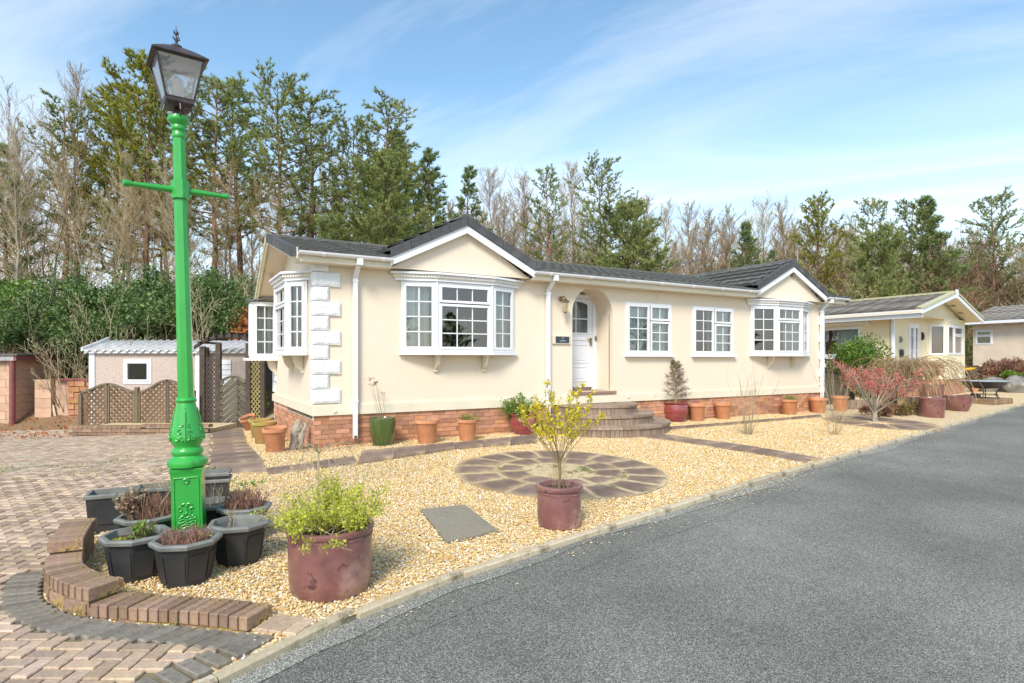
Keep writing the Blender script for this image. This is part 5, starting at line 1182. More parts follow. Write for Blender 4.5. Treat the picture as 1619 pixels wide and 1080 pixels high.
ga = thing('trellis_arch', 'dark stained garden arch with lattice sides over the gate by the house', 'garden arch', (1.16, 16.22, -0.22))
za_ = -.42; TA = 14.8
def post(px, t, w, top, thg=ga, m='darkwood'):
    mb = MB(); p = Vector(P3(t, px, za_)); mb.slab(p, UV*w, FV*.09, (0, 0, top-za_)); mb.build('post', m, thg)
post(315, TA, .13, 1.72); post(340.5, TA, .12, 1.80); post(388, TA, .12, 1.80); post(411, TA, .11, 1.60); post(322, TA+1.0, .1, 1.72)
def lat(px0, px1, z0, z1, t, m, sp=.075, sw=.022, nm='slat'):
    w = (px1-px0)*t/937; ins = lambda x, z: 0 < x < w and z0 < z < z1; zc_ = (z0+z1)/2
    for layer, dn in ((0, 1), (1, -1)):
        d = (.6*dn, .8); nrm = (-d[1], d[0]); k = -22
        while k < 23:
            c_ = (w/2+nrm[0]*k*sp, zc_+nrm[1]*k*sp); k += 1
            r = seg_clip(c_, d, ins, 160, 3)
            if not r: continue
            A_ = Vector(P3(t, px0, 0))+UV*(c_[0]+d[0]*r[0])+Vector((0, 0, c_[1]+d[1]*r[0])); B_ = Vector(P3(t, px0, 0))+UV*(c_[0]+d[0]*r[1])+Vector((0, 0, c_[1]+d[1]*r[1]))
            nn = (UV*nrm[0]+Vector((0, 0, nrm[1])))*sw; mb = MB(); mb.slab(A_-nn/2+FV*(.03+layer*.01), B_-A_, nn, FV*.008); mb.build(nm, m, ga)
lat(322.5, 341, za_+.08, 1.45, TA, 'darkwood', .07, .028); lat(395, 411, za_+.10, 1.5, TA, 'palewood')
bowz = lambda u: 1.66+.30*math.sin(PI*u)**.8
for dd in (0, .35, .75):
    mb = MB(); pts = [Vector(P3(TA+dd, 306+(416-306)*i/9, bowz(i/9))) for i in range(10)]
    for a, b in zip(pts, pts[1:]): mb.slab(a, b-a, FV*.05, (0, 0, .075))
    mb.build('arch_beam', 'darkwood', ga)
for k in range(9):
    mb = MB(); p = Vector(P3(TA-.12, 312+k*12.2, bowz((k+.5)/9.3)+.06)); mb.slab(p, UV*.05, FV*1.1, (0, 0, .05)); mb.build('cross_rail', 'darkwood', ga)
gt_ = thing('garden_gate', 'dark weathered garden gate of diagonal chevron boards with an arched top', 'gate', (1.4, 16.25, -0.24))
g0, g1 = 346.5, 388; wg = (g1-g0)*TA/937; gtop = lambda x: .86+.12*math.sin(PI*x/wg) 
split = wg*.72
for side in (0, 1):
    k = -14
    while k < 16:
        xa, xb = (0.0, split-.004) if side == 0 else (split+.004, wg); sl2 = .85 if side == 0 else -.85; k += 1
        zj = k*.155; f = lambda x: zj+za_+(x-split)*sl2+.9
        zA, zB = f(xa), f(xb); P_ = Vector(P3(TA, g0, 0)); pts = []
        xs_ = [xa+(xb-xa)*i/12 for i in range(13)]; ok = [x for x in xs_ if f(x) > za_+.06 and f(x)+.125 < gtop(x)]
        if len(ok) < 2: continue
        a, b = ok[0], ok[-1]; mb = MB(); mb.slab(P_+UV*a+Vector((0, 0, f(a))), UV*(b-a)+Vector((0, 0, f(b)-f(a))), FV*.025, (0, 0, .125)); mb.build('board', 'gatewood', gt_)
for u in (0, split-.03, wg-.05):
    mb = MB(); p = Vector(P3(TA, g0, za_+.05))+UV*u+FV*.028; mb.slab(p, UV*.06, FV*.03, (0, 0, gtop(u)-za_-.06)); mb.build('stile', 'darkwood', gt_)
mb = MB(); n = 9
for i in range(n):
    x0, x1 = wg*i/n, wg*(i+1)/n; P_ = Vector(P3(TA, g0, 0)); mb.slab(P_+UV*x0+Vector((0, 0, gtop(x0)-.05)), UV*(x1-x0)+Vector((0, 0, gtop(x1)-gtop(x0))), FV*.05, (0, 0, .06))
mb.build('top_rail', 'gatewood', gt_)

# ------------------------------------------------------------------ green lamp post
LX, LY = (0.16, 5.368); LZ = gz(LX, LY)
lp = thing('lamp_post', 'bright green cast iron lamp post with a black glazed lantern standing among black pots', 'street lamp', (LX, LY, LZ))
lean = math.radians(1.55); lp.rotation_euler = Matrix.Rotation(-lean, 3, Vector((.503, .864, 0))).to_euler()
rzb = math.atan2(.0855, .628); ca, sa = math.cos(-.17), math.sin(-.17)
base = MB()
def sq(mb, prof, rot=PI/4-.17, n=4, f=1.4142): mb.lathe([(r*f, z) for r, z in prof], n, (0, 0, 0), rot)
sq(base, [(.120, 0), (.120, .05), (.109, .06), (.105, .60), (.109, .66), (.115, .675), (.115, .69)]); base.build('base_box', 'greenpaint', lp, local=True, smooth='auto')
def loc(u, n, z, r=.108): return (ca*u*.9+sa*(r+n), sa*u*.9-ca*(r+n), z)     # on the front face of the base box
mb = MB(); e = [(-.095, .10), (.095, .10), (.095, .62), (-.095, .62)]
for (a, b) in zip(e, e[1:]+e[:1]): mb.tube([loc(a[0], 0, a[1]), loc(b[0], 0, b[1])], .006, 6)
mb.build('panel_moulding', 'greenpaint', lp, local=True)['kind'] = 'stuff'
mb = MB(); mb.tube([loc(.020*math.cos(a), .004, .595+.017*math.sin(a)) for a in [k*2*PI/14 for k in range(15)]], .006, 6)
mb.tube([loc(.0, -.005, .595), loc(0, .012, .595)], .008, 8)
mb.build('lock_boss', 'greenpaint', lp, local=True)['kind'] = 'stuff'
mb = MB()                                             # relief crest: scrolls above an oval with ribbons
def arc(cx_, cz_, r0, r1, a0, a1, w=.0075, n=14, sqz=1): mb.tube([loc(cx_+(r0+(r1-r0)*k/n)*math.cos(a0+(a1-a0)*k/n)*sqz, .003, cz_+(r0+(r1-r0)*k/n)*math.sin(a0+(a1-a0)*k/n)) for k in range(n+1)], [w*(.6+.5*math.sin(PI*k/n)) for k in range(n+1)], 6)
arc(0, .255, .088, .088, PI*.98, PI*2.02, .009, sqz=.78); arc(0, .255, .07, .07, PI*1.0, PI*2.0, .005, sqz=.78)
for s_ in (-1, 1):
    arc(s_*.045, .375, .004, .024, 0, s_*4.6, .007); arc(s_*.052, .320, .004, .018, 1, 1+s_*5, .006); arc(s_*.022, .395, .02, .028, PI/2-s_*1.2, PI/2+s_*1.3, .007); arc(s_*.060, .285, .004, .014, 2, 2+s_*5, .005); arc(s_*.03, .300, .03, .02, PI/2, PI/2-s_*1.9, .006)
for k in range(7):
    z = .195+k*.020; w = .062*math.sqrt(max(.05, 1-((z-.255)/.09)**2)); mb.tube([loc(-w+2*w*i/8, .004+.002*math.sin(i*2.3+k), z+.006*math.sin(i*1.4+k)) for i in range(9)], [.004+.003*((i+k) % 2) for i in range(9)], 5)
for (u, z, r) in ((0, .345, .018), (-.02, .335, .012), (.022, .337, .012), (0, .40, .013), (0, .372, .010)): mb.lathe([(.001, 0)]+[(r*math.sin(a), r*(1-math.cos(a))) for a in (.8, 1.57, 2.3)]+[(.001, 2*r)], 8, (0, 0, 0)); V = mb.v[-40:]; mb.v[-40:] = [(loc(u, .0, z)[0]+p[0], loc(u, .0, z)[1]+p[1], z-r+p[2]) for p in V]
mb.build('relief_crest', 'greenpaint', lp, local=True, smooth='auto')['kind'] = 'stuff'
prof = [(.115, .69), (.140, .70), (.147, .725), (.141, .75), (.113, .77), (.104, .785), (.113, .80), (.117, .82), (.108, .84), (.094, .85), (.094, .86), (.112, .885), (.120, .915), (.119, .94), (.112, .98), (.100, 1.03), (.086, 1.10), (.072, 1.175), (.066, 1.20), (.075, 1.21), (.077, 1.222), (.069, 1.235), (.063, 1.24)]
mb = MB(); mb.lathe(prof, 40); mb.build('vase_collar', 'greenpaint', lp, local=True, smooth='auto')
def vr(z): return interp([(p[1], p[0]) for p in prof[13:18]], z) if z > .94 else .12
mb = MB()
def onv(u, z, o=.004):
    r = vr(z)+o; a = -PI/2-.0+u/r-.17*0-.15; return (r*math.cos(a), r*math.sin(a), z)
def sc_(cx_, cz_, r0, r1, a0, a1, w=.006, n=12): mb.tube([onv(cx_+(r0+(r1-r0)*k/n)*math.cos(a0+(a1-a0)*k/n), cz_+(r0+(r1-r0)*k/n)*math.sin(a0+(a1-a0)*k/n)) for k in range(n+1)], w, 6)
for s_ in (-1, 1):
    sc_(s_*.036, .975, .004, .024, 0, s_*4.8); sc_(s_*.052, .925, .004, .017, 2, 2+s_*4.8); sc_(s_*.024, 1.03, .004, .016, 1, 1+s_*4.4); sc_(s_*.016, .935, .024, .016, -PI/2, -PI/2+s_*2.2); sc_(s_*.009, 1.085, .010, .009, PI/2, PI/2+s_*3.0, .0045); sc_(s_*.007, 1.13, .009, .006, PI/2, PI/2+s_*3.0, .004)
mb.tube([onv(0, .905), onv(0, .96), onv(0, 1.02), onv(0, 1.08), onv(0, 1.16)], [.005, .009, .005, .008, .003], 6)
b_ = mb; allv = list(b_.v)
for rot in (PI/2, -PI/2, PI): 
    c_, s2 = math.cos(rot), math.sin(rot); n0 = len(b_.v); f0_ = len(b_.f); 
    if rot == PI/2: F0 = list(b_.f)
    b_.add([(x*c_-y*s2, x*s2+y*c_, z) for x, y, z in allv], F0)
mb.build('acanthus_relief', 'greenpaint', lp, local=True, smooth='auto')['kind'] = 'stuff'
mb = MB(); mb.lathe([(.060, 1.24), (.058, 1.5), (.050, 2.62), (.045, 3.35)], 8, (0, 0, 0), PI/8-.17); mb.build('shaft', 'greenpaint', lp, local=True)
zx = 2.89
mb = MB(); mb.lathe([(.058, zx-.075), (.068, zx-.07), (.068, zx+.07), (.058, zx+.075)], 8, (0, 0, 0), PI/8-.17); mb.build('crossbar_sleeve', 'greenpaint', lp, local=True, smooth='auto')
mb = MB(); ux, uy = math.cos(.135), math.sin(.135); pts = [-.375, -.365, -.34, -.325, -.30, 0, .28, .30, .315, .335, .345]; rd = [.010, .025, .028, .022, .019, .030, .018, .019, .026, .024, .008]
mb.tube([(ux*p*1.04, uy*p*1.04, zx+.0) for p in pts], rd, 12); mb.build('ladder_bar', 'greenpaint', lp, local=True, smooth='auto')
mb = MB(); mb.lathe([(.045, 3.30), (.051, 3.31), (.051, 3.33), (.046, 3.34), (.046, 3.355), (.056, 3.365), (.058, 3.385), (.052, 3.40), (.058, 3.415), (.076, 3.43), (.080, 3.45), (.075, 3.47), (.055, 3.48)], 24); mb.build('capital', 'greenpaint', lp, local=True, smooth='auto')
# lantern (four sided, wider at the top)
ln = thing('lantern', None, None, (0, 0, 3.58)); ln.parent = lp; ln.location = (0, 0, 3.475); ln.scale = (.80, .80, .88); WP[ln.name] = (0, 0, 0)
ln.rotation_euler = (0, 0, .135)
def ring(mb, r, z, rot=PI/4): return [(r*1.4142*math.cos(rot+k*PI/2), r*1.4142*math.sin(rot+k*PI/2), z) for k in range(4)]
mb = MB(); mb.lathe([(.045, 0), (.055, .03), (.035, .06), (.03, .10)], 16); mb.build('lamp_socket', 'blackmetal', ln, local=True, smooth='auto')
mb = MB(); sq_ = lambda m_, pr: m_.lathe([(r*1.4142, z) for r, z in pr], 4, (0, 0, 0), PI/4)
sq_(mb, [(.095, .07), (.125, .10), (.128, .135), (.118, .14)]); mb.build('lantern_tray', 'blackmetal', ln, local=True)
b0, t0 = ring(None, .122, .135), ring(None, .205, .485)
for k in range(4):
    mb = MB(); mb.tube([b0[k], t0[k]], .0125, 4); mb.build('corner_bar', 'blackmetal', ln, local=True)
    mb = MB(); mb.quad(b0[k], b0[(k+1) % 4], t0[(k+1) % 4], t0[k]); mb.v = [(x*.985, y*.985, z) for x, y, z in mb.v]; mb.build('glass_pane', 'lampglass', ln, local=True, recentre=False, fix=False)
    mb = MB(); mb.tube([t0[k], t0[(k+1) % 4]], .012, 4); mb.tube([b0[k], b0[(k+1) % 4]], .010, 4); mb.build('frame_rail', 'blackmetal', ln, local=True)['kind'] = 'stuff'
mb = MB(); sq_(mb, [(.215, .475), (.245, .485), (.245, .495), (.205, .525), (.13, .575), (.06, .615), (.04, .62)]); mb.build('lantern_roof', 'blackmetal', ln, local=True)
mb = MB(); mb.lathe([(.03, .61), (.05, .625), (.052, .64), (.02, .65), (.012, .67), (.016, .69), (.008, .71), (.004, .80), (.001, .83)], 12)
for a in range(4):
    th = a*PI/2+.4
    for zz_, r in ((.70, .035), (.75, .025)): mb.tube([(0, 0, zz_-.015), (r*math.cos(th), r*math.sin(th), zz_+.01), (r*.9*math.cos(th), r*.9*math.sin(th), zz_+.03)], [.005, .006, .002], 5)
mb.build('finial', 'blackmetal', ln, local=True)['kind'] = 'stuff'
M['bulb'] = mat('frosted_bulb', [(.75, .74, .70)], .3); mb = MB(); mb.lathe([(.02, .12), (.024, .18), (.045, .24), (.055, .29), (.045, .335), (.015, .355)], 16); mb.build('bulb', 'bulb', ln, local=True, smooth=True)
for s_ in (-1, 1):                                     # frog: two curved straps under the tray
    for ax in (0, 1):
        mb = MB(); pts = [(.05, -.02), (.11, -.015), (.135, .03), (.118, .085)]; mb.tube([((s_*p[0], 0, p[1]) if ax == 0 else (0, s_*p[0], p[1])) for p in pts], .008, 6); mb.build('frog_strap', 'blackmetal', ln, local=True)

# ------------------------------------------------------------------ pots
def grow(mb, p, d, L, r, depth, rg, kids=4, spread=.6, up=.15, wander=.12, tips=None, segs=4, ratio=.6, sides=3, kidstart=.25, minr=.0012):
    pts = [Vector(p)]; rad = [r]; d = Vector(d).normalized()
    for i in range(segs):
        d = (d+Vector((rg.gauss(0, wander), rg.gauss(0, wander), rg.gauss(0, wander)+up*.3))).normalized(); pts.append(pts[-1]+d*(L/segs)); rad.append(max(minr, r*(1-.75*(i+1)/segs)))
    mb.tube(pts, rad, sides, cap=False)
    if tips is not None and depth <= 1:
        for q, w in zip(pts[1:], [d]*9): tips.append((q, w, depth))
    if depth > 0:
        for k in range(kids):
            f = kidstart+(1-kidstart)*(k+rg.random())/kids; x = f*segs; i = min(segs-1, int(x)); q = pts[i]+(pts[i+1]-pts[i])*(x-i)
            dd = (pts[i+1]-pts[i]).normalized(); ax = Vector((rg.gauss(0, 1), rg.gauss(0, 1), rg.gauss(0, .6))); ax = (ax-dd*ax.dot(dd)); ax.normalize()
            nd = (dd+ax*spread*rg.uniform(.7, 1.3)); nd.z += up
            grow(mb, q, nd, L*ratio*rg.uniform(.7, 1.15)*(1-.35*f), max(minr, r*.55*(1-.4*f)), depth-1, rg, kids, spread, up, wander, tips, max(2, segs-1), ratio, sides, kidstart, minr)
def leaf(mb, p, s, rg, asp=.5, up=.3):
    d = Vector((rg.gauss(0, 1), rg.gauss(0, 1), rg.gauss(0, 1)+up)).normalized(); a = d.cross(Vector((rg.gauss(0, 1), rg.gauss(0, 1), rg.gauss(0, 1)))).normalized()*s*asp; p = Vector(p)
    mb.add((p, p+d*s*.5+a*.5, p+d*s, p+d*s*.5-a*.5), ((0, 1, 2, 3),))
def octpot(x, y, rz, R_=.235, h=.29, label='', soil=.05, group='black octagonal planters around the lamp post'):
    z = gz(x, y); t = thing('octagonal_planter', label, 'plant pot', (x, y, z), group, rz)
    k8 = PI/8; n = 8
    mb = MB(); ro, ri = R_*.80, R_*.66; V = []; F = []
    mb.lathe([(R_*.70/math.cos(k8), 0), (R_*.90/math.cos(k8), h-.045)], 8, (0, 0, 0), k8); mb.f = mb.f[:-1]
    for k in range(8):                                  # raised panel on each side
        a = k*PI/4; c, s_ = math.cos(a), math.sin(a); P = []
        for (u, zz_, o_) in ((-.055, .035, .70+.2*.1), (.055, .035, .70+.2*.1), (.062, h-.09, .70+.2*.68), (-.062, h-.09, .70+.2*.68)): rr_ = R_*(.70+.20*zz_/(h-.045))+.006; P.append((c*rr_-s_*u, s_*rr_+c*u, zz_))
        i_ = [(p[0]*.97, p[1]*.97, p[2]) for p in P]; mb.add(P+i_, ((0, 1, 2, 3), (0, 4, 5, 1), (1, 5, 6, 2), (2, 6, 7, 3), (3, 7, 4, 0)))
    mb.build('pot_body', 'blackpot', t, local=True)
    mb = MB(); mb.lathe([(R_*.90/math.cos(k8), h-.045), (R_*1.03/math.cos(k8), h-.035), (R_*1.06/math.cos(k8), h-.012), (R_*1.0/math.cos(k8), h), (R_*.88/math.cos(k8), h), (R_*.84/math.cos(k8), h-.03), (R_*.78/math.cos(k8), h-soil-.02)], 8, (0, 0, 0), k8); mb.f = mb.f[:-2]
    mb.build('pot_rim', 'potrim', t, local=True, fix=False)
    mb = MB(); mb.lathe([(R_*.80/math.cos(k8), 0), (R_*.80/math.cos(k8), .001)], 8, (0, 0, 0), k8); V = []
    mb = MB(); rs_ = random.Random(int(x*1000)); n = 16; V = [(0, 0, h-soil)]+[(R_*q*math.cos(a*2*PI/n), R_*q*math.sin(a*2*PI/n), h-soil-.005+rs_.uniform(-.008, .012)) for q in (.4, .86) for a in range(n)]
    F = [(0, 1+a, 1+(a+1) % n) for a in range(n)]+[(1+a, 1+n+a, 1+n+(a+1) % n, 1+(a+1) % n) for a in range(n)]; mb.add(V, F); mb.build('soil', 'soil', t, local=True, fix=False)
    return t
def trough(x, y, rz, w, d, h, label, group='grey rectangular troughs behind the lamp post', lift=0):
    z = gz(x, y)+lift; t = thing('rectangular_trough', label, 'plant pot', (x, y, z), group, rz); mb = MB(); tp = .86
    a, b = w/2, d/2
    P0 = [(-a*tp, -b*tp), (a*tp, -b*tp), (a*tp, b*tp), (-a*tp, b*tp)]; P1_ = [(-a, -b), (a, -b), (a, b), (-a, b)]; Q = [(-a*.9, -b*.85), (a*.9, -b*.85), (a*.9, b*.85), (-a*.9, b*.85)]
    mb.add([(p[0], p[1], 0) for p in P0]+[(p[0]*.97, p[1]*.97, h-.04) for p in P1_], [(3, 2, 1, 0)]+[(i, (i+1) % 4, 4+(i+1) % 4, 4+i) for i in range(4)])
    for s_ in (-1, 1): mb.box(-a*.55, a*.55, s_*b*.93-.006, s_*b*.93+.006, h*.22, h*.62)
    mb.build('pot_body', 'blackpot', t, local=True)
    mb = MB(); e = 1.06; prof_ = [(1.0*.97, h-.04), (e, h-.03), (e+.01, h-.008), (e-.03, h), (.90, h), (.86, h-.12)]
    V = [(p[0]*f if abs(p[0]) > 0 else 0, p[1]*(1+(f-1)*w/d) if f > 1 else p[1]*(1-(1-f)*w/d), z_) for f, z_ in prof_ for p in P1_]; F = [(i*4+j, i*4+(j+1) % 4, (i+1)*4+(j+1) % 4, (i+1)*4+j) for i in range(len(prof_)-1) for j in range(4)]; mb.add(V, F); mb.build('pot_rim', 'potrim', t, local=True, fix=False)
    mb = MB(); rs_ = random.Random(3); nx, ny = 8, 4; V = [(-a*.88+a*1.76*i/nx, -b*.86+b*1.72*j/ny, h-.075+rs_.uniform(-.015, .015)) for i in range(nx+1) for j in range(ny+1)]; mb.add(V, [(i*(ny+1)+j, (i+1)*(ny+1)+j, (i+1)*(ny+1)+j+1, i*(ny+1)+j+1) for i in range(nx) for j in range(ny)]); mb.build('soil', 'soil', t, local=True, fix=False)
    return t
RY = -math.radians(30.2)
octpots = [
 ((0.119, 4.786), .12, .205, 'front black octagonal planter of short red brown stems, nearest the viewer'),
 ((-0.19, 5.049), .05, .205, 'black octagonal planter with low green rosette at the left front of the lamp'),
 ((0.486, 5.027), .30, .205, 'black octagonal planter with a few thin dry stalks, front right of the lamp'),
 ((-0.136, 5.576), .25, .20, 'black octagonal planter holding a pinkish leafy shrub just left of the lamp'),
 ((0.574, 5.527), .20, .195, 'black octagonal planter full of dark red stems right behind the lamp'),
 ((0.375, 5.755), .10, .185, 'black octagonal planter with pale dry sticks half hidden behind the lamp')]
for (p, rz, r, lab) in octpots: octpot(p[0], p[1], RY+PI/8*0+rz, r, .31 if r > .203 else .295, lab, .045 if 'few thin' not in lab else .12)
tr1 = (-0.415, 6.362); tr2 = (-0.064, 6.641); tr3 = (0.39, 6.874)
trough(tr1[0], tr1[1], RY+.45, .37, .28, .33, 'empty dark rectangular planter standing furthest left by the brick edging')
trough(tr2[0], tr2[1], RY+.35, .38, .26, .28, 'rectangular trough with dry straw stems between the left planter and the lamp')
trough(tr3[0], tr3[1], RY+.35, .36, .28, .26, 'lower of two nested rectangular troughs behind the lamp post')
trough(tr3[0], tr3[1], RY+.35, .355, .275, .26, 'upper of two nested rectangular troughs behind the lamp post', lift=.065)
rp = random.Random(21)
def plantmesh(name, mb, m, parent=None): return mb.build(name, m, parent, fix=False)
def stubble(cx_, cy_, z, r, n, h, label, m='twigred', cat='plant', lean_=.25):
    t = thing('dormant_perennial', label, cat, (cx_, cy_, z), 'cut back plants in the black planters'); mb = MB()
    for _ in range(n):
        a = rp.uniform(0, 6.28); q = r*math.sqrt(rp.random()); x, y = cx_+q*math.cos(a), cy_+q*math.sin(a); d = Vector((rp.gauss(0, lean_), rp.gauss(0, lean_), 1)); L = h*rp.uniform(.4, 1.1)
        pts = [Vector((x, y, z))+d*L*k/3+Vector((rp.gauss(0, .006), rp.gauss(0, .006), 0)) for k in range(4)]; mb.tube(pts, [.0030, .0028, .0024, .0015], 3, cap=False)
        if rp.random() < .5: mb.tube([pts[2], pts[2]+Vector((rp.gauss(0, .03), rp.gauss(0, .03), .03))], [.002, .001], 3, cap=False)
    mb.build('stems', m, t, fix=False)['kind'] = 'stuff'; return t
def tuft(cx_, cy_, z, r, n, s, m, parent, h=.06, asp=.45, name='leaves'):
    mb = MB()
    for _ in range(n):
        a = rp.uniform(0, 6.28); q = r*math.sqrt(rp.random()); leaf(mb, (cx_+q*math.cos(a), cy_+q*math.sin(a), z+rp.uniform(0, h)), s*rp.uniform(.6, 1.3), rp, asp, .5)
    o = mb.build(name, m, parent, fix=False); o['kind'] = 'stuff'; return o
OP = [(p[0], p[1], gz(*p)+.26) for p, *_ in octpots]
t = stubble(*OP[0], .16, 170, .12, 'dense short red brown stems in the front planter'); tuft(OP[0][0]+.06, OP[0][1]-.05, OP[0][2], .05, 40, .03, 'heath', t); tuft(OP[0][0]+.1, OP[0][1]-.02, OP[0][2], .04, 20, .03, 'lime', t)
t = thing('rosette_plant', 'small olive green rosette plant in the left front planter', 'plant', OP[1], 'cut back plants in the black planters'); tuft(OP[1][0]+.03, OP[1][1], OP[1][2], .07, 120, .055, 'freshgreen', t, .10, .4); tuft(OP[1][0]-.10, OP[1][1]-.02, OP[1][2], .04, 60, .03, 'lime', t, .02); 
mb = MB()
for _ in range(26): mb.tube([(OP[1][0]+rp.gauss(.03, .04), OP[1][1]+rp.gauss(0, .04), OP[1][2]), (OP[1][0]+rp.gauss(.03, .06), OP[1][1]+rp.gauss(0, .06), OP[1][2]+rp.uniform(.06, .14))], [.003, .0015], 3)
mb.build('stems', 'twigred', t, fix=False)['kind'] = 'stuff'
def sticks(cx_, cy_, z, n, h, label, m='twigpale', r=.06, heads=True):
    t = thing('dry_stalks', label, 'plant', (cx_, cy_, z), 'cut back plants in the black planters'); mb = MB(); tips = []
    for _ in range(n): grow(mb, (cx_+rp.gauss(0, r), cy_+rp.gauss(0, r), z-.02), (rp.gauss(0, .35), rp.gauss(0, .35), 1), h*rp.uniform(.6, 1.2), .0035, 1, rp, 3, .6, .1, .12, tips, 4, .45)
    mb.build('stalks', m, t, fix=False)['kind'] = 'stuff'; return t
sticks(OP[2][0], OP[2][1], OP[2][2]-.06, 5, .26, 'five thin dry stalks in the right front planter')
mb = MB(); rq = random.Random(4)
for _ in range(7):
    p0 = Vector((OP[2][0]+.12, OP[2][1]+.02, OP[2][2])); q_ = [p0, p0+Vector((.05, -.02, .06)), p0+Vector((.10+rq.gauss(0, .03), -.05, .03+rq.gauss(0, .04))), p0+Vector((.10+rq.gauss(0, .03), -.08, -.08+rq.gauss(0, .04))), p0+Vector((.02, -.10, -.12+rq.gauss(0, .03)))]; mb.tube(spline(q_, 4), .0016, 3)
tag(mb.build('trailing_stem', 'twigpale', fix=False), 'pale curling dead stems trailing over the rim of the right front planter', 'plant', kind='stuff')
t = stubble(OP[3][0]+.06, OP[3][1], OP[3][2], .15, 150, .20, 'tall red brown stems beside the pinkish shrub, left of the lamp')
t = thing('pinkish_shrub', 'small shrub with pink tinged leaves in the planter left of the lamp', 'plant', OP[3], 'cut back plants in the black planters'); mb = MB(); tips = []
for _ in range(9): grow(mb, (OP[3][0]-.08+rp.gauss(0, .03), OP[3][1]+rp.gauss(0, .03), OP[3][2]-.01), (rp.gauss(-.3, .4), rp.gauss(0, .4), 1), .19, .004, 1, rp, 4, .6, .1, .1, tips, 4)
mb.build('stems', 'twigred', t, fix=False)['kind'] = 'stuff'
M['pinkleaf'] = leafmat('pink_tinged_leaf', (.38, .20, .15), (.36, .38, .22), .35, .6, .3, 8); mb = MB()
for q_, w, dpt in tips:
    for _ in range(5): leaf(mb, q_, .035, rp, .5)
mb.build('leaves', 'pinkleaf', t, fix=False)['kind'] = 'stuff'
mb = MB(); mb.tube([(OP[3][0]+.04, OP[3][1]-.02, OP[3][2]), (OP[3][0]+.10, OP[3][1]-.05, OP[3][2]+.12), (OP[3][0]+.19, OP[3][1]-.08, OP[3][2]+.27)], [.007, .006, .003], 5); mb.build('dry_stalk', 'twigpale', t)
stubble(OP[4][0], OP[4][1], OP[4][2], .15, 200, .17, 'thick patch of dark red stems in the planter right behind the lamp'); sticks(OP[5][0], OP[5][1], OP[5][2], 8, .18, 'pale dry sticks in the half hidden planter behind the lamp')
t = stubble(tr2[0], tr2[1], gz(*tr2)+.20, .12, 120, .10, 'pale straw coloured dry stems in the rectangular trough', 'twigpale', lean_=.6)

def roundpot(name, label, x, y, prof, m, rim=None, group=None, n=40, tilt=None, soil=True, sq=1, band=None):
    z = gz(x, y); t = thing(name, label, 'plant pot', (x, y, z-.005), group); h = max(p[1] for p in prof); mb = MB(); rr_ = [p for p in prof]
    top = rr_[-1]; inner = [(top[0]-.018, top[1]-.002), (top[0]-.03, top[1]-.03), (top[0]-.035, top[1]-.07)]
    mb.lathe(rr_+inner, n); mb.f = mb.f[:-1]; mb.build('pot_body', m, t, local=True, smooth='auto')
    if rim: mb = MB(); mb.lathe(rim, n); mb.f = mb.f[:-2]; mb.build('pot_rim', m if isinstance(m, str) else m, t, local=True, smooth='auto', fix=False)
    if band:
        mb = MB()
        for k in range(band[2]):
            a = 2*PI*k/band[2]; mb.ob((band[0]*math.cos(a), band[0]*math.sin(a)), (-math.sin(a), math.cos(a)), (math.cos(a), math.sin(a)), -.004, .004, -.004, .004, band[1]-.004, band[1]+.004)
        mb.build('beaded_band', m, t, local=True)['kind'] = 'stuff'
    mb = MB(); nn = 20; rs_ = random.Random(int(abs(x*100))); R2 = top[0]-.028; V = [(0, 0, h-.05)]+[(R2*q*math.cos(a*2*PI/nn), R2*q*math.sin(a*2*PI/nn), h-.055+rs_.uniform(-.01, .01)) for q in (.5, 1) for a in range(nn)]; mb.add(V, [(0, 1+a, 1+(a+1) % nn) for a in range(nn)]+[(1+a, 1+nn+a, 1+nn+(a+1) % nn, 1+(a+1) % nn) for a in range(nn)]); mb.build('soil', 'soil', t, local=True, fix=False)
    if tilt: t.rotation_euler = tilt
    return t
# big maroon pot with the lime leaved bush
BX, BY = (0.986, 4.205); r = .285; h = .45
big = roundpot('glazed_pot', 'large maroon glazed pot with a lime green bush in the front gravel corner', BX, BY, [(r*.86, 0), (r*.93, .02), (r*.97, .10), (r*.985, .25), (r*.99, h-.055), (r*.985, h-.045), (r*1.03, h-.038), (r*1.05, h-.022), (r*1.04, h-.006), (r*1.0, h)], 'purple', band=(r*.995, h-.062, 110))
P2X, P2Y = (3.213, 4.632)
roundpot('glazed_pot', 'maroon glazed pot with a yellow leaved twiggy shrub in front of the stone circle', P2X, P2Y, [(.175, 0), (.20, .02), (.208, .12), (.208, .33), (.205, .345), (.222, .355), (.228, .375), (.222, .395), (.208, .40)], 'purple', band=(.209, .325, 90))
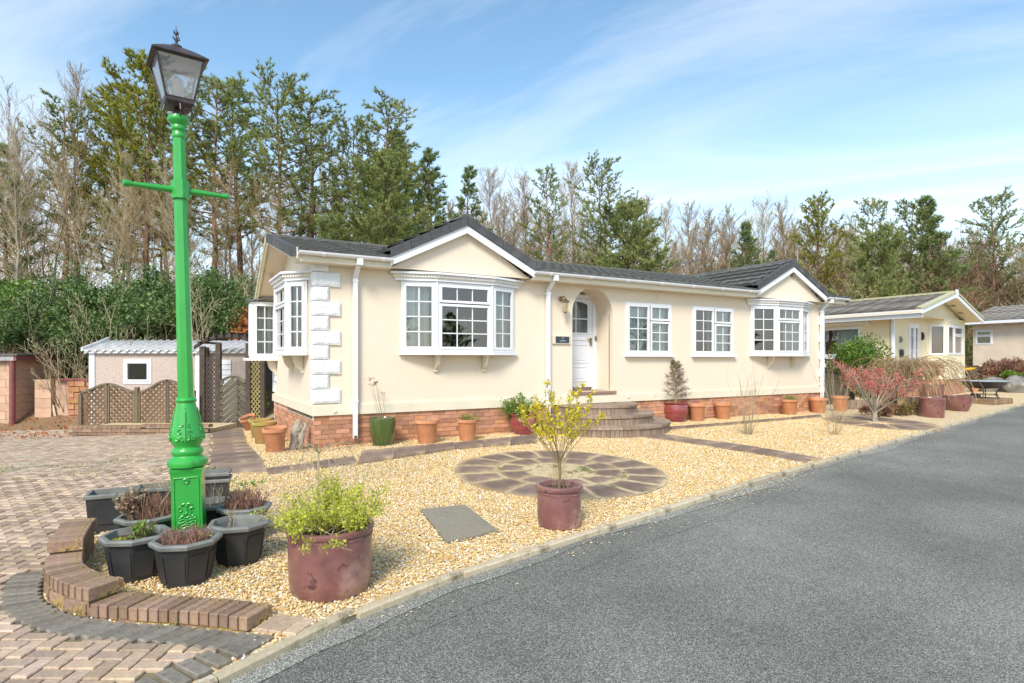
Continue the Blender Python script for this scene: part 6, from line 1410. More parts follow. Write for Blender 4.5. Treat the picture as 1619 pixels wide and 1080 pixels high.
# terracotta and glazed pots along the house
def terra(xy, w, h, label, m='terracotta', shape='std', tilt=None):
    x, y = xy[0], xy[1]; t_ = x*.503+y*.864; r = w/2/937*t_; H_ = h/937*t_
    if shape == 'std': pr = [(r*.66, 0), (r*.70, .01), (r*.86, H_-.07), (r*.88, H_-.065), (r*.98, H_-.055), (r*1.0, H_-.01), (r*.99, H_)]
    elif shape == 'bowl': pr = [(r*.62, 0), (r*.66, .02), (r*.90, H_*.45), (r*.93, H_*.68), (r*.86, H_-.07), (r*.84, H_-.05), (r*.97, H_-.02), (r*.98, H_-.005), (r*.95, H_)]
    elif shape == 'cyl': pr = [(r*.88, 0), (r*.92, .02), (r*.95, H_*.5), (r*.97, H_-.05), (r*1.0, H_-.04), (r*1.0, H_-.005), (r*.97, H_)]
    elif shape == 'basin': pr = [(r*.66, 0), (r*.70, .01), (r*.88, H_*.4), (r*.96, H_*.7), (r*.97, H_-.06), (r*1.0, H_-.05), (r*1.01, H_-.01), (r*.98, H_)]
    else: pr = [(r*.70, 0), (r*.74, .01), (r*.95, H_*.6), (r*1.0, H_*.85), (r*.98, H_)]
    o = roundpot('terracotta_pot' if m.startswith('terra') else 'glazed_pot', label, x, y, pr, m, tilt=tilt); return o, x, y, gz(x, y)+H_-.05, r
pgreen = terra((3.032, 9.395), 42, 44, 'dark green glazed square shouldered pot with tall dead flower stems by the house corner', 'greenglaze', 'tall')
pt1 = terra((3.738, 9.237), 39, 38, 'terracotta pot of dry stubble third from the house corner')
pt2 = terra((4.454, 9.174), 34, 35, 'bright terracotta pot with a small green tuft below the large bay window')
pbowl = terra((5.733, 9.418), 45, 34, 'plum and rust glazed bowl pot with a spreading green plant left of the steps', 'plumglaze', 'bowl')
pbig = terra((9.825, 9.613), 42, 32, 'plum glazed bowl pot holding a small dead looking conifer right of the steps', 'plumglaze', 'bowl')
pt3 = terra((10.345, 9.467), 28, 28, 'tall empty terracotta pot beside the plum bowl with the conifer')
pt4 = terra((11.194, 9.462), 28, 26, 'lone empty terracotta pot between the plum bowl and the bare upright shrub')
pt5 = terra((13.528, 9.374), 27, 25, 'terracotta pot with a short green heather under the right hand bay window')
pt6 = terra((14.835, 9.435), 27, 23, 'terracotta pot standing under the last downpipe of the cream home')
pt7 = terra((15.698, 9.373), 26, 24, 'terracotta pot just beyond the right hand corner of the cream home')
ps1 = terra((1.447, 9.723), 38, 40, 'plain terracotta pot beside the leaning log at the house corner', tilt=(.06, -.05, 0))
ps2 = terra((1.492, 11.294), 38, 36, 'wide moss covered terracotta pot on the side path', 'terramoss')
ps3 = terra((1.608, 12.799), 34, 30, 'low mossy terracotta pot partly hidden behind the wide mossy pot', 'terramoss')
ps4 = terra((1.724, 15.033), 25, 25, 'terracotta pot tipped over to one side at the foot of the garden arch', tilt=(.2, -.35, 0))
pr1 = terra((16.71, 7.614), 37, 31, 'brown glazed straight sided pot near the kerb on the far right', 'purple', 'cyl')
pr2 = terra((19.142, 8.086), 42, 24, 'wide brown glazed bowl beside the straight sided pot', 'purple', 'basin')
pr3 = terra((22.162, 10.098), 34, 27, 'large maroon pot half hidden behind the weeping bare shrub', 'purple', 'cyl')
# leaning log and slate at the corner
x, y = (1.69, 9.73); z = gz(x, y)
lg = thing('split_log', 'weathered split log leaning against the brick base at the house corner', 'log', (x, y, z)); rl = random.Random(6)
for k, (dx, w, hh_) in enumerate(((0, .075, .46), (.10, .06, .40))):
    mb = MB(); n = 9; pts = [Vector((x+dx+.14*i/n+.015*math.sin(i), y+.02+.22*i/n, z+hh_*i/n)) for i in range(n+1)]; mb.tube(pts, [w*(.85+.12*math.sin(i*1.3+k)) * (1 if 0 < i < n else .6) for i in range(n+1)], 7); mb.v = [(v[0]+rl.gauss(0, .005), v[1]+rl.gauss(0, .005), v[2]) for v in mb.v]; mb.build('log', 'barkpale', lg)
# dead flower stems in the green pot
def stemthing(name, label, cat, loc, parts, group=None):
    t = thing(name, label, cat, loc, group)
    for (nm, mb, m) in parts:
        o = mb.build(nm, m, t, fix=False)
        o['kind'] = 'stuff'
    return t
rs = random.Random(77)
_, x, y, z, r = pgreen; mb = MB(); hd = MB()
for k in range(5):
    L = rs.uniform(.35, .72); d = Vector((rs.gauss(-.12, .12), rs.gauss(0, .1), 1)); p = [Vector((x+rs.gauss(0, .04), y+rs.gauss(0, .04), z-.02))]
    for i in range(5): p.append(p[-1]+d*L/5+Vector((rs.gauss(0, .008), rs.gauss(0, .008), 0)))
    mb.tube(p, [.004, .0035, .003, .003, .002, .002], 4)
    for _ in range(12 if L > .5 else 5): e = p[-1]+Vector((rs.gauss(0, .035), rs.gauss(0, .035), rs.gauss(0, .012))); mb.tube([p[-1]-Vector((0, 0, .03)), e], .0015, 3); mb.tube([e, e+Vector((0, 0, .012))], .006, 4)
for _ in range(90): q = Vector((x+rs.gauss(0, .07), y+rs.gauss(0, .07), z)); mb.tube([q, q+Vector((rs.gauss(0, .03), rs.gauss(0, .03), rs.uniform(.01, .06)))], .0015, 3)
stemthing('dead_stonecrop', 'tall dead flower heads on thin brown stems in the green pot', 'plant', (x, y, z), [('stems', mb, 'twig')])
for (pp, m_, nm, lab, n, h) in ((pt1, 'twigpale', 'dormant_perennial', 'pale dry stubble in the terracotta pot third from the corner', 70, .05), (pt5, 'freshgreen', 'potted_heather', 'short green heather with a few dry stalks under the right hand bay', 120, .12), (pt2, 'freshgreen', 'potted_tuft', 'small green tuft in the terracotta pot below the large bay', 50, .10)):
    _, x, y, z, r = pp; mb = MB(); ml = MB()
    for _ in range(n): a = rs.uniform(0, 6.28); q = r*.7*math.sqrt(rs.random()); b = Vector((x+q*math.cos(a), y+q*math.sin(a), z)); mb.tube([b, b+Vector((rs.gauss(0, .02), rs.gauss(0, .02), h*rs.uniform(.5, 1.2)))], [.0035, .0015], 3)
    if n < 100: 
        for _ in range(6): grow(mb, (x, y, z), (rs.gauss(0, .3), rs.gauss(0, .3), 1), .2 if nm != 'dormant_perennial' else .09, .002, 1, rs, 3, .5)
    if m_ == 'freshgreen':
        for _ in range(260): leaf(ml, (x+rs.gauss(0, r*.4), y+rs.gauss(0, r*.4), z+rs.uniform(0, h)), .04, rs, .3, 1.2)
        stemthing(nm, lab, 'plant', (x, y, z), [('stems', mb, 'twig'), ('leaves', ml, 'freshgreen')])
    else: stemthing(nm, lab, 'plant', (x, y, z), [('stems', mb, m_)])
# spreading green plant in plum bowl left of steps
_, x, y, z, r = pbowl; mb = MB(); ml = MB(); tips = []
for _ in range(24): grow(mb, (x+rs.gauss(0, .05), y+rs.gauss(0, .05), z), (rs.gauss(-.5, .9), rs.gauss(0, .7), .8), .33, .004, 1, rs, 4, .6, .02, .15, tips, 4)
for q_, w, d in tips:
    for _ in range(5): leaf(ml, q_+Vector((rs.gauss(0, .02), rs.gauss(0, .02), rs.gauss(0, .02))), .045, rs, .4)
stemthing('spreading_evergreen', 'low spreading bright green plant spilling from the plum bowl left of the steps', 'plant', (x, y, z), [('stems', mb, 'twig'), ('leaves', ml, 'freshgreen')])
# dead conifer
_, x, y, z, r = pbig; mb = MB(); ml = MB(); tips = []; H_ = .95
mb.tube([(x, y, z-.02), (x+.01, y, z+H_*.5), (x-.02, y, z+H_)], [.02, .013, .004], 6)
for k in range(54):
    f = .12+.88*k/54; a = k*2.4; L = .30*(1-f)**.7+.05; grow(mb, (x, y, z+H_*f), (math.cos(a), math.sin(a), .25), L, .005, 1, rs, 5, .5, .05, .1, tips, 4, .5)
for q_, w, d in tips:
    for _ in range(5): leaf(ml, q_+Vector((rs.gauss(0, .01), rs.gauss(0, .01), rs.gauss(0, .01))), .03, rs, .25, .1)
M['deadneedle'] = leafmat('dead_needle', (.12, .10, .06), (.24, .19, .12), .5, .8, .15, 6)
stemthing('potted_conifer', 'small thin brown green conifer in the plum bowl right of the steps', 'shrub', (x, y, z), [('branches', mb, 'twig'), ('needles', ml, 'deadneedle')])
# lime bush in the big maroon pot
x, y, z = BX, BY, gz(BX, BY)+.40; mb = MB(); ml = MB(); tips = []; rs = random.Random(5)
for k in range(64):
    a = rs.uniform(0, 6.28); sp_ = rs.uniform(.15, 3.0); grow(mb, (x+.10*rs.gauss(0, 1), y+.10*rs.gauss(0, 1), z), (sp_*math.cos(a), sp_*math.sin(a), 1.0), rs.uniform(.22, .36), .0036, 1, rs, 5, .55, .10, .12, tips, 5, .50)
for q_, w, d in tips:
    if q_.z > z+.01 and rs.random() < .8:
        for _ in range(rs.choice([3, 6, 8])): leaf(ml, q_+Vector((rs.gauss(0, .016), rs.gauss(0, .016), rs.gauss(0, .012))), rs.uniform(.014, .034), rs, .42, .3)
stemthing('lime_bush', 'feathery lime green bush filling the large maroon pot', 'shrub', (x, y, z), [('stems', mb, 'twigpale'), ('leaves', ml, 'lime')])
mb = MB(); mb.tube([(x-.02, y+.25, z-.2), (x-.03, y+.26, z+.15), (x-.02, y+.28, z+.52)], [.010, .009, .006], 5)
tp = Vector((x-.02, y+.28, z+.50))
for k in range(12):
    a = rs.uniform(0, 6.28); L = rs.uniform(.12, .36); e = [tp, tp+Vector((L*.5*math.cos(a), L*.5*math.sin(a), .07)), tp+Vector((L*math.cos(a), L*math.sin(a), .03-rs.uniform(0, .05))), tp+Vector((L*1.25*math.cos(a), L*1.25*math.sin(a), -.10-rs.uniform(0, .14)))]; mb.tube(spline(e, 3), .0020, 3)
    for _ in range(2): q = e[2]; mb.tube([q, q+Vector((rs.gauss(0, .07), rs.gauss(0, .07), rs.gauss(-.04, .04)))], .0012, 3)
stemthing('weeping_sapling', 'bare weeping sapling with arching pale twigs behind the lime green bush', 'shrub', (x, y+.26, z-.4), [('stems', mb, 'twigpale')])
# yellow shrub in the second pot
x, y, z = P2X, P2Y, gz(P2X, P2Y)+.35; mb = MB(); ml = MB(); tips = []; rs = random.Random(15)
mb.tube([(x, y, z-.03), (x+.01, y, z+.12), (x, y, z+.30)], [.014, .012, .011], 6)
for k in range(15):
    a = k*2.4; sp_ = .30+.95*((k*7) % 10)/10; grow(mb, (x, y, z+.20+.08*rs.random()), (sp_*math.cos(a), sp_*math.sin(a), 1), rs.uniform(.50, .70), .0055, 2, rs, 5, .50, .10, .05, tips, 6, .42, kidstart=.3)
for k in range(14): grow(mb, (x+rs.gauss(0, .07), y+rs.gauss(0, .07), z-.02), (rs.gauss(0, .25), rs.gauss(0, .25), 1), rs.uniform(.12, .35), .003, 1, rs, 3, .5)
for q_, w, d in tips:
    if rs.random() < .68:
        for _ in range(2): leaf(ml, q_, rs.uniform(.016, .042), rs, .50, .6)
stemthing('yellow_leaved_shrub', 'twiggy shrub with small acid yellow leaves in the second maroon pot', 'shrub', (x, y, z), [('branches', mb, 'twig'), ('leaves', ml, 'yellowleaf')])
# upright bare shrubs in the gravel
def bareshrub(loc, h, n, sp_, label, m='twigpale', seed=1, r=.006, kids=3, base=.05):
    x, y = loc; z = gz(x, y); mb = MB(); rg = random.Random(seed)
    for k in range(n): a = rg.uniform(0, 6.28); s_ = sp_*rg.random(); grow(mb, (x+base*math.cos(a), y+base*math.sin(a), z-.01), (s_*math.cos(a), s_*math.sin(a), 1), h*rg.uniform(.65, 1.1), r*rg.uniform(.6, 1), 1, rg, kids, .3, .15, .05, None, 6, .5)
    return stemthing('bare_shrub', label, 'shrub', (x, y, z), [('branches', mb, m)])
bareshrub((9.647, 7.556), 1.15, 26, .42, 'bare upright shrub of thin tan stems in the gravel in front of the third window', 'twigpale', 3)
bareshrub((11.264, 6.864), .62, 22, .8, 'low bare tan shrub in the gravel before the right hand corner of the home', 'twigpale', 4, .005, 4)
bareshrub((13.225, 7.941), 1.5, 16, .85, 'loose bare shrub with long whippy stems at the right hand corner of the home', 'twigpale', 5, .006, 4, .08)
x, y = (2.172, 9.384); mb = MB(); rg = random.Random(3)
for _ in range(90): grow(mb, (x+rg.gauss(0, .5), y+rg.gauss(-.05, .12), gz(x, y)), (rg.gauss(0, .8), rg.gauss(-.2, .6), .7), .26, .0022, 1, rg, 4, .7, 0, .15, None, 4, .5)
stemthing('red_twig_shrub', 'low haze of fine reddish twigs in the gravel at the house corner', 'shrub', (x, y, gz(x, y)), [('branches', mb, 'twigred')])
# red blossom shrub
x, y = (14.082, 7.592); z = gz(x, y); mb = MB(); ml = MB(); tips = []; rs = random.Random(12)
mb.tube([(x, y, z), (x+.0, y, z+.14), (x+.0, y, z+.24)], [.065, .052, .045], 8)
for k in range(9):
    a = k*2.4+.3; sp_ = .5+.5*(k % 3)/2; grow(mb, (x, y, z+.18+.03*k*.5), (sp_*math.cos(a), sp_*math.sin(a), .85), rs.uniform(.80, 1.08), .024, 3, rs, 5, .55, .10, .07, tips, 5, .55, sides=4, minr=.003)
for q_, w, d in tips:
    if rs.random() < .62 and q_.z > z+.5:
        for _ in range(2): leaf(ml, q_+Vector((rs.gauss(0, .02), rs.gauss(0, .02), rs.gauss(0, .02))), rs.uniform(.025, .045), rs, .7, .2)
stemthing('red_blossom_shrub', 'spreading pale stemmed shrub covered in coral red blossom near the kerb', 'shrub', (x, y, z), [('branches', mb, 'barkpale'), ('blossom', ml, 'redleaf')])
# weeping bare tree behind pots
x, y = (18.32, 9.049); z = gz(x, y); mb = MB(); rs = random.Random(31)
for k in range(4): mb.tube([(x+.16*k-.3, y+.05*k, z), (x+.16*k-.32, y, z+.5), (x+.2*k-.2, y, z+.95)], [.05, .045, .035], 6)
for k in range(330):
    a = rs.uniform(0, 6.28); L = rs.uniform(.3, 1.5); s0 = Vector((x+.1+rs.gauss(0, .3), y+rs.gauss(0, .3), z+rs.uniform(.8, 1.25))); e = [s0, s0+Vector((L*.4*math.cos(a), L*.4*math.sin(a), rs.uniform(.1, .3))), s0+Vector((L*.8*math.cos(a), L*.8*math.sin(a), rs.uniform(-.1, .15))), s0+Vector((L*math.cos(a), L*math.sin(a), rs.uniform(-.7, -.2)))]; q = spline(e, 3); mb.tube(q, .0055, 3, cap=False)
    for _ in range(3): c_ = q[rs.randrange(2, 8)]; mb.tube([c_, c_+Vector((rs.gauss(0, .12), rs.gauss(0, .12), rs.gauss(-.02, .10)))], .0035, 3, cap=False)
stemthing('weeping_tree', 'low weeping bare tree with a tangle of grey brown twigs by the glazed pots', 'tree', (x, y, z), [('branches', mb, 'twig')])
# leafy things around the neighbour
def leafball(name, label, cat, c_, rx, rz_, n, s, m, asp=.45, stems='twig', clumps=14, seed=1, group=None, up=.5, ry=None):
    rg = random.Random(seed); t = thing(name, label, cat, (c_[0], c_[1], c_[2]), group); mb = MB(); ms = MB(); cl = []
    for _ in range(clumps):
        a, e = rg.uniform(0, 6.28), rg.uniform(-.35, 1); q = rg.uniform(.35, .85); ce = math.sqrt(max(0, 1-e*e)); p = Vector((c_[0]+rx*q*ce*math.cos(a), c_[1]+(ry or rx)*q*ce*math.sin(a), c_[2]+rz_*(.9+q*e*.85))); cl.append(p); ms.tube([(c_[0], c_[1], c_[2]), ((c_[0]+p.x)/2+rg.gauss(0, .05), (c_[1]+p.y)/2, (c_[2]+p.z)/2), p], [.03, .02, .008], 4, cap=False)
    for k in range(n):
        p = cl[k % clumps]; d = Vector((rg.gauss(0, 1), rg.gauss(0, 1), rg.gauss(0, .8))).normalized()*rg.uniform(.5, 1.05)*min(rx, rz_)*.42; leaf(mb, p+d, s*rg.uniform(.6, 1.3), rg, asp, up)
    ms.build('stems', stems, t, fix=False)['kind'] = 'stuff'; mb.build('leaves', m, t, fix=False)['kind'] = 'stuff'; return t
x, y = (18.366, 10.392); leafball('evergreen_bush', 'rounded bright green evergreen bush in front of the yellow neighbouring home', 'shrub', (x, y, .25), .85, 1.05, 5200, .13, 'laurel', .28, seed=3, clumps=26)
x, y = (18.164, 10.509); leafball('dark_shrub', 'dark green low shrub behind the trellis at the far corner of the cream home', 'shrub', (x-.2, y-.9, .0), .8, .45, 1800, .09, 'holly', .5, seed=4)
x, y = (24.277, 11.167); leafball('red_leaved_shrub', 'small shrub with bright red leaves beside the neighbouring french door', 'shrub', (x, y, .55), .50, .40, 900, .16, 'redleaf', .2, seed=5)
x, y = (15.922, 8.317); leafball('brown_perennials', 'brown withered clump edging the raised bed behind the red blossom shrub', 'plant', (x, y, -.05), 1.2, .14, 2200, .12, 'heath', .2, seed=6, ry=.5)
x, y = (16.762, 8.126); leafball('withered_grass', 'tan withered grass clump below the weeping tree', 'plant', (x, y, -.05), 1.1, .17, 2200, .14, 'drybrush', .15, seed=7, ry=.5)
# low dark wall of the round raised bed
rbd = thing('raised_bed', 'low curved dark brick wall of the raised gravel bed behind the two brown pots', 'garden wall', (18.888, 8.82)+(0,)); bx_, by_ = (19.962, 9.462)
for k in range(26):
    p = (16.403, 8.976); q = (22.922, 8.594); x = p[0]+(q[0]-p[0])*k/25; y = p[1]+(q[1]-p[1])*k/25+.5
    mb = MB(); mb.box(x, x+(q[0]-p[0])/26-.03, y, y+.2, 0, .24+.01*(k % 2)); mb.build('block', 'step', rbd)
# trellis fence between the homes
tf = thing('trellis_fence', 'dark garden fence with criss cross lattice top between the two homes', 'fence', (16.686, 10)+(0,)); fp0 = Vector((16.808, 10.455)+(0,)); fp1 = Vector((18.529, 10.621)+(0,)); fp0 = Vector((17.552, 10.958)+(0,)); du = (fp1-fp0); L = du.length; du.normalize()
for k in range(13): mb = MB(); p = fp0+du*(L*k/13)+Vector((0, 0, .0)); mb.slab(p, du*.06, (0, .03, 0), (0, 0, 1.0)); mb.build('slat', 'gatewood', tf)
for k in range(-5, 14):
    for s_ in (-1, 1):
        a = fp0+du*(k*.13); x0 = max(0, k*.13 if s_ > 0 else k*.13); 
        if k < 0 or k*.13+.32 > L: continue
        mb = MB(); mb.slab(fp0+du*(k*.13+(0 if s_ > 0 else .32))+Vector((0, -.01*s_, 1.02)), du*.32*s_+Vector((0, 0, .34)), (0, .012, 0), (0, 0, .03)); mb.build('lattice_slat', 'darkwood', tf)
for z in (1.0, 1.36): mb = MB(); mb.slab(fp0+Vector((0, -.03, z)), du*L, (0, .05, 0), (0, 0, .05)); mb.build('rail', 'darkwood', tf)
mb = MB(); mb.slab(fp1+Vector((.3, .2, .0)), (.10, 0, 0), (0, .1, 0), (0, 0, 1.35)); mb.build('post', 'darkwood', tf)
# fire bowl on a stand on a brick plinth
x, y = (22.751, 8.85); z = 0.0; M['bowlmetal'] = mat('dark_bowl_metal', [(.05, .055, .07), (.09, .09, .10)], .4, 5, metal=.3); M['bowlin'] = mat('bowl_rim_pale', [(.35, .45, .50), (.50, .58, .60)], .3)
fb_ = thing('fire_bowl', 'wide shallow dark metal bowl on scrolled legs on the brick plinth by the road', 'fire bowl', (x, y, z+.16))
mb = MB(); R_ = .68; mb.lathe([(.02, .30), (R_*.55, .33), (R_*.8, .42), (R_*.88, .50), (R_, .53), (R_, .545), (R_*.87, .52), (R_*.6, .42), (.02, .38)], 36, (x, y, z+.15)); mb.build('bowl', 'bowlmetal', fb_, smooth='auto')
mb = MB(); mb.lathe([(R_*.86, .548), (R_*1.01, .548), (R_*1.01, .562), (R_*.86, .562)], 36, (x, y, z+.15)); mb.build('bowl_rim', 'bowlin', fb_)
for k in range(6):
    a = k*PI/3+.3; c, s_ = math.cos(a), math.sin(a); mb = MB(); mb.tube(spline([Vector((x+c*r, y+s_*r, z+.15+h)) for r, h in ((.55, .46), (.42, .28), (.34, .14), (.42, 0))], 4), .014, 5); mb.build('leg', 'blackmetal', fb_)
mb = MB(); mb.tube([(x+.36*math.cos(k*PI/10), y+.36*math.sin(k*PI/10), z+.27) for k in range(21)], .010, 5); mb.build('ring', 'blackmetal', fb_)
bp_ = thing('brick_plinth', 'low dark brick plinth under the metal fire bowl', 'plinth', (x, y, z))
for i in range(11):
    for j in range(2): mb = MB(); mb.box(x-.68+i*.125, x-.68+i*.125+.118, y-.5+j*.5, y-.5+j*.5+.49, -.08, .15); mb.build('brick', 'edgebrick', bp_)
# boulders
rb2 = random.Random(9)
def boulder(x, y, z, sx_, sy_, sz_, seed, label):
    rg = random.Random(seed); import bmesh
    bm = bmesh.new(); bmesh.ops.create_icosphere(bm, subdivisions=3, radius=1); dirs = [(Vector((rg.gauss(0, 1), rg.gauss(0, 1), rg.gauss(0, 1))).normalized(), rg.uniform(.62, .9)) for _ in range(11)]
    for v in bm.verts:
        c_ = v.co.copy()
        for d, k in dirs:
            q_ = c_.dot(d)
            if q_ > k: c_ -= d*(q_-k)*.9
        v.co = Vector((c_.x*sx_, c_.y*sy_, c_.z*sz_))+Vector((rg.gauss(0, .006), rg.gauss(0, .006), rg.gauss(0, .006)))
    me = bpy.data.meshes.new('boulder'); bm.to_mesh(me); bm.free(); me.materials.append(M['boulder']); o = bpy.data.objects.new('boulder', me); C.objects.link(o); o.location = (x, y, z); tag(o, label, 'boulder', 'grey boulders edging the far garden')
for (xy, t_, a) in ((((31.32, 11.86, 0.12)), 1, (.95, .5, .50, 'broad flat grey boulder behind the fire bowl')), (((30.92, 10.93, 0.12)), 2, (.62, .5, .58, 'rounded grey boulder at the right edge beside a gap')), (((31.73, 10.46, 0.12)), 3, (.6, .5, .5, 'grey boulder running out of the picture at the right edge')), (((33.07, 11.99, 0.19)), 4, (.2, .2, .22, 'small stone wedged between the two grey boulders'))): boulder(xy[0], xy[1], .15, a[0], a[1], a[2], t_, a[3])
x, y, z_ = (36.08, 13.14, 0.52); leafball('heather_mound', 'wide mound of reddish brown heather behind the boulders', 'shrub', (x, y, .30), 2.2, .60, 6500, .17, 'heath', .25, seed=8, clumps=40, ry=1.2)
x, y, z_ = (34.5, 12.32, 0.32); leafball('green_cushion_plant', 'fresh green cushion plant in front of the reddish heather', 'plant', (x, y, .40), .55, .28, 1200, .12, 'freshgreen', .3, seed=9)
x, y, z_ = (30.72, 12.21, 0.51); leafball('grey_green_clump', 'grey green tussock beside the broad boulder', 'plant', (x+.4, y, .30), .8, .18, 900, .12, 'drybrush', .2, seed=19)
# yellow motorcycle behind the corner of the neighbour
x, y, _z = (34.18, 13.66, 0.41); z = .12
mc = thing('motorcycle', 'yellow and black motorcycle with a yellow number plate parked behind the yellow home', 'motorcycle', (x, y, z)); dv = Vector((-.75, .66, 0)).normalized(); sv = Vector((dv.y, -dv.x, 0)); B_ = Vector((x, y, z))
def wheel(c_): 
    mb = MB(); n = 22
    for k in range(n):
        a0, a1 = 2*PI*k/n, 2*PI*(k+1)/n; mb.tube([c_+dv*.28*math.cos(a0)+Vector((0, 0, .28*math.sin(a0))), c_+dv*.28*math.cos(a1)+Vector((0, 0, .28*math.sin(a1)))], .06, 7, cap=False)
    w = mb.build('wheel', 'blackmetal', mc, smooth=True); mb = MB()
    for k in range(6): a = k*PI/3; mb.tube([c_, c_+dv*.25*math.cos(a)+Vector((0, 0, .25*math.sin(a)))], .015, 4)
    mb.tube([c_-sv*.06, c_+sv*.06], .05, 8); mb.build('rim', 'greymetal', w)
wheel(B_+Vector((0, 0, .32))); wheel(B_+dv*1.35+Vector((0, 0, .32)))
mb = MB(); mb.tube(spline([B_-dv*.15+Vector((0, 0, .92)), B_+dv*.25+Vector((0, 0, .82)), B_+dv*.6+Vector((0, 0, .80)), B_+dv*.95+Vector((0, 0, .95)), B_+dv*1.15+Vector((0, 0, .85))], 4), [.05, .07, .09, .10, .11, .10, .10, .11, .13, .16, .18, .19, .19, .18, .15, .12, .06], 8); mb.build('fairing', 'cyellow', mc, smooth=True)
mb = MB(); mb.slab(B_-dv*.1-sv*.12+Vector((0, 0, .90)), dv*.65, sv*.24, (0, 0, .08)); mb.build('seat', 'blackmetal', mc)
mb = MB(); mb.slab(B_-dv*.30-sv*.15+Vector((0, 0, .58)), sv*.30, -dv*.02, (0, 0, .20)); mb.build('number_plate', 'cyellow', mc)
mb = MB(); mb.slab(B_-dv*.25-sv*.05+Vector((0, 0, .45)), dv*.5, sv*.1, (0, 0, .45)); mb.tube([B_+dv*.2+Vector((0, 0, .32)), B_+dv*.7+Vector((0, 0, .40)), B_+dv*1.1+Vector((0, 0, .75)), B_+dv*1.35+Vector((0, 0, .32))], .05, 6); mb.build('frame', 'blackmetal', mc)
mb = MB(); mb.tube([B_+dv*.98-sv*.35+Vector((0, 0, 1.05)), B_+dv*1.08+Vector((0, 0, 1.0)), B_+dv*.98+sv*.35+Vector((0, 0, 1.05))], .018, 6); mb.build('handlebar', 'blackmetal', mc)
mb = MB(); mb.tube([B_+dv*.6+sv*.15+Vector((0, 0, .35)), B_-dv*.1+sv*.17+Vector((0, 0, .45))], .05, 8); mb.build('exhaust', 'greymetal', mc)
x, y, _z = (30.01, 12.04, 0.26); roundpot('terracotta_pot', 'tiny terracotta pot at the foot of the neighbouring home corner', x, y, [(.12, 0), (.19, .32), (.22, .33), (.22, .40)], 'terracotta')

# ------------------------------------------------------------------ trees
def baretree(seed, h, spread, nb, start, trunk='bark', twigm='twig', dens=1.0, ang=.75, multi=1):
    rg = random.Random(seed); tr = MB(); tw = MB()
    for mlt in range(multi):
        base = Vector((rg.gauss(0, .12)*(multi > 1), rg.gauss(0, .12)*(multi > 1), -.3)); lean_ = Vector((rg.gauss(0, .05+.08*(multi > 1)), rg.gauss(0, .05+.08*(multi > 1)), 1)); n = 14; pts = [base]; r0 = h*.0085*(1 if multi == 1 else .75); hh_ = h*rg.uniform(.85, 1) if mlt else h
        for i in range(n): pts.append(pts[-1]+Vector((lean_.x+rg.gauss(0, .09), lean_.y+rg.gauss(0, .09), 1))*hh_*.90/n)
        rad = [max(.006, r0*(1-(i/n)*.97)) for i in range(n+1)]; tr.tube(pts, rad, 7, cap=False)
        m_ = int(nb/multi)
        for k in range(m_):
            f = start+(1-start)*(k+rg.random())/m_; x = min(n-.01, f*n); i = int(x); q = pts[i]+(pts[i+1]-pts[i])*(x-i); a = rg.uniform(0, 6.28); g = (f-start)/(1-start)
            L = spread*(.45+1.1*g*(1-g)*2)*rg.uniform(.6, 1.25)*(1 if g < .85 else .85)
            up_ = rg.uniform(.55, 1.25)+g*.8; d = Vector((math.cos(a)*ang, math.sin(a)*ang, up_))
            grow(tw, q, d, L, max(.007, r0*.30*(1-f*.6)), 2, rg, max(2, int(8*dens)), .50, .10, .13, None, 5, .48, 3, .12, .0046)
    return tr, tw
def blades(mb, p, rg, n, L, w, up=.4, d0=None):
    for _ in range(n):
        d = Vector((rg.gauss(0, 1), rg.gauss(0, 1), rg.gauss(0, .8)+up))
        if d0 is not None: d = d*.6+d0*1.1
        d.normalize(); a = d.cross(Vector((rg.gauss(0, 1), rg.gauss(0, 1), rg.gauss(0, 1)))).normalized()*w; l = L*rg.uniform(.6, 1.2); mb.add((p-a, p+a, p+d*l), ((0, 1, 2),))
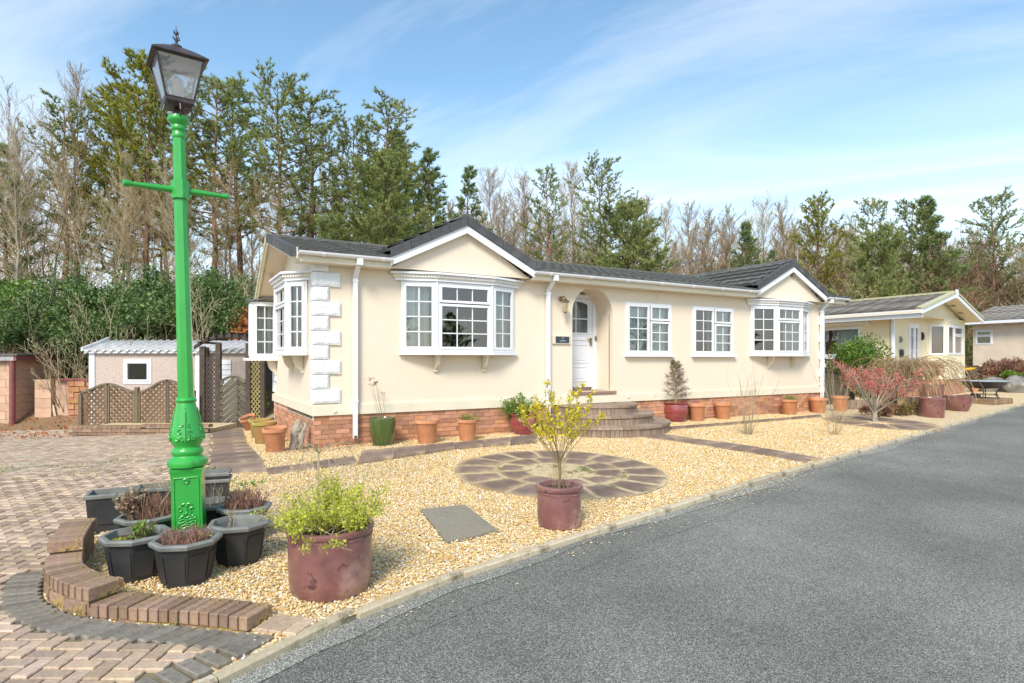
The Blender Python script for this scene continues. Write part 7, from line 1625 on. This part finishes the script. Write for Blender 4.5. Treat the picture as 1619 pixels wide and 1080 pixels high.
def pinetree(seed, h, spread, nb, start, tuft_n=13, conical=0, L=.20, w=.015, kids=8, gap=.0):
    rg = random.Random(seed); tr = MB(); fo = MB(); n = 12; pts = [Vector((0, 0, -.3))]; lean_ = (rg.gauss(0, .03), rg.gauss(0, .03))
    for i in range(n): pts.append(pts[-1]+Vector((lean_[0]+rg.gauss(0, .035), lean_[1]+rg.gauss(0, .035), 1))*h/n)
    r0 = h*.0125; tr.tube(pts, [max(.02, r0*(1-.92*i/n)) for i in range(n+1)], 8, cap=False)
    for k in range(nb):
        f = start+(1.0-start)*((k+rg.random()*.8)/nb); x = min(n-.01, f*n); i = int(x); q = pts[i]+(pts[i+1]-pts[i])*(x-i); a = k*2.4+rg.gauss(0, .3); g = (f-start)/(1-start)
        prof_ = (1-g)**.34*(.30+.70*min(1, g*4)) if not conical else (1-g)**.85*.95+.06
        Lb = spread*prof_*rg.uniform(.6, 1.15)
        if Lb < .15: Lb = .15
        d = Vector((math.cos(a), math.sin(a), .12+.55*g+rg.gauss(0, .1))).normalized(); bp = [q]; 
        for s_ in range(5): d = (d+Vector((rg.gauss(0, .12), rg.gauss(0, .12), .07+rg.gauss(0, .07)))).normalized(); bp.append(bp[-1]+d*Lb/5)
        tr.tube(bp, [max(.010, r0*.30*(1-g*.6)*(1-j*.17)) for j in range(6)], 4, cap=False)
        for s_ in range(kids):
            ff = .30+.70*(s_+rg.random())/kids; j = min(4, int(ff*5)); c_ = bp[j]+(bp[j+1]-bp[j])*(ff*5-j); sd = (d+Vector((rg.gauss(0, .8), rg.gauss(0, .8), rg.gauss(.15, .3)))).normalized(); ls = Lb*.30*rg.uniform(.5, 1.2)*(1.25-ff*.6)+.12
            e = c_+sd*ls; tr.tube([c_, e], [.010, .005], 3, cap=False)
            m_ = max(2, int(ls/.11))
            for u in range(m_): blades(fo, c_+sd*ls*(u+.7)/m_+Vector((rg.gauss(0, .03), rg.gauss(0, .03), rg.gauss(0, .03))), rg, tuft_n, L, w, .5, sd)
        blades(fo, bp[-1], rg, tuft_n*2, L, w, .6, d)
    blades(fo, pts[-1], rg, 30, L, w, 1.2)
    return tr, fo
def mk(tr, fo, trm, fom, name):
    a = tr.mesh('trunk', M[trm], False, (0, 0, 0), False); b = fo.mesh('crown', M[fom], False, (0, 0, 0), False); return name, a, b
LIB = {}
for i, args in enumerate([(1, 12, 2.7, 50, .20), (2, 13, 2.3, 56, .25), (3, 10, 3.0, 48, .12, 'bark', 'twig', 1, .8, 3), (4, 11, 2.0, 54, .22), (5, 9, 2.6, 50, .15, 'bark', 'twig', 1, .7, 2)]):
    LIB['b%d' % (i+1)] = mk(*baretree(*args), 'barkpale' if i in (0, 4) else 'bark', 'twig', 'bare_tree')
a_, b__ = LIB['b2'][1], LIB['b2'][2].copy(); b__.materials[0] = M['twigpale']; LIB['b6'] = ('bare_tree', LIB['b2'][1], b__)
for kk in ('b1', 'b5'):
    m2 = LIB[kk][2]; m2.materials[0] = M['twigpale']
LIB['p1'] = mk(*pinetree(11, 12, 3.1, 56, .34, 12, kids=8, w=.017), 'pinebark', 'needle', 'pine_tree')
LIB['p2'] = mk(*pinetree(12, 12.5, 2.6, 50, .40, 12, kids=7, w=.017), 'pinebark', 'needle', 'pine_tree')
LIB['p3'] = mk(*pinetree(13, 10, 2.9, 96, .10, 16, conical=1, kids=10), 'pinebark', 'needledark', 'pine_tree')
LIB['p4'] = mk(*pinetree(14, 9.5, 2.1, 64, .18, 15, conical=1, kids=7), 'pinebark', 'needledark', 'pine_tree')
LIB['p5'] = mk(*pinetree(15, 8.5, 3.4, 96, .04, 19, kids=13), 'pinebark', 'needle', 'pine_tree')
LIB['p6'] = mk(*pinetree(16, 11, 2.8, 64, .30, 13, kids=9, w=.018), 'pinebark', 'needleyel', 'conifer_tree')
HT = {'b1': 12, 'b2': 13, 'b3': 10, 'b4': 11, 'b5': 9, 'b6': 13, 'p1': 12, 'p2': 12.5, 'p3': 10, 'p4': 9.5, 'p5': 8.5, 'p6': 11}
rt = random.Random(99)
def tree(kind, tp, label, sw_=1.0, group=None, base=None, cat='tree'):
    x, y, top = tp; z0 = bank(x, y)-.1 if base is None else base; k = (top-z0)/HT[kind]; nm, a, b = LIB[kind]
    o = bpy.data.objects.new(nm, None); C.objects.link(o); o.location = (x, y, z0); o.rotation_euler = (0, 0, rt.uniform(0, 6.28)); sw_ *= 1.22 if kind[0] == 'p' else 1.05; o.scale = (k*sw_, k*sw_*rt.uniform(.88, 1.12), k); tag(o, label, cat, group); o.empty_display_size = .2
    for n_, me in (('trunk', a), ('crown', b)):
        c = bpy.data.objects.new(n_, me); C.objects.link(c); c.parent = o
    return o
TG = 'bare trees of the wood behind the homes'; PG = 'pines of the wood behind the homes'
# left wood: individually placed
tree('b1', (-5.22, 29.65, 11.29), 'pale bare birch leaning at the far left edge of the wood', .9, TG); tree('b3', (-4.48, 31.53, 12.55), 'many stemmed bare tree second from the left edge', .8, TG)
tree('b2', (-3.53, 35.61, 16.87), 'tallest thin bare tree, rising left of the lamp above all the pines', .8, TG); tree('p2', (-4.24, 34.86, 13.44), 'sparse dark pine left of the tallest bare tree', .9, PG)
tree('p6', (-1.05, 31.85, 14.94), 'yellow green conifer directly behind the lantern', .95, PG); tree('p6', (-2.33, 36.07, 14.78), 'yellow green conifer a little left of the lantern', .8, PG)
tree('b5', (-2.01, 26.63, 9.1), 'pale stemmed low bare tree left of the lamp shaft', .95, TG); tree('b3', (-0.41, 26.85, 8.71), 'broad bare brown tree behind the lamp shaft', .9, TG)
tree('p1', (1.76, 30.21, 14.17), 'tall pine just right of the lantern', .9, PG); tree('p2', (3.23, 31.67, 14.65), 'slender pine second to the right of the lantern', 1, PG)
tree('p1', (4.5, 28.62, 14.25), 'tallest pine above the left end of the cream roof', .85, PG); tree('p2', (6.22, 28.78, 14.1), 'tall pine with a straight trunk left of the big front gable', 1.05, PG)
tree('p1', (7.91, 28.95, 13.1), 'pine in the row just left of the front gable peak', .8, PG); tree('p2', (9.29, 29.3, 14.3), 'pine with a dense blue green top above the bushy pine', 1.1, PG); tree('p3', (10.4, 29.81, 13.58), 'pine at the right hand shoulder of the tall pine group', .9, PG)
tree('p5', (7.28, 22.95, 9.25), 'bushy bright green pine with branches down to the roof line', .85, PG); tree('p5', (5.39, 22.32, 6.57), 'low bushy pine peeping over the cream roof', .7, PG)
tree('p4', (11.29, 28.14, 11.97), 'thin open pine right of the tall pine group', .9, PG); tree('p4', (12.96, 30.64, 12.07), 'second thin open pine right of the tall pine group', .9, PG)
for (px, t_, py, k, s_, lab) in ((-30, 24, 190, 'b5', 1, 'bare tree cut by the left edge of the photo'), (40, 31, 185, 'b2', .8, 'bare tree between the left edge and the sparse pine'), (110, 24, 250, 'b4', 1, 'low bare tree behind the holly left of the lamp'), (205, 25, 215, 'b1', .8, 'pale trunked bare tree just left of the lamp shaft'), (290, 28, 215, 'b6', .8, 'bare tree seen behind the lamp crossbar'), (322, 23, 250, 'b5', .9, 'pale bare tree right of the lamp shaft'), (360, 24, 230, 'b4', 1, 'bare tree between the pines behind the arch'), (415, 23, 265, 'b3', .65, 'twiggy bare tree above the garden arch'), (470, 32, 230, 'b2', .8, 'bare tree glimpsed between the two tallest pines'), (-70, 26, 150, 'p2', .9, 'pine beyond the left edge of the photo'), (270, 31, 170, 'p2', .9, 'dark pine half hidden by the lamp lantern'), (15, 29, 220, 'p4', 1, 'dark green pine low at the left edge of the wood')):
    if px < -60: tree(k, (t_*(.503+.864*(px-809.5)/937), t_*(.864-.503*(px-809.5)/937), 1.4+(568-py)*t_/937), lab, s_, PG if k[0] == 'p' else TG); continue
    tree(k, (t_*(.503+.864*(px-809.5)/937), t_*(.864-.503*(px-809.5)/937), 1.4+(568-py)*t_/937), lab, s_, PG if k[0] == 'p' else TG)
def P_(px, t_, py): return (t_*(.503+.864*(px-809.5)/937), t_*(.864-.503*(px-809.5)/937), 1.4+(568-py)*t_/937)
mid = [(715, 36, 300, 'b4', 'bare tree left of the narrow pine'), (731, 34, 262, 'p4', 'narrow young pine right of the front gable peak'), (768, 38, 243, 'b2', 'tall bare tree between the two narrow pines'), (800, 40, 285, 'b6', 'bare pale tree behind the first gable slope'), (829, 38, 252, 'b4', 'slim bare tree left of the dark cone shaped pine'), (872, 36, 270, 'p2', 'dark cone shaped pine above the arched door'), (895, 44, 232, 'b2', 'tallest bare tree of the middle wood'), (850, 42, 300, 'b1', 'bare tree behind the dark cone shaped pine'), (920, 42, 310, 'b6', 'bare tree between the two dark pines'), (952, 37, 255, 'p1', 'tall dark pine right of the arched door'), (988, 36, 325, 'p5', 'broad low pine leaning against the tall dark pine'), (1020, 42, 292, 'b4', 'bare tree right of the broad low pine'), (1050, 43, 305, 'b1', 'rounded bare tree above the two small windows'), (1085, 42, 300, 'b2', 'straight bare tree above the second small window'), (1115, 44, 312, 'b4', 'bare tree left of the low pine by the aerial'), (1150, 44, 303, 'b2', 'tall bare tree left of the aerial'), (1180, 40, 352, 'p3', 'low broad dark pine behind the aerial'), (1205, 45, 300, 'b1', 'bare tree right of the aerial'), (1238, 46, 300, 'b4', 'bare tree behind the right hand gable peak'), (1222, 40, 395, 'p4', 'small pine beside the right hand gable')]
for (px, t_, py, k, lab) in mid: tree(k, P_(px, t_, py), lab, 1.05 if k[0] == 'b' else .78, PG if k[0] == 'p' else TG)
right = [(1262, 42, 330, 'b6', 1, 'tan bare tree right of the second gable'), (1290, 41, 315, 'p6', .9, 'olive tinged conifer right of the second gable'), (1325, 42, 330, 'b3', .8, 'broad brown bare tree left of the dense green conifer'), (1345, 46, 322, 'b1', .7, 'bare tree behind the dense green conifer'), (1375, 40, 318, 'p1', .8, 'open topped pine above the dense green conifer'), (1385, 36, 372, 'p5', .75, 'dense bright green conifer beyond the yellow home roof'), (1435, 42, 322, 'p1', .8, 'dark pine left of the twin pine'), (1473, 42, 310, 'p3', .95, 'dark pine at the right of the twin pines'), (1415, 45, 345, 'b4', .8, 'bare tree between the open pine and the twin pines'), (1510, 50, 350, 'b3', .8, 'rounded bare tree right of the twin pines'), (1540, 52, 345, 'b1', .8, 'bare tree left of the layered pine'), (1578, 48, 310, 'p1', .95, 'flat layered pine near the right edge'), (1605, 50, 350, 'b5', 1, 'bare tree cut by the right edge'), (1640, 50, 330, 'p2', 1, 'pine beyond the right edge')]
for (px, t_, py, k, s_, lab) in right: tree(k, P_(px, t_, py), lab, s_*.85, PG if k[0] == 'p' else TG)
LM = [(-30, 'beyond the left edge'), (10, 'above the block outhouse'), (60, 'above the stone wall'), (110, 'left of the shed'), (155, 'over the left end of the shed'), (200, 'over the shed window'), (245, 'just left of the lamp shaft'), (290, 'behind the lamp shaft'), (330, 'above the garden arch'), (375, 'above the garden gate'), (420, 'above the left roof corner'), (465, 'above the white quoins'), (510, 'above the first eaves'), (560, 'above the first downpipe'), (610, 'at the left foot of the first gable'), (655, 'over the left slope of the first gable'), (700, 'left of the first gable peak'), (740, 'behind the first gable peak'), (785, 'over the right slope of the first gable'), (835, 'at the right foot of the first gable'), (880, 'above the wall lantern'), (930, 'above the arched door'), (975, 'right of the arched door'), (1025, 'above the first small window'), (1075, 'between the two small windows'), (1125, 'above the second small window'), (1165, 'left of the aerial'), (1205, 'by the aerial'), (1250, 'behind the second gable peak'), (1295, 'right of the second gable'), (1340, 'above the green evergreen bush'), (1385, 'above the yellow home roof'), (1430, 'above the neighbouring french door'), (1470, 'left of the yellow gable peak'), (1510, 'behind the yellow gable peak'), (1550, 'right of the yellow gable'), (1590, 'above the third home'), (1640, 'at the right edge')]
ORD = ['first', 'second', 'third', 'fourth', 'fifth', 'sixth', 'seventh', 'eighth', 'ninth']; CNT = {}
def near_label(desc, px):
    w = min(LM, key=lambda a: abs(a[0]-px))[1]; k = CNT.get((desc, w), 0); CNT[desc, w] = k+1
    return desc+' '+w if k == 0 else '%s %s, %s from the left' % (desc, w, ORD[min(8, k)])
# second and third rows deeper in the wood: slender bare trees and undergrowth
lab2 = ['slender bare tree deeper in the wood']
rows = random.Random(8)
for i in range(95):
    px = -60+i*18.2+rows.uniform(-7, 7)
    if px < 690 and i % 5 not in (0, 3): continue
    t_ = rows.uniform(34, 44) if px < 700 else rows.uniform(46, 60)
    py = interp([(-100, 260), (300, 245), (600, 270), (760, 330), (1000, 345), (1300, 345), (1700, 375)], px)+rows.uniform(-22, 30)
    tree(rows.choice(['b1', 'b2', 'b4', 'b6', 'b4', 'b5']), P_(px, t_, py), near_label('slender back row tree', px), rows.uniform(.95, 1.35), 'slender bare trees in the back rows of the wood')
# undergrowth: brushy shrubs along the foot of the wood
def brush(seed, m='twig', leafm=None, n=46, nl=0):
    rg = random.Random(seed); mb = MB(); ml = MB(); tips = []
    for _ in range(n): grow(mb, (rg.gauss(0, .5), rg.gauss(0, .5), -.1), (rg.gauss(0, .5), rg.gauss(0, .5), 1), rg.uniform(1.2, 2.6), .011, 2, rg, 7, .6, .10, .12, tips, 4, .5, 3, .15, .0036)
    for _ in range(nl): q = rg.choice(tips)[0]; leaf(ml, q+Vector((rg.gauss(0, .05), rg.gauss(0, .05), rg.gauss(0, .05))), .06, rg, .5)
    return mb.mesh('branches', M[m], False, (0, 0, 0), False), (ml.mesh('leaves', M[leafm], False, (0, 0, 0), False) if nl else None)
BR = [brush(1, 'twig', 'drybrush', 50, 2600), brush(2, 'twigpale', 'drybrush', 46, 900), brush(3, 'twigred', 'heath', 46, 1300), brush(4, 'twig', 'laurel', 40, 2400)]
def brushat(px, t_, h, k, label, group, sx_=1.0):
    x, y, _ = P_(px, t_, 568); z0 = bank(x, y)-.2; o = bpy.data.objects.new('undergrowth_shrub', None); C.objects.link(o); o.location = (x, y, z0); o.rotation_euler = (0, 0, rt.uniform(0, 6.28)); s_ = h/3.0; o.scale = (s_*sx_, s_*sx_, s_); tag(o, label, 'shrub', group)
    for n_, me in zip(('branches', 'leaves'), BR[k]): c = bpy.data.objects.new(n_, me); C.objects.link(c); c.parent = o
kinds = ['brown leafed shrub low in the wood', 'pale twiggy shrub low in the wood', 'reddish twiggy shrub low in the wood', 'green leafed shrub low in the wood']
ru = random.Random(17)
for i in range(78):
    px = -60+i*22.4+ru.uniform(-9, 9)
    t_ = (ru.uniform(24, 29) if px < 420 else ru.uniform(20.5, 27)) if px < 700 else ru.uniform(31, 42) if px < 1330 else ru.uniform(48, 54)
    k = ru.choice([0, 1, 1, 0, 0, 3]) if px > 700 else ru.choice([1, 1, 0, 1, 3])
    if px < 690 and i % 2: continue
    top = ru.uniform(425, 455) if px > 700 else ru.uniform(390, 440)
    x, y, zt_ = P_(px, t_, top); brushat(px, t_, max(1.5, zt_-bank(x, y)), k, near_label(kinds[k], px), 'undergrowth shrubs, '+kinds[k].split(' low')[0], 1.25)
for i in range(46):
    px = 690+i*20.6+ru.uniform(-9, 9); t_ = ru.uniform(44, 50) if px < 1440 else ru.uniform(52, 57); k = ru.choice([0, 1, 1, 0, 2]); x, y, zt_ = P_(px, t_, ru.uniform(375, 420)); brushat(px, t_, max(1.5, zt_-bank(x, y)), k, near_label(kinds[k].replace(' low in the wood', ' behind'), px), 'undergrowth shrubs, '+kinds[k].split(' low')[0], 1.4)
# holly and laurel masses on the left bank
def hollymesh(seed, n=15000, s=.088, rx=2.0, rz_=1.7, m='holly'):
    rg = random.Random(seed); mb = MB(); cl = []
    for _ in range(46):
        a, e = rg.uniform(0, 6.28), rg.uniform(-.2, 1); q = rg.uniform(.45, 1.05); ce = math.sqrt(max(0, 1-e*e)); cl.append((Vector((rx*q*ce*math.cos(a), rx*.8*q*ce*math.sin(a), rz_*(.72+q*e))), rg.uniform(.22, .62)))
    for k in range(n):
        p, r = cl[k % 46]; d = Vector((rg.gauss(0, 1), rg.gauss(0, 1), rg.gauss(0, .9))).normalized()*r*rg.uniform(.65, 1.03); leaf(mb, p+d, s*rg.uniform(.6, 1.3), rg, .55, .4)
    st = MB()
    for k in range(8): p = cl[k*5][0]; st.tube([(0, 0, -.2), (p.x*.4, p.y*.4, p.z*.5), p], [.06, .045, .02], 5, cap=False)
    return st.mesh('stems', M['bark'], False, (0, 0, 0), False), mb.mesh('leaves', M[m], False, (0, 0, 0), False)
HM = [hollymesh(1), hollymesh(2), hollymesh(3, 11000, .13, 1.8, 1.6, 'laurel')]
for (px, t_, top, k, sx_, lab) in ((15, 19.3, 432, 2, 1.0, 'bright green laurel at the left edge behind the outhouse'), (78, 18.3, 445, 0, 1.0, 'dark holly bush above the stone wall'), (125, 19.3, 432, 1, 1.0, 'dark holly bush between the outhouse and the shed'), (175, 18.6, 452, 0, .95, 'holly bush rising over the left end of the shed roof'), (225, 19.3, 438, 1, 1.0, 'holly bush above the shed window'), (275, 19.0, 436, 0, 1.0, 'holly bush directly behind the lamp post shaft'), (322, 19.3, 425, 1, 1.0, 'glossy holly bush above the garden arch'), (362, 19.3, 428, 0, .95, 'holly bush at the right end of the row behind the arch'), (-45, 20, 440, 2, 1, 'laurel running out of the photo on the left'), (50, 22.5, 440, 1, .9, 'dark holly bush behind the laurel')):
    x, y, zt_ = P_(px, t_, top+rt.uniform(-16, 22)); z0 = bank(x, y)-.25; s_ = (zt_-z0)/3.05
    o = bpy.data.objects.new('laurel_bush' if k == 2 else 'holly_bush', None); C.objects.link(o); o.location = (x, y, z0); o.rotation_euler = (0, 0, rt.uniform(0, 6.28)); o.scale = (s_*sx_, s_*sx_, s_); tag(o, lab, 'bush', 'evergreen bushes on the left bank')
    for n_, me in zip(('stems', 'leaves'), HM[k]): c = bpy.data.objects.new(n_, me); C.objects.link(c); c.parent = o
x, y, z_ = P_(391, 18.2, 520); leafball('copper_beech', 'young tree with clinging copper orange leaves beside the garden arch', 'tree', (x, y, bank(x, y)), .55, 1.7, 1500, .13, 'orangeleaf', .6, seed=44, clumps=22, up=-.3)
x, y, z_ = P_(424, 15.5, 650); leafball('narrow_green_shrub', 'narrow green shrub in the gap between the arch and the home', 'shrub', (x-.2, y, -.4), .22, .7, 900, .09, 'freshgreen', .4, seed=45)
# ivy and litter at the foot of the bank, beside the outhouse
for i, (px, t_, s_) in enumerate(((48, 17.6, .5), (60, 18.2, .6), (105, 18.4, .5), (125, 18.2, .5))):
    x, y, _ = P_(px, t_, 600); leafball('low_ivy', 'low patch of ivy and bramble %s' % ('against the outhouse wall', 'between the outhouse and the block pillar', 'above the stone wall rail', 'beside the left end of the shed')[i], 'plant', (x, y, bank(x, y)-.05), .55, .28, 500, .08, ['laurel', 'orangeleaf', 'heath', 'laurel'][i], .5, seed=60+i)
# pines and bare trees across the road, seen only in the window panes
for (x, y, k, s_) in ((-6, -16, 'p1', 1), (-1, -19, 'b3', 1), (5, -17, 'p5', 1), (11, -20, 'b1', 1), (17, -18, 'p3', 1), (24, -19, 'b5', 1), (32, -16, 'p1', 1), (-13, -12, 'b1', 1)):
    tree(k, (x, y, 4.6), {'p1': 'layered pine', 'b3': 'many stemmed bare tree', 'p5': 'bushy low pine', 'b1': 'pale bare birch', 'p3': 'cone shaped dark pine', 'b5': 'small bare tree'}[k]+' across the road behind the viewer, '+('left' if x < 10 else 'right')+' of its kind', s_*1.3, 'trees across the road', base=-.6)
# moss and small weeds in the joints beside the curved wall and the far drive
mb = MB(); rg = random.Random(12)
for (cx_, cy_, n, s_, r) in [(BORD[30][0]+.14, BORD[30][1]+.12, 30, .02, .03), (.02, 4.07, 26, .022, .03)]+[(rg.uniform(-3.5, .6), rg.uniform(8.6, 10.6), 26, .03, .16) for _ in range(40)]+[(.35+rg.gauss(0, .12), 7.6+rg.gauss(0, .4), 40, .05, .12) for _ in range(12)]:
    for _ in range(n): x, y = cx_+rg.gauss(0, r), cy_+rg.gauss(0, r*.6); leaf(mb, (x, y, gz(x, y)+.012), s_*rg.uniform(.5, 1.3), rg, .4, 1)
tag(mb.build('joint_weeds', 'freshgreen', fix=False), 'small weeds and moss growing in the joints of the brick paving', 'weeds', kind='stuff')
mb = MB()
for _ in range(700):
    px = rg.random(); x, y = rg.uniform(-6, .5), rg.uniform(16, 19.3); leaf(mb, (x, y, gz(x, y)+.02), .07, rg, .7, .2)
for _ in range(2500):
    x, y = rg.uniform(-9, 0), rg.uniform(18.5, 23); leaf(mb, (x, y, bank(x, y)+.03), .09, rg, .7, .2)
tag(mb.build('fallen_leaves', 'orangeleaf', fix=False), 'fallen brown leaves lying at the foot of the wooded bank', 'leaves', kind='stuff')

# bits of dead leaf and twig blown over the gravel
mb = MB(); rg = random.Random(31)
for _ in range(520):
    x, y = rg.uniform(-.3, 14), rg.uniform(4.0, 9.5)
    if rg.random() < .5: x, y = rg.choice([(7.5, 6.3), (8.6, 6.6), (10.5, 6.9), (3.0, 8.4), (9.6, 7.8)]); x += rg.gauss(0, .45); y += rg.gauss(0, .22)
    if not ingravel(x, y): continue
    leaf(mb, (x, y, gz(x, y)+.02), rg.uniform(.015, .035), rg, .6, .1)
tag(mb.build('garden_debris', 'drybrush', fix=False), 'scraps of brown leaf lying over the gravel', 'leaves', kind='stuff')

# bare shoots standing in front of the evergreens on the left bank
for (px, t_, h_, n, sd, lab) in ((20, 17.6, 3.2, 16, 1, 'tall bare tan shoots behind the outhouse roof'), (185, 17.3, 2.9, 20, 2, 'pale bare arching branches in front of the holly over the shed'), (345, 17.8, 3.4, 16, 3, 'thin bare branches rising behind the garden arch'), (118, 17.2, 2.0, 12, 4, 'low bare twigs on the bank above the stone wall')):
    x, y, _ = P_(px, t_, 568); z = bank(x, y); mb = MB(); rg = random.Random(sd)
    for k in range(n): a = rg.uniform(0, 6.28); s_ = .55*rg.random(); grow(mb, (x+.3*math.cos(a), y+.3*math.sin(a), z-.05), (s_*math.cos(a), s_*math.sin(a), 1), h_*rg.uniform(.6, 1.1), .018, 2, rg, 5, .55, .08, .12, None, 6, .45, 3, .3, .004)
    stemthing('bare_shrub', lab, 'shrub', (x, y, z), [('branches', mb, 'twigpale')])
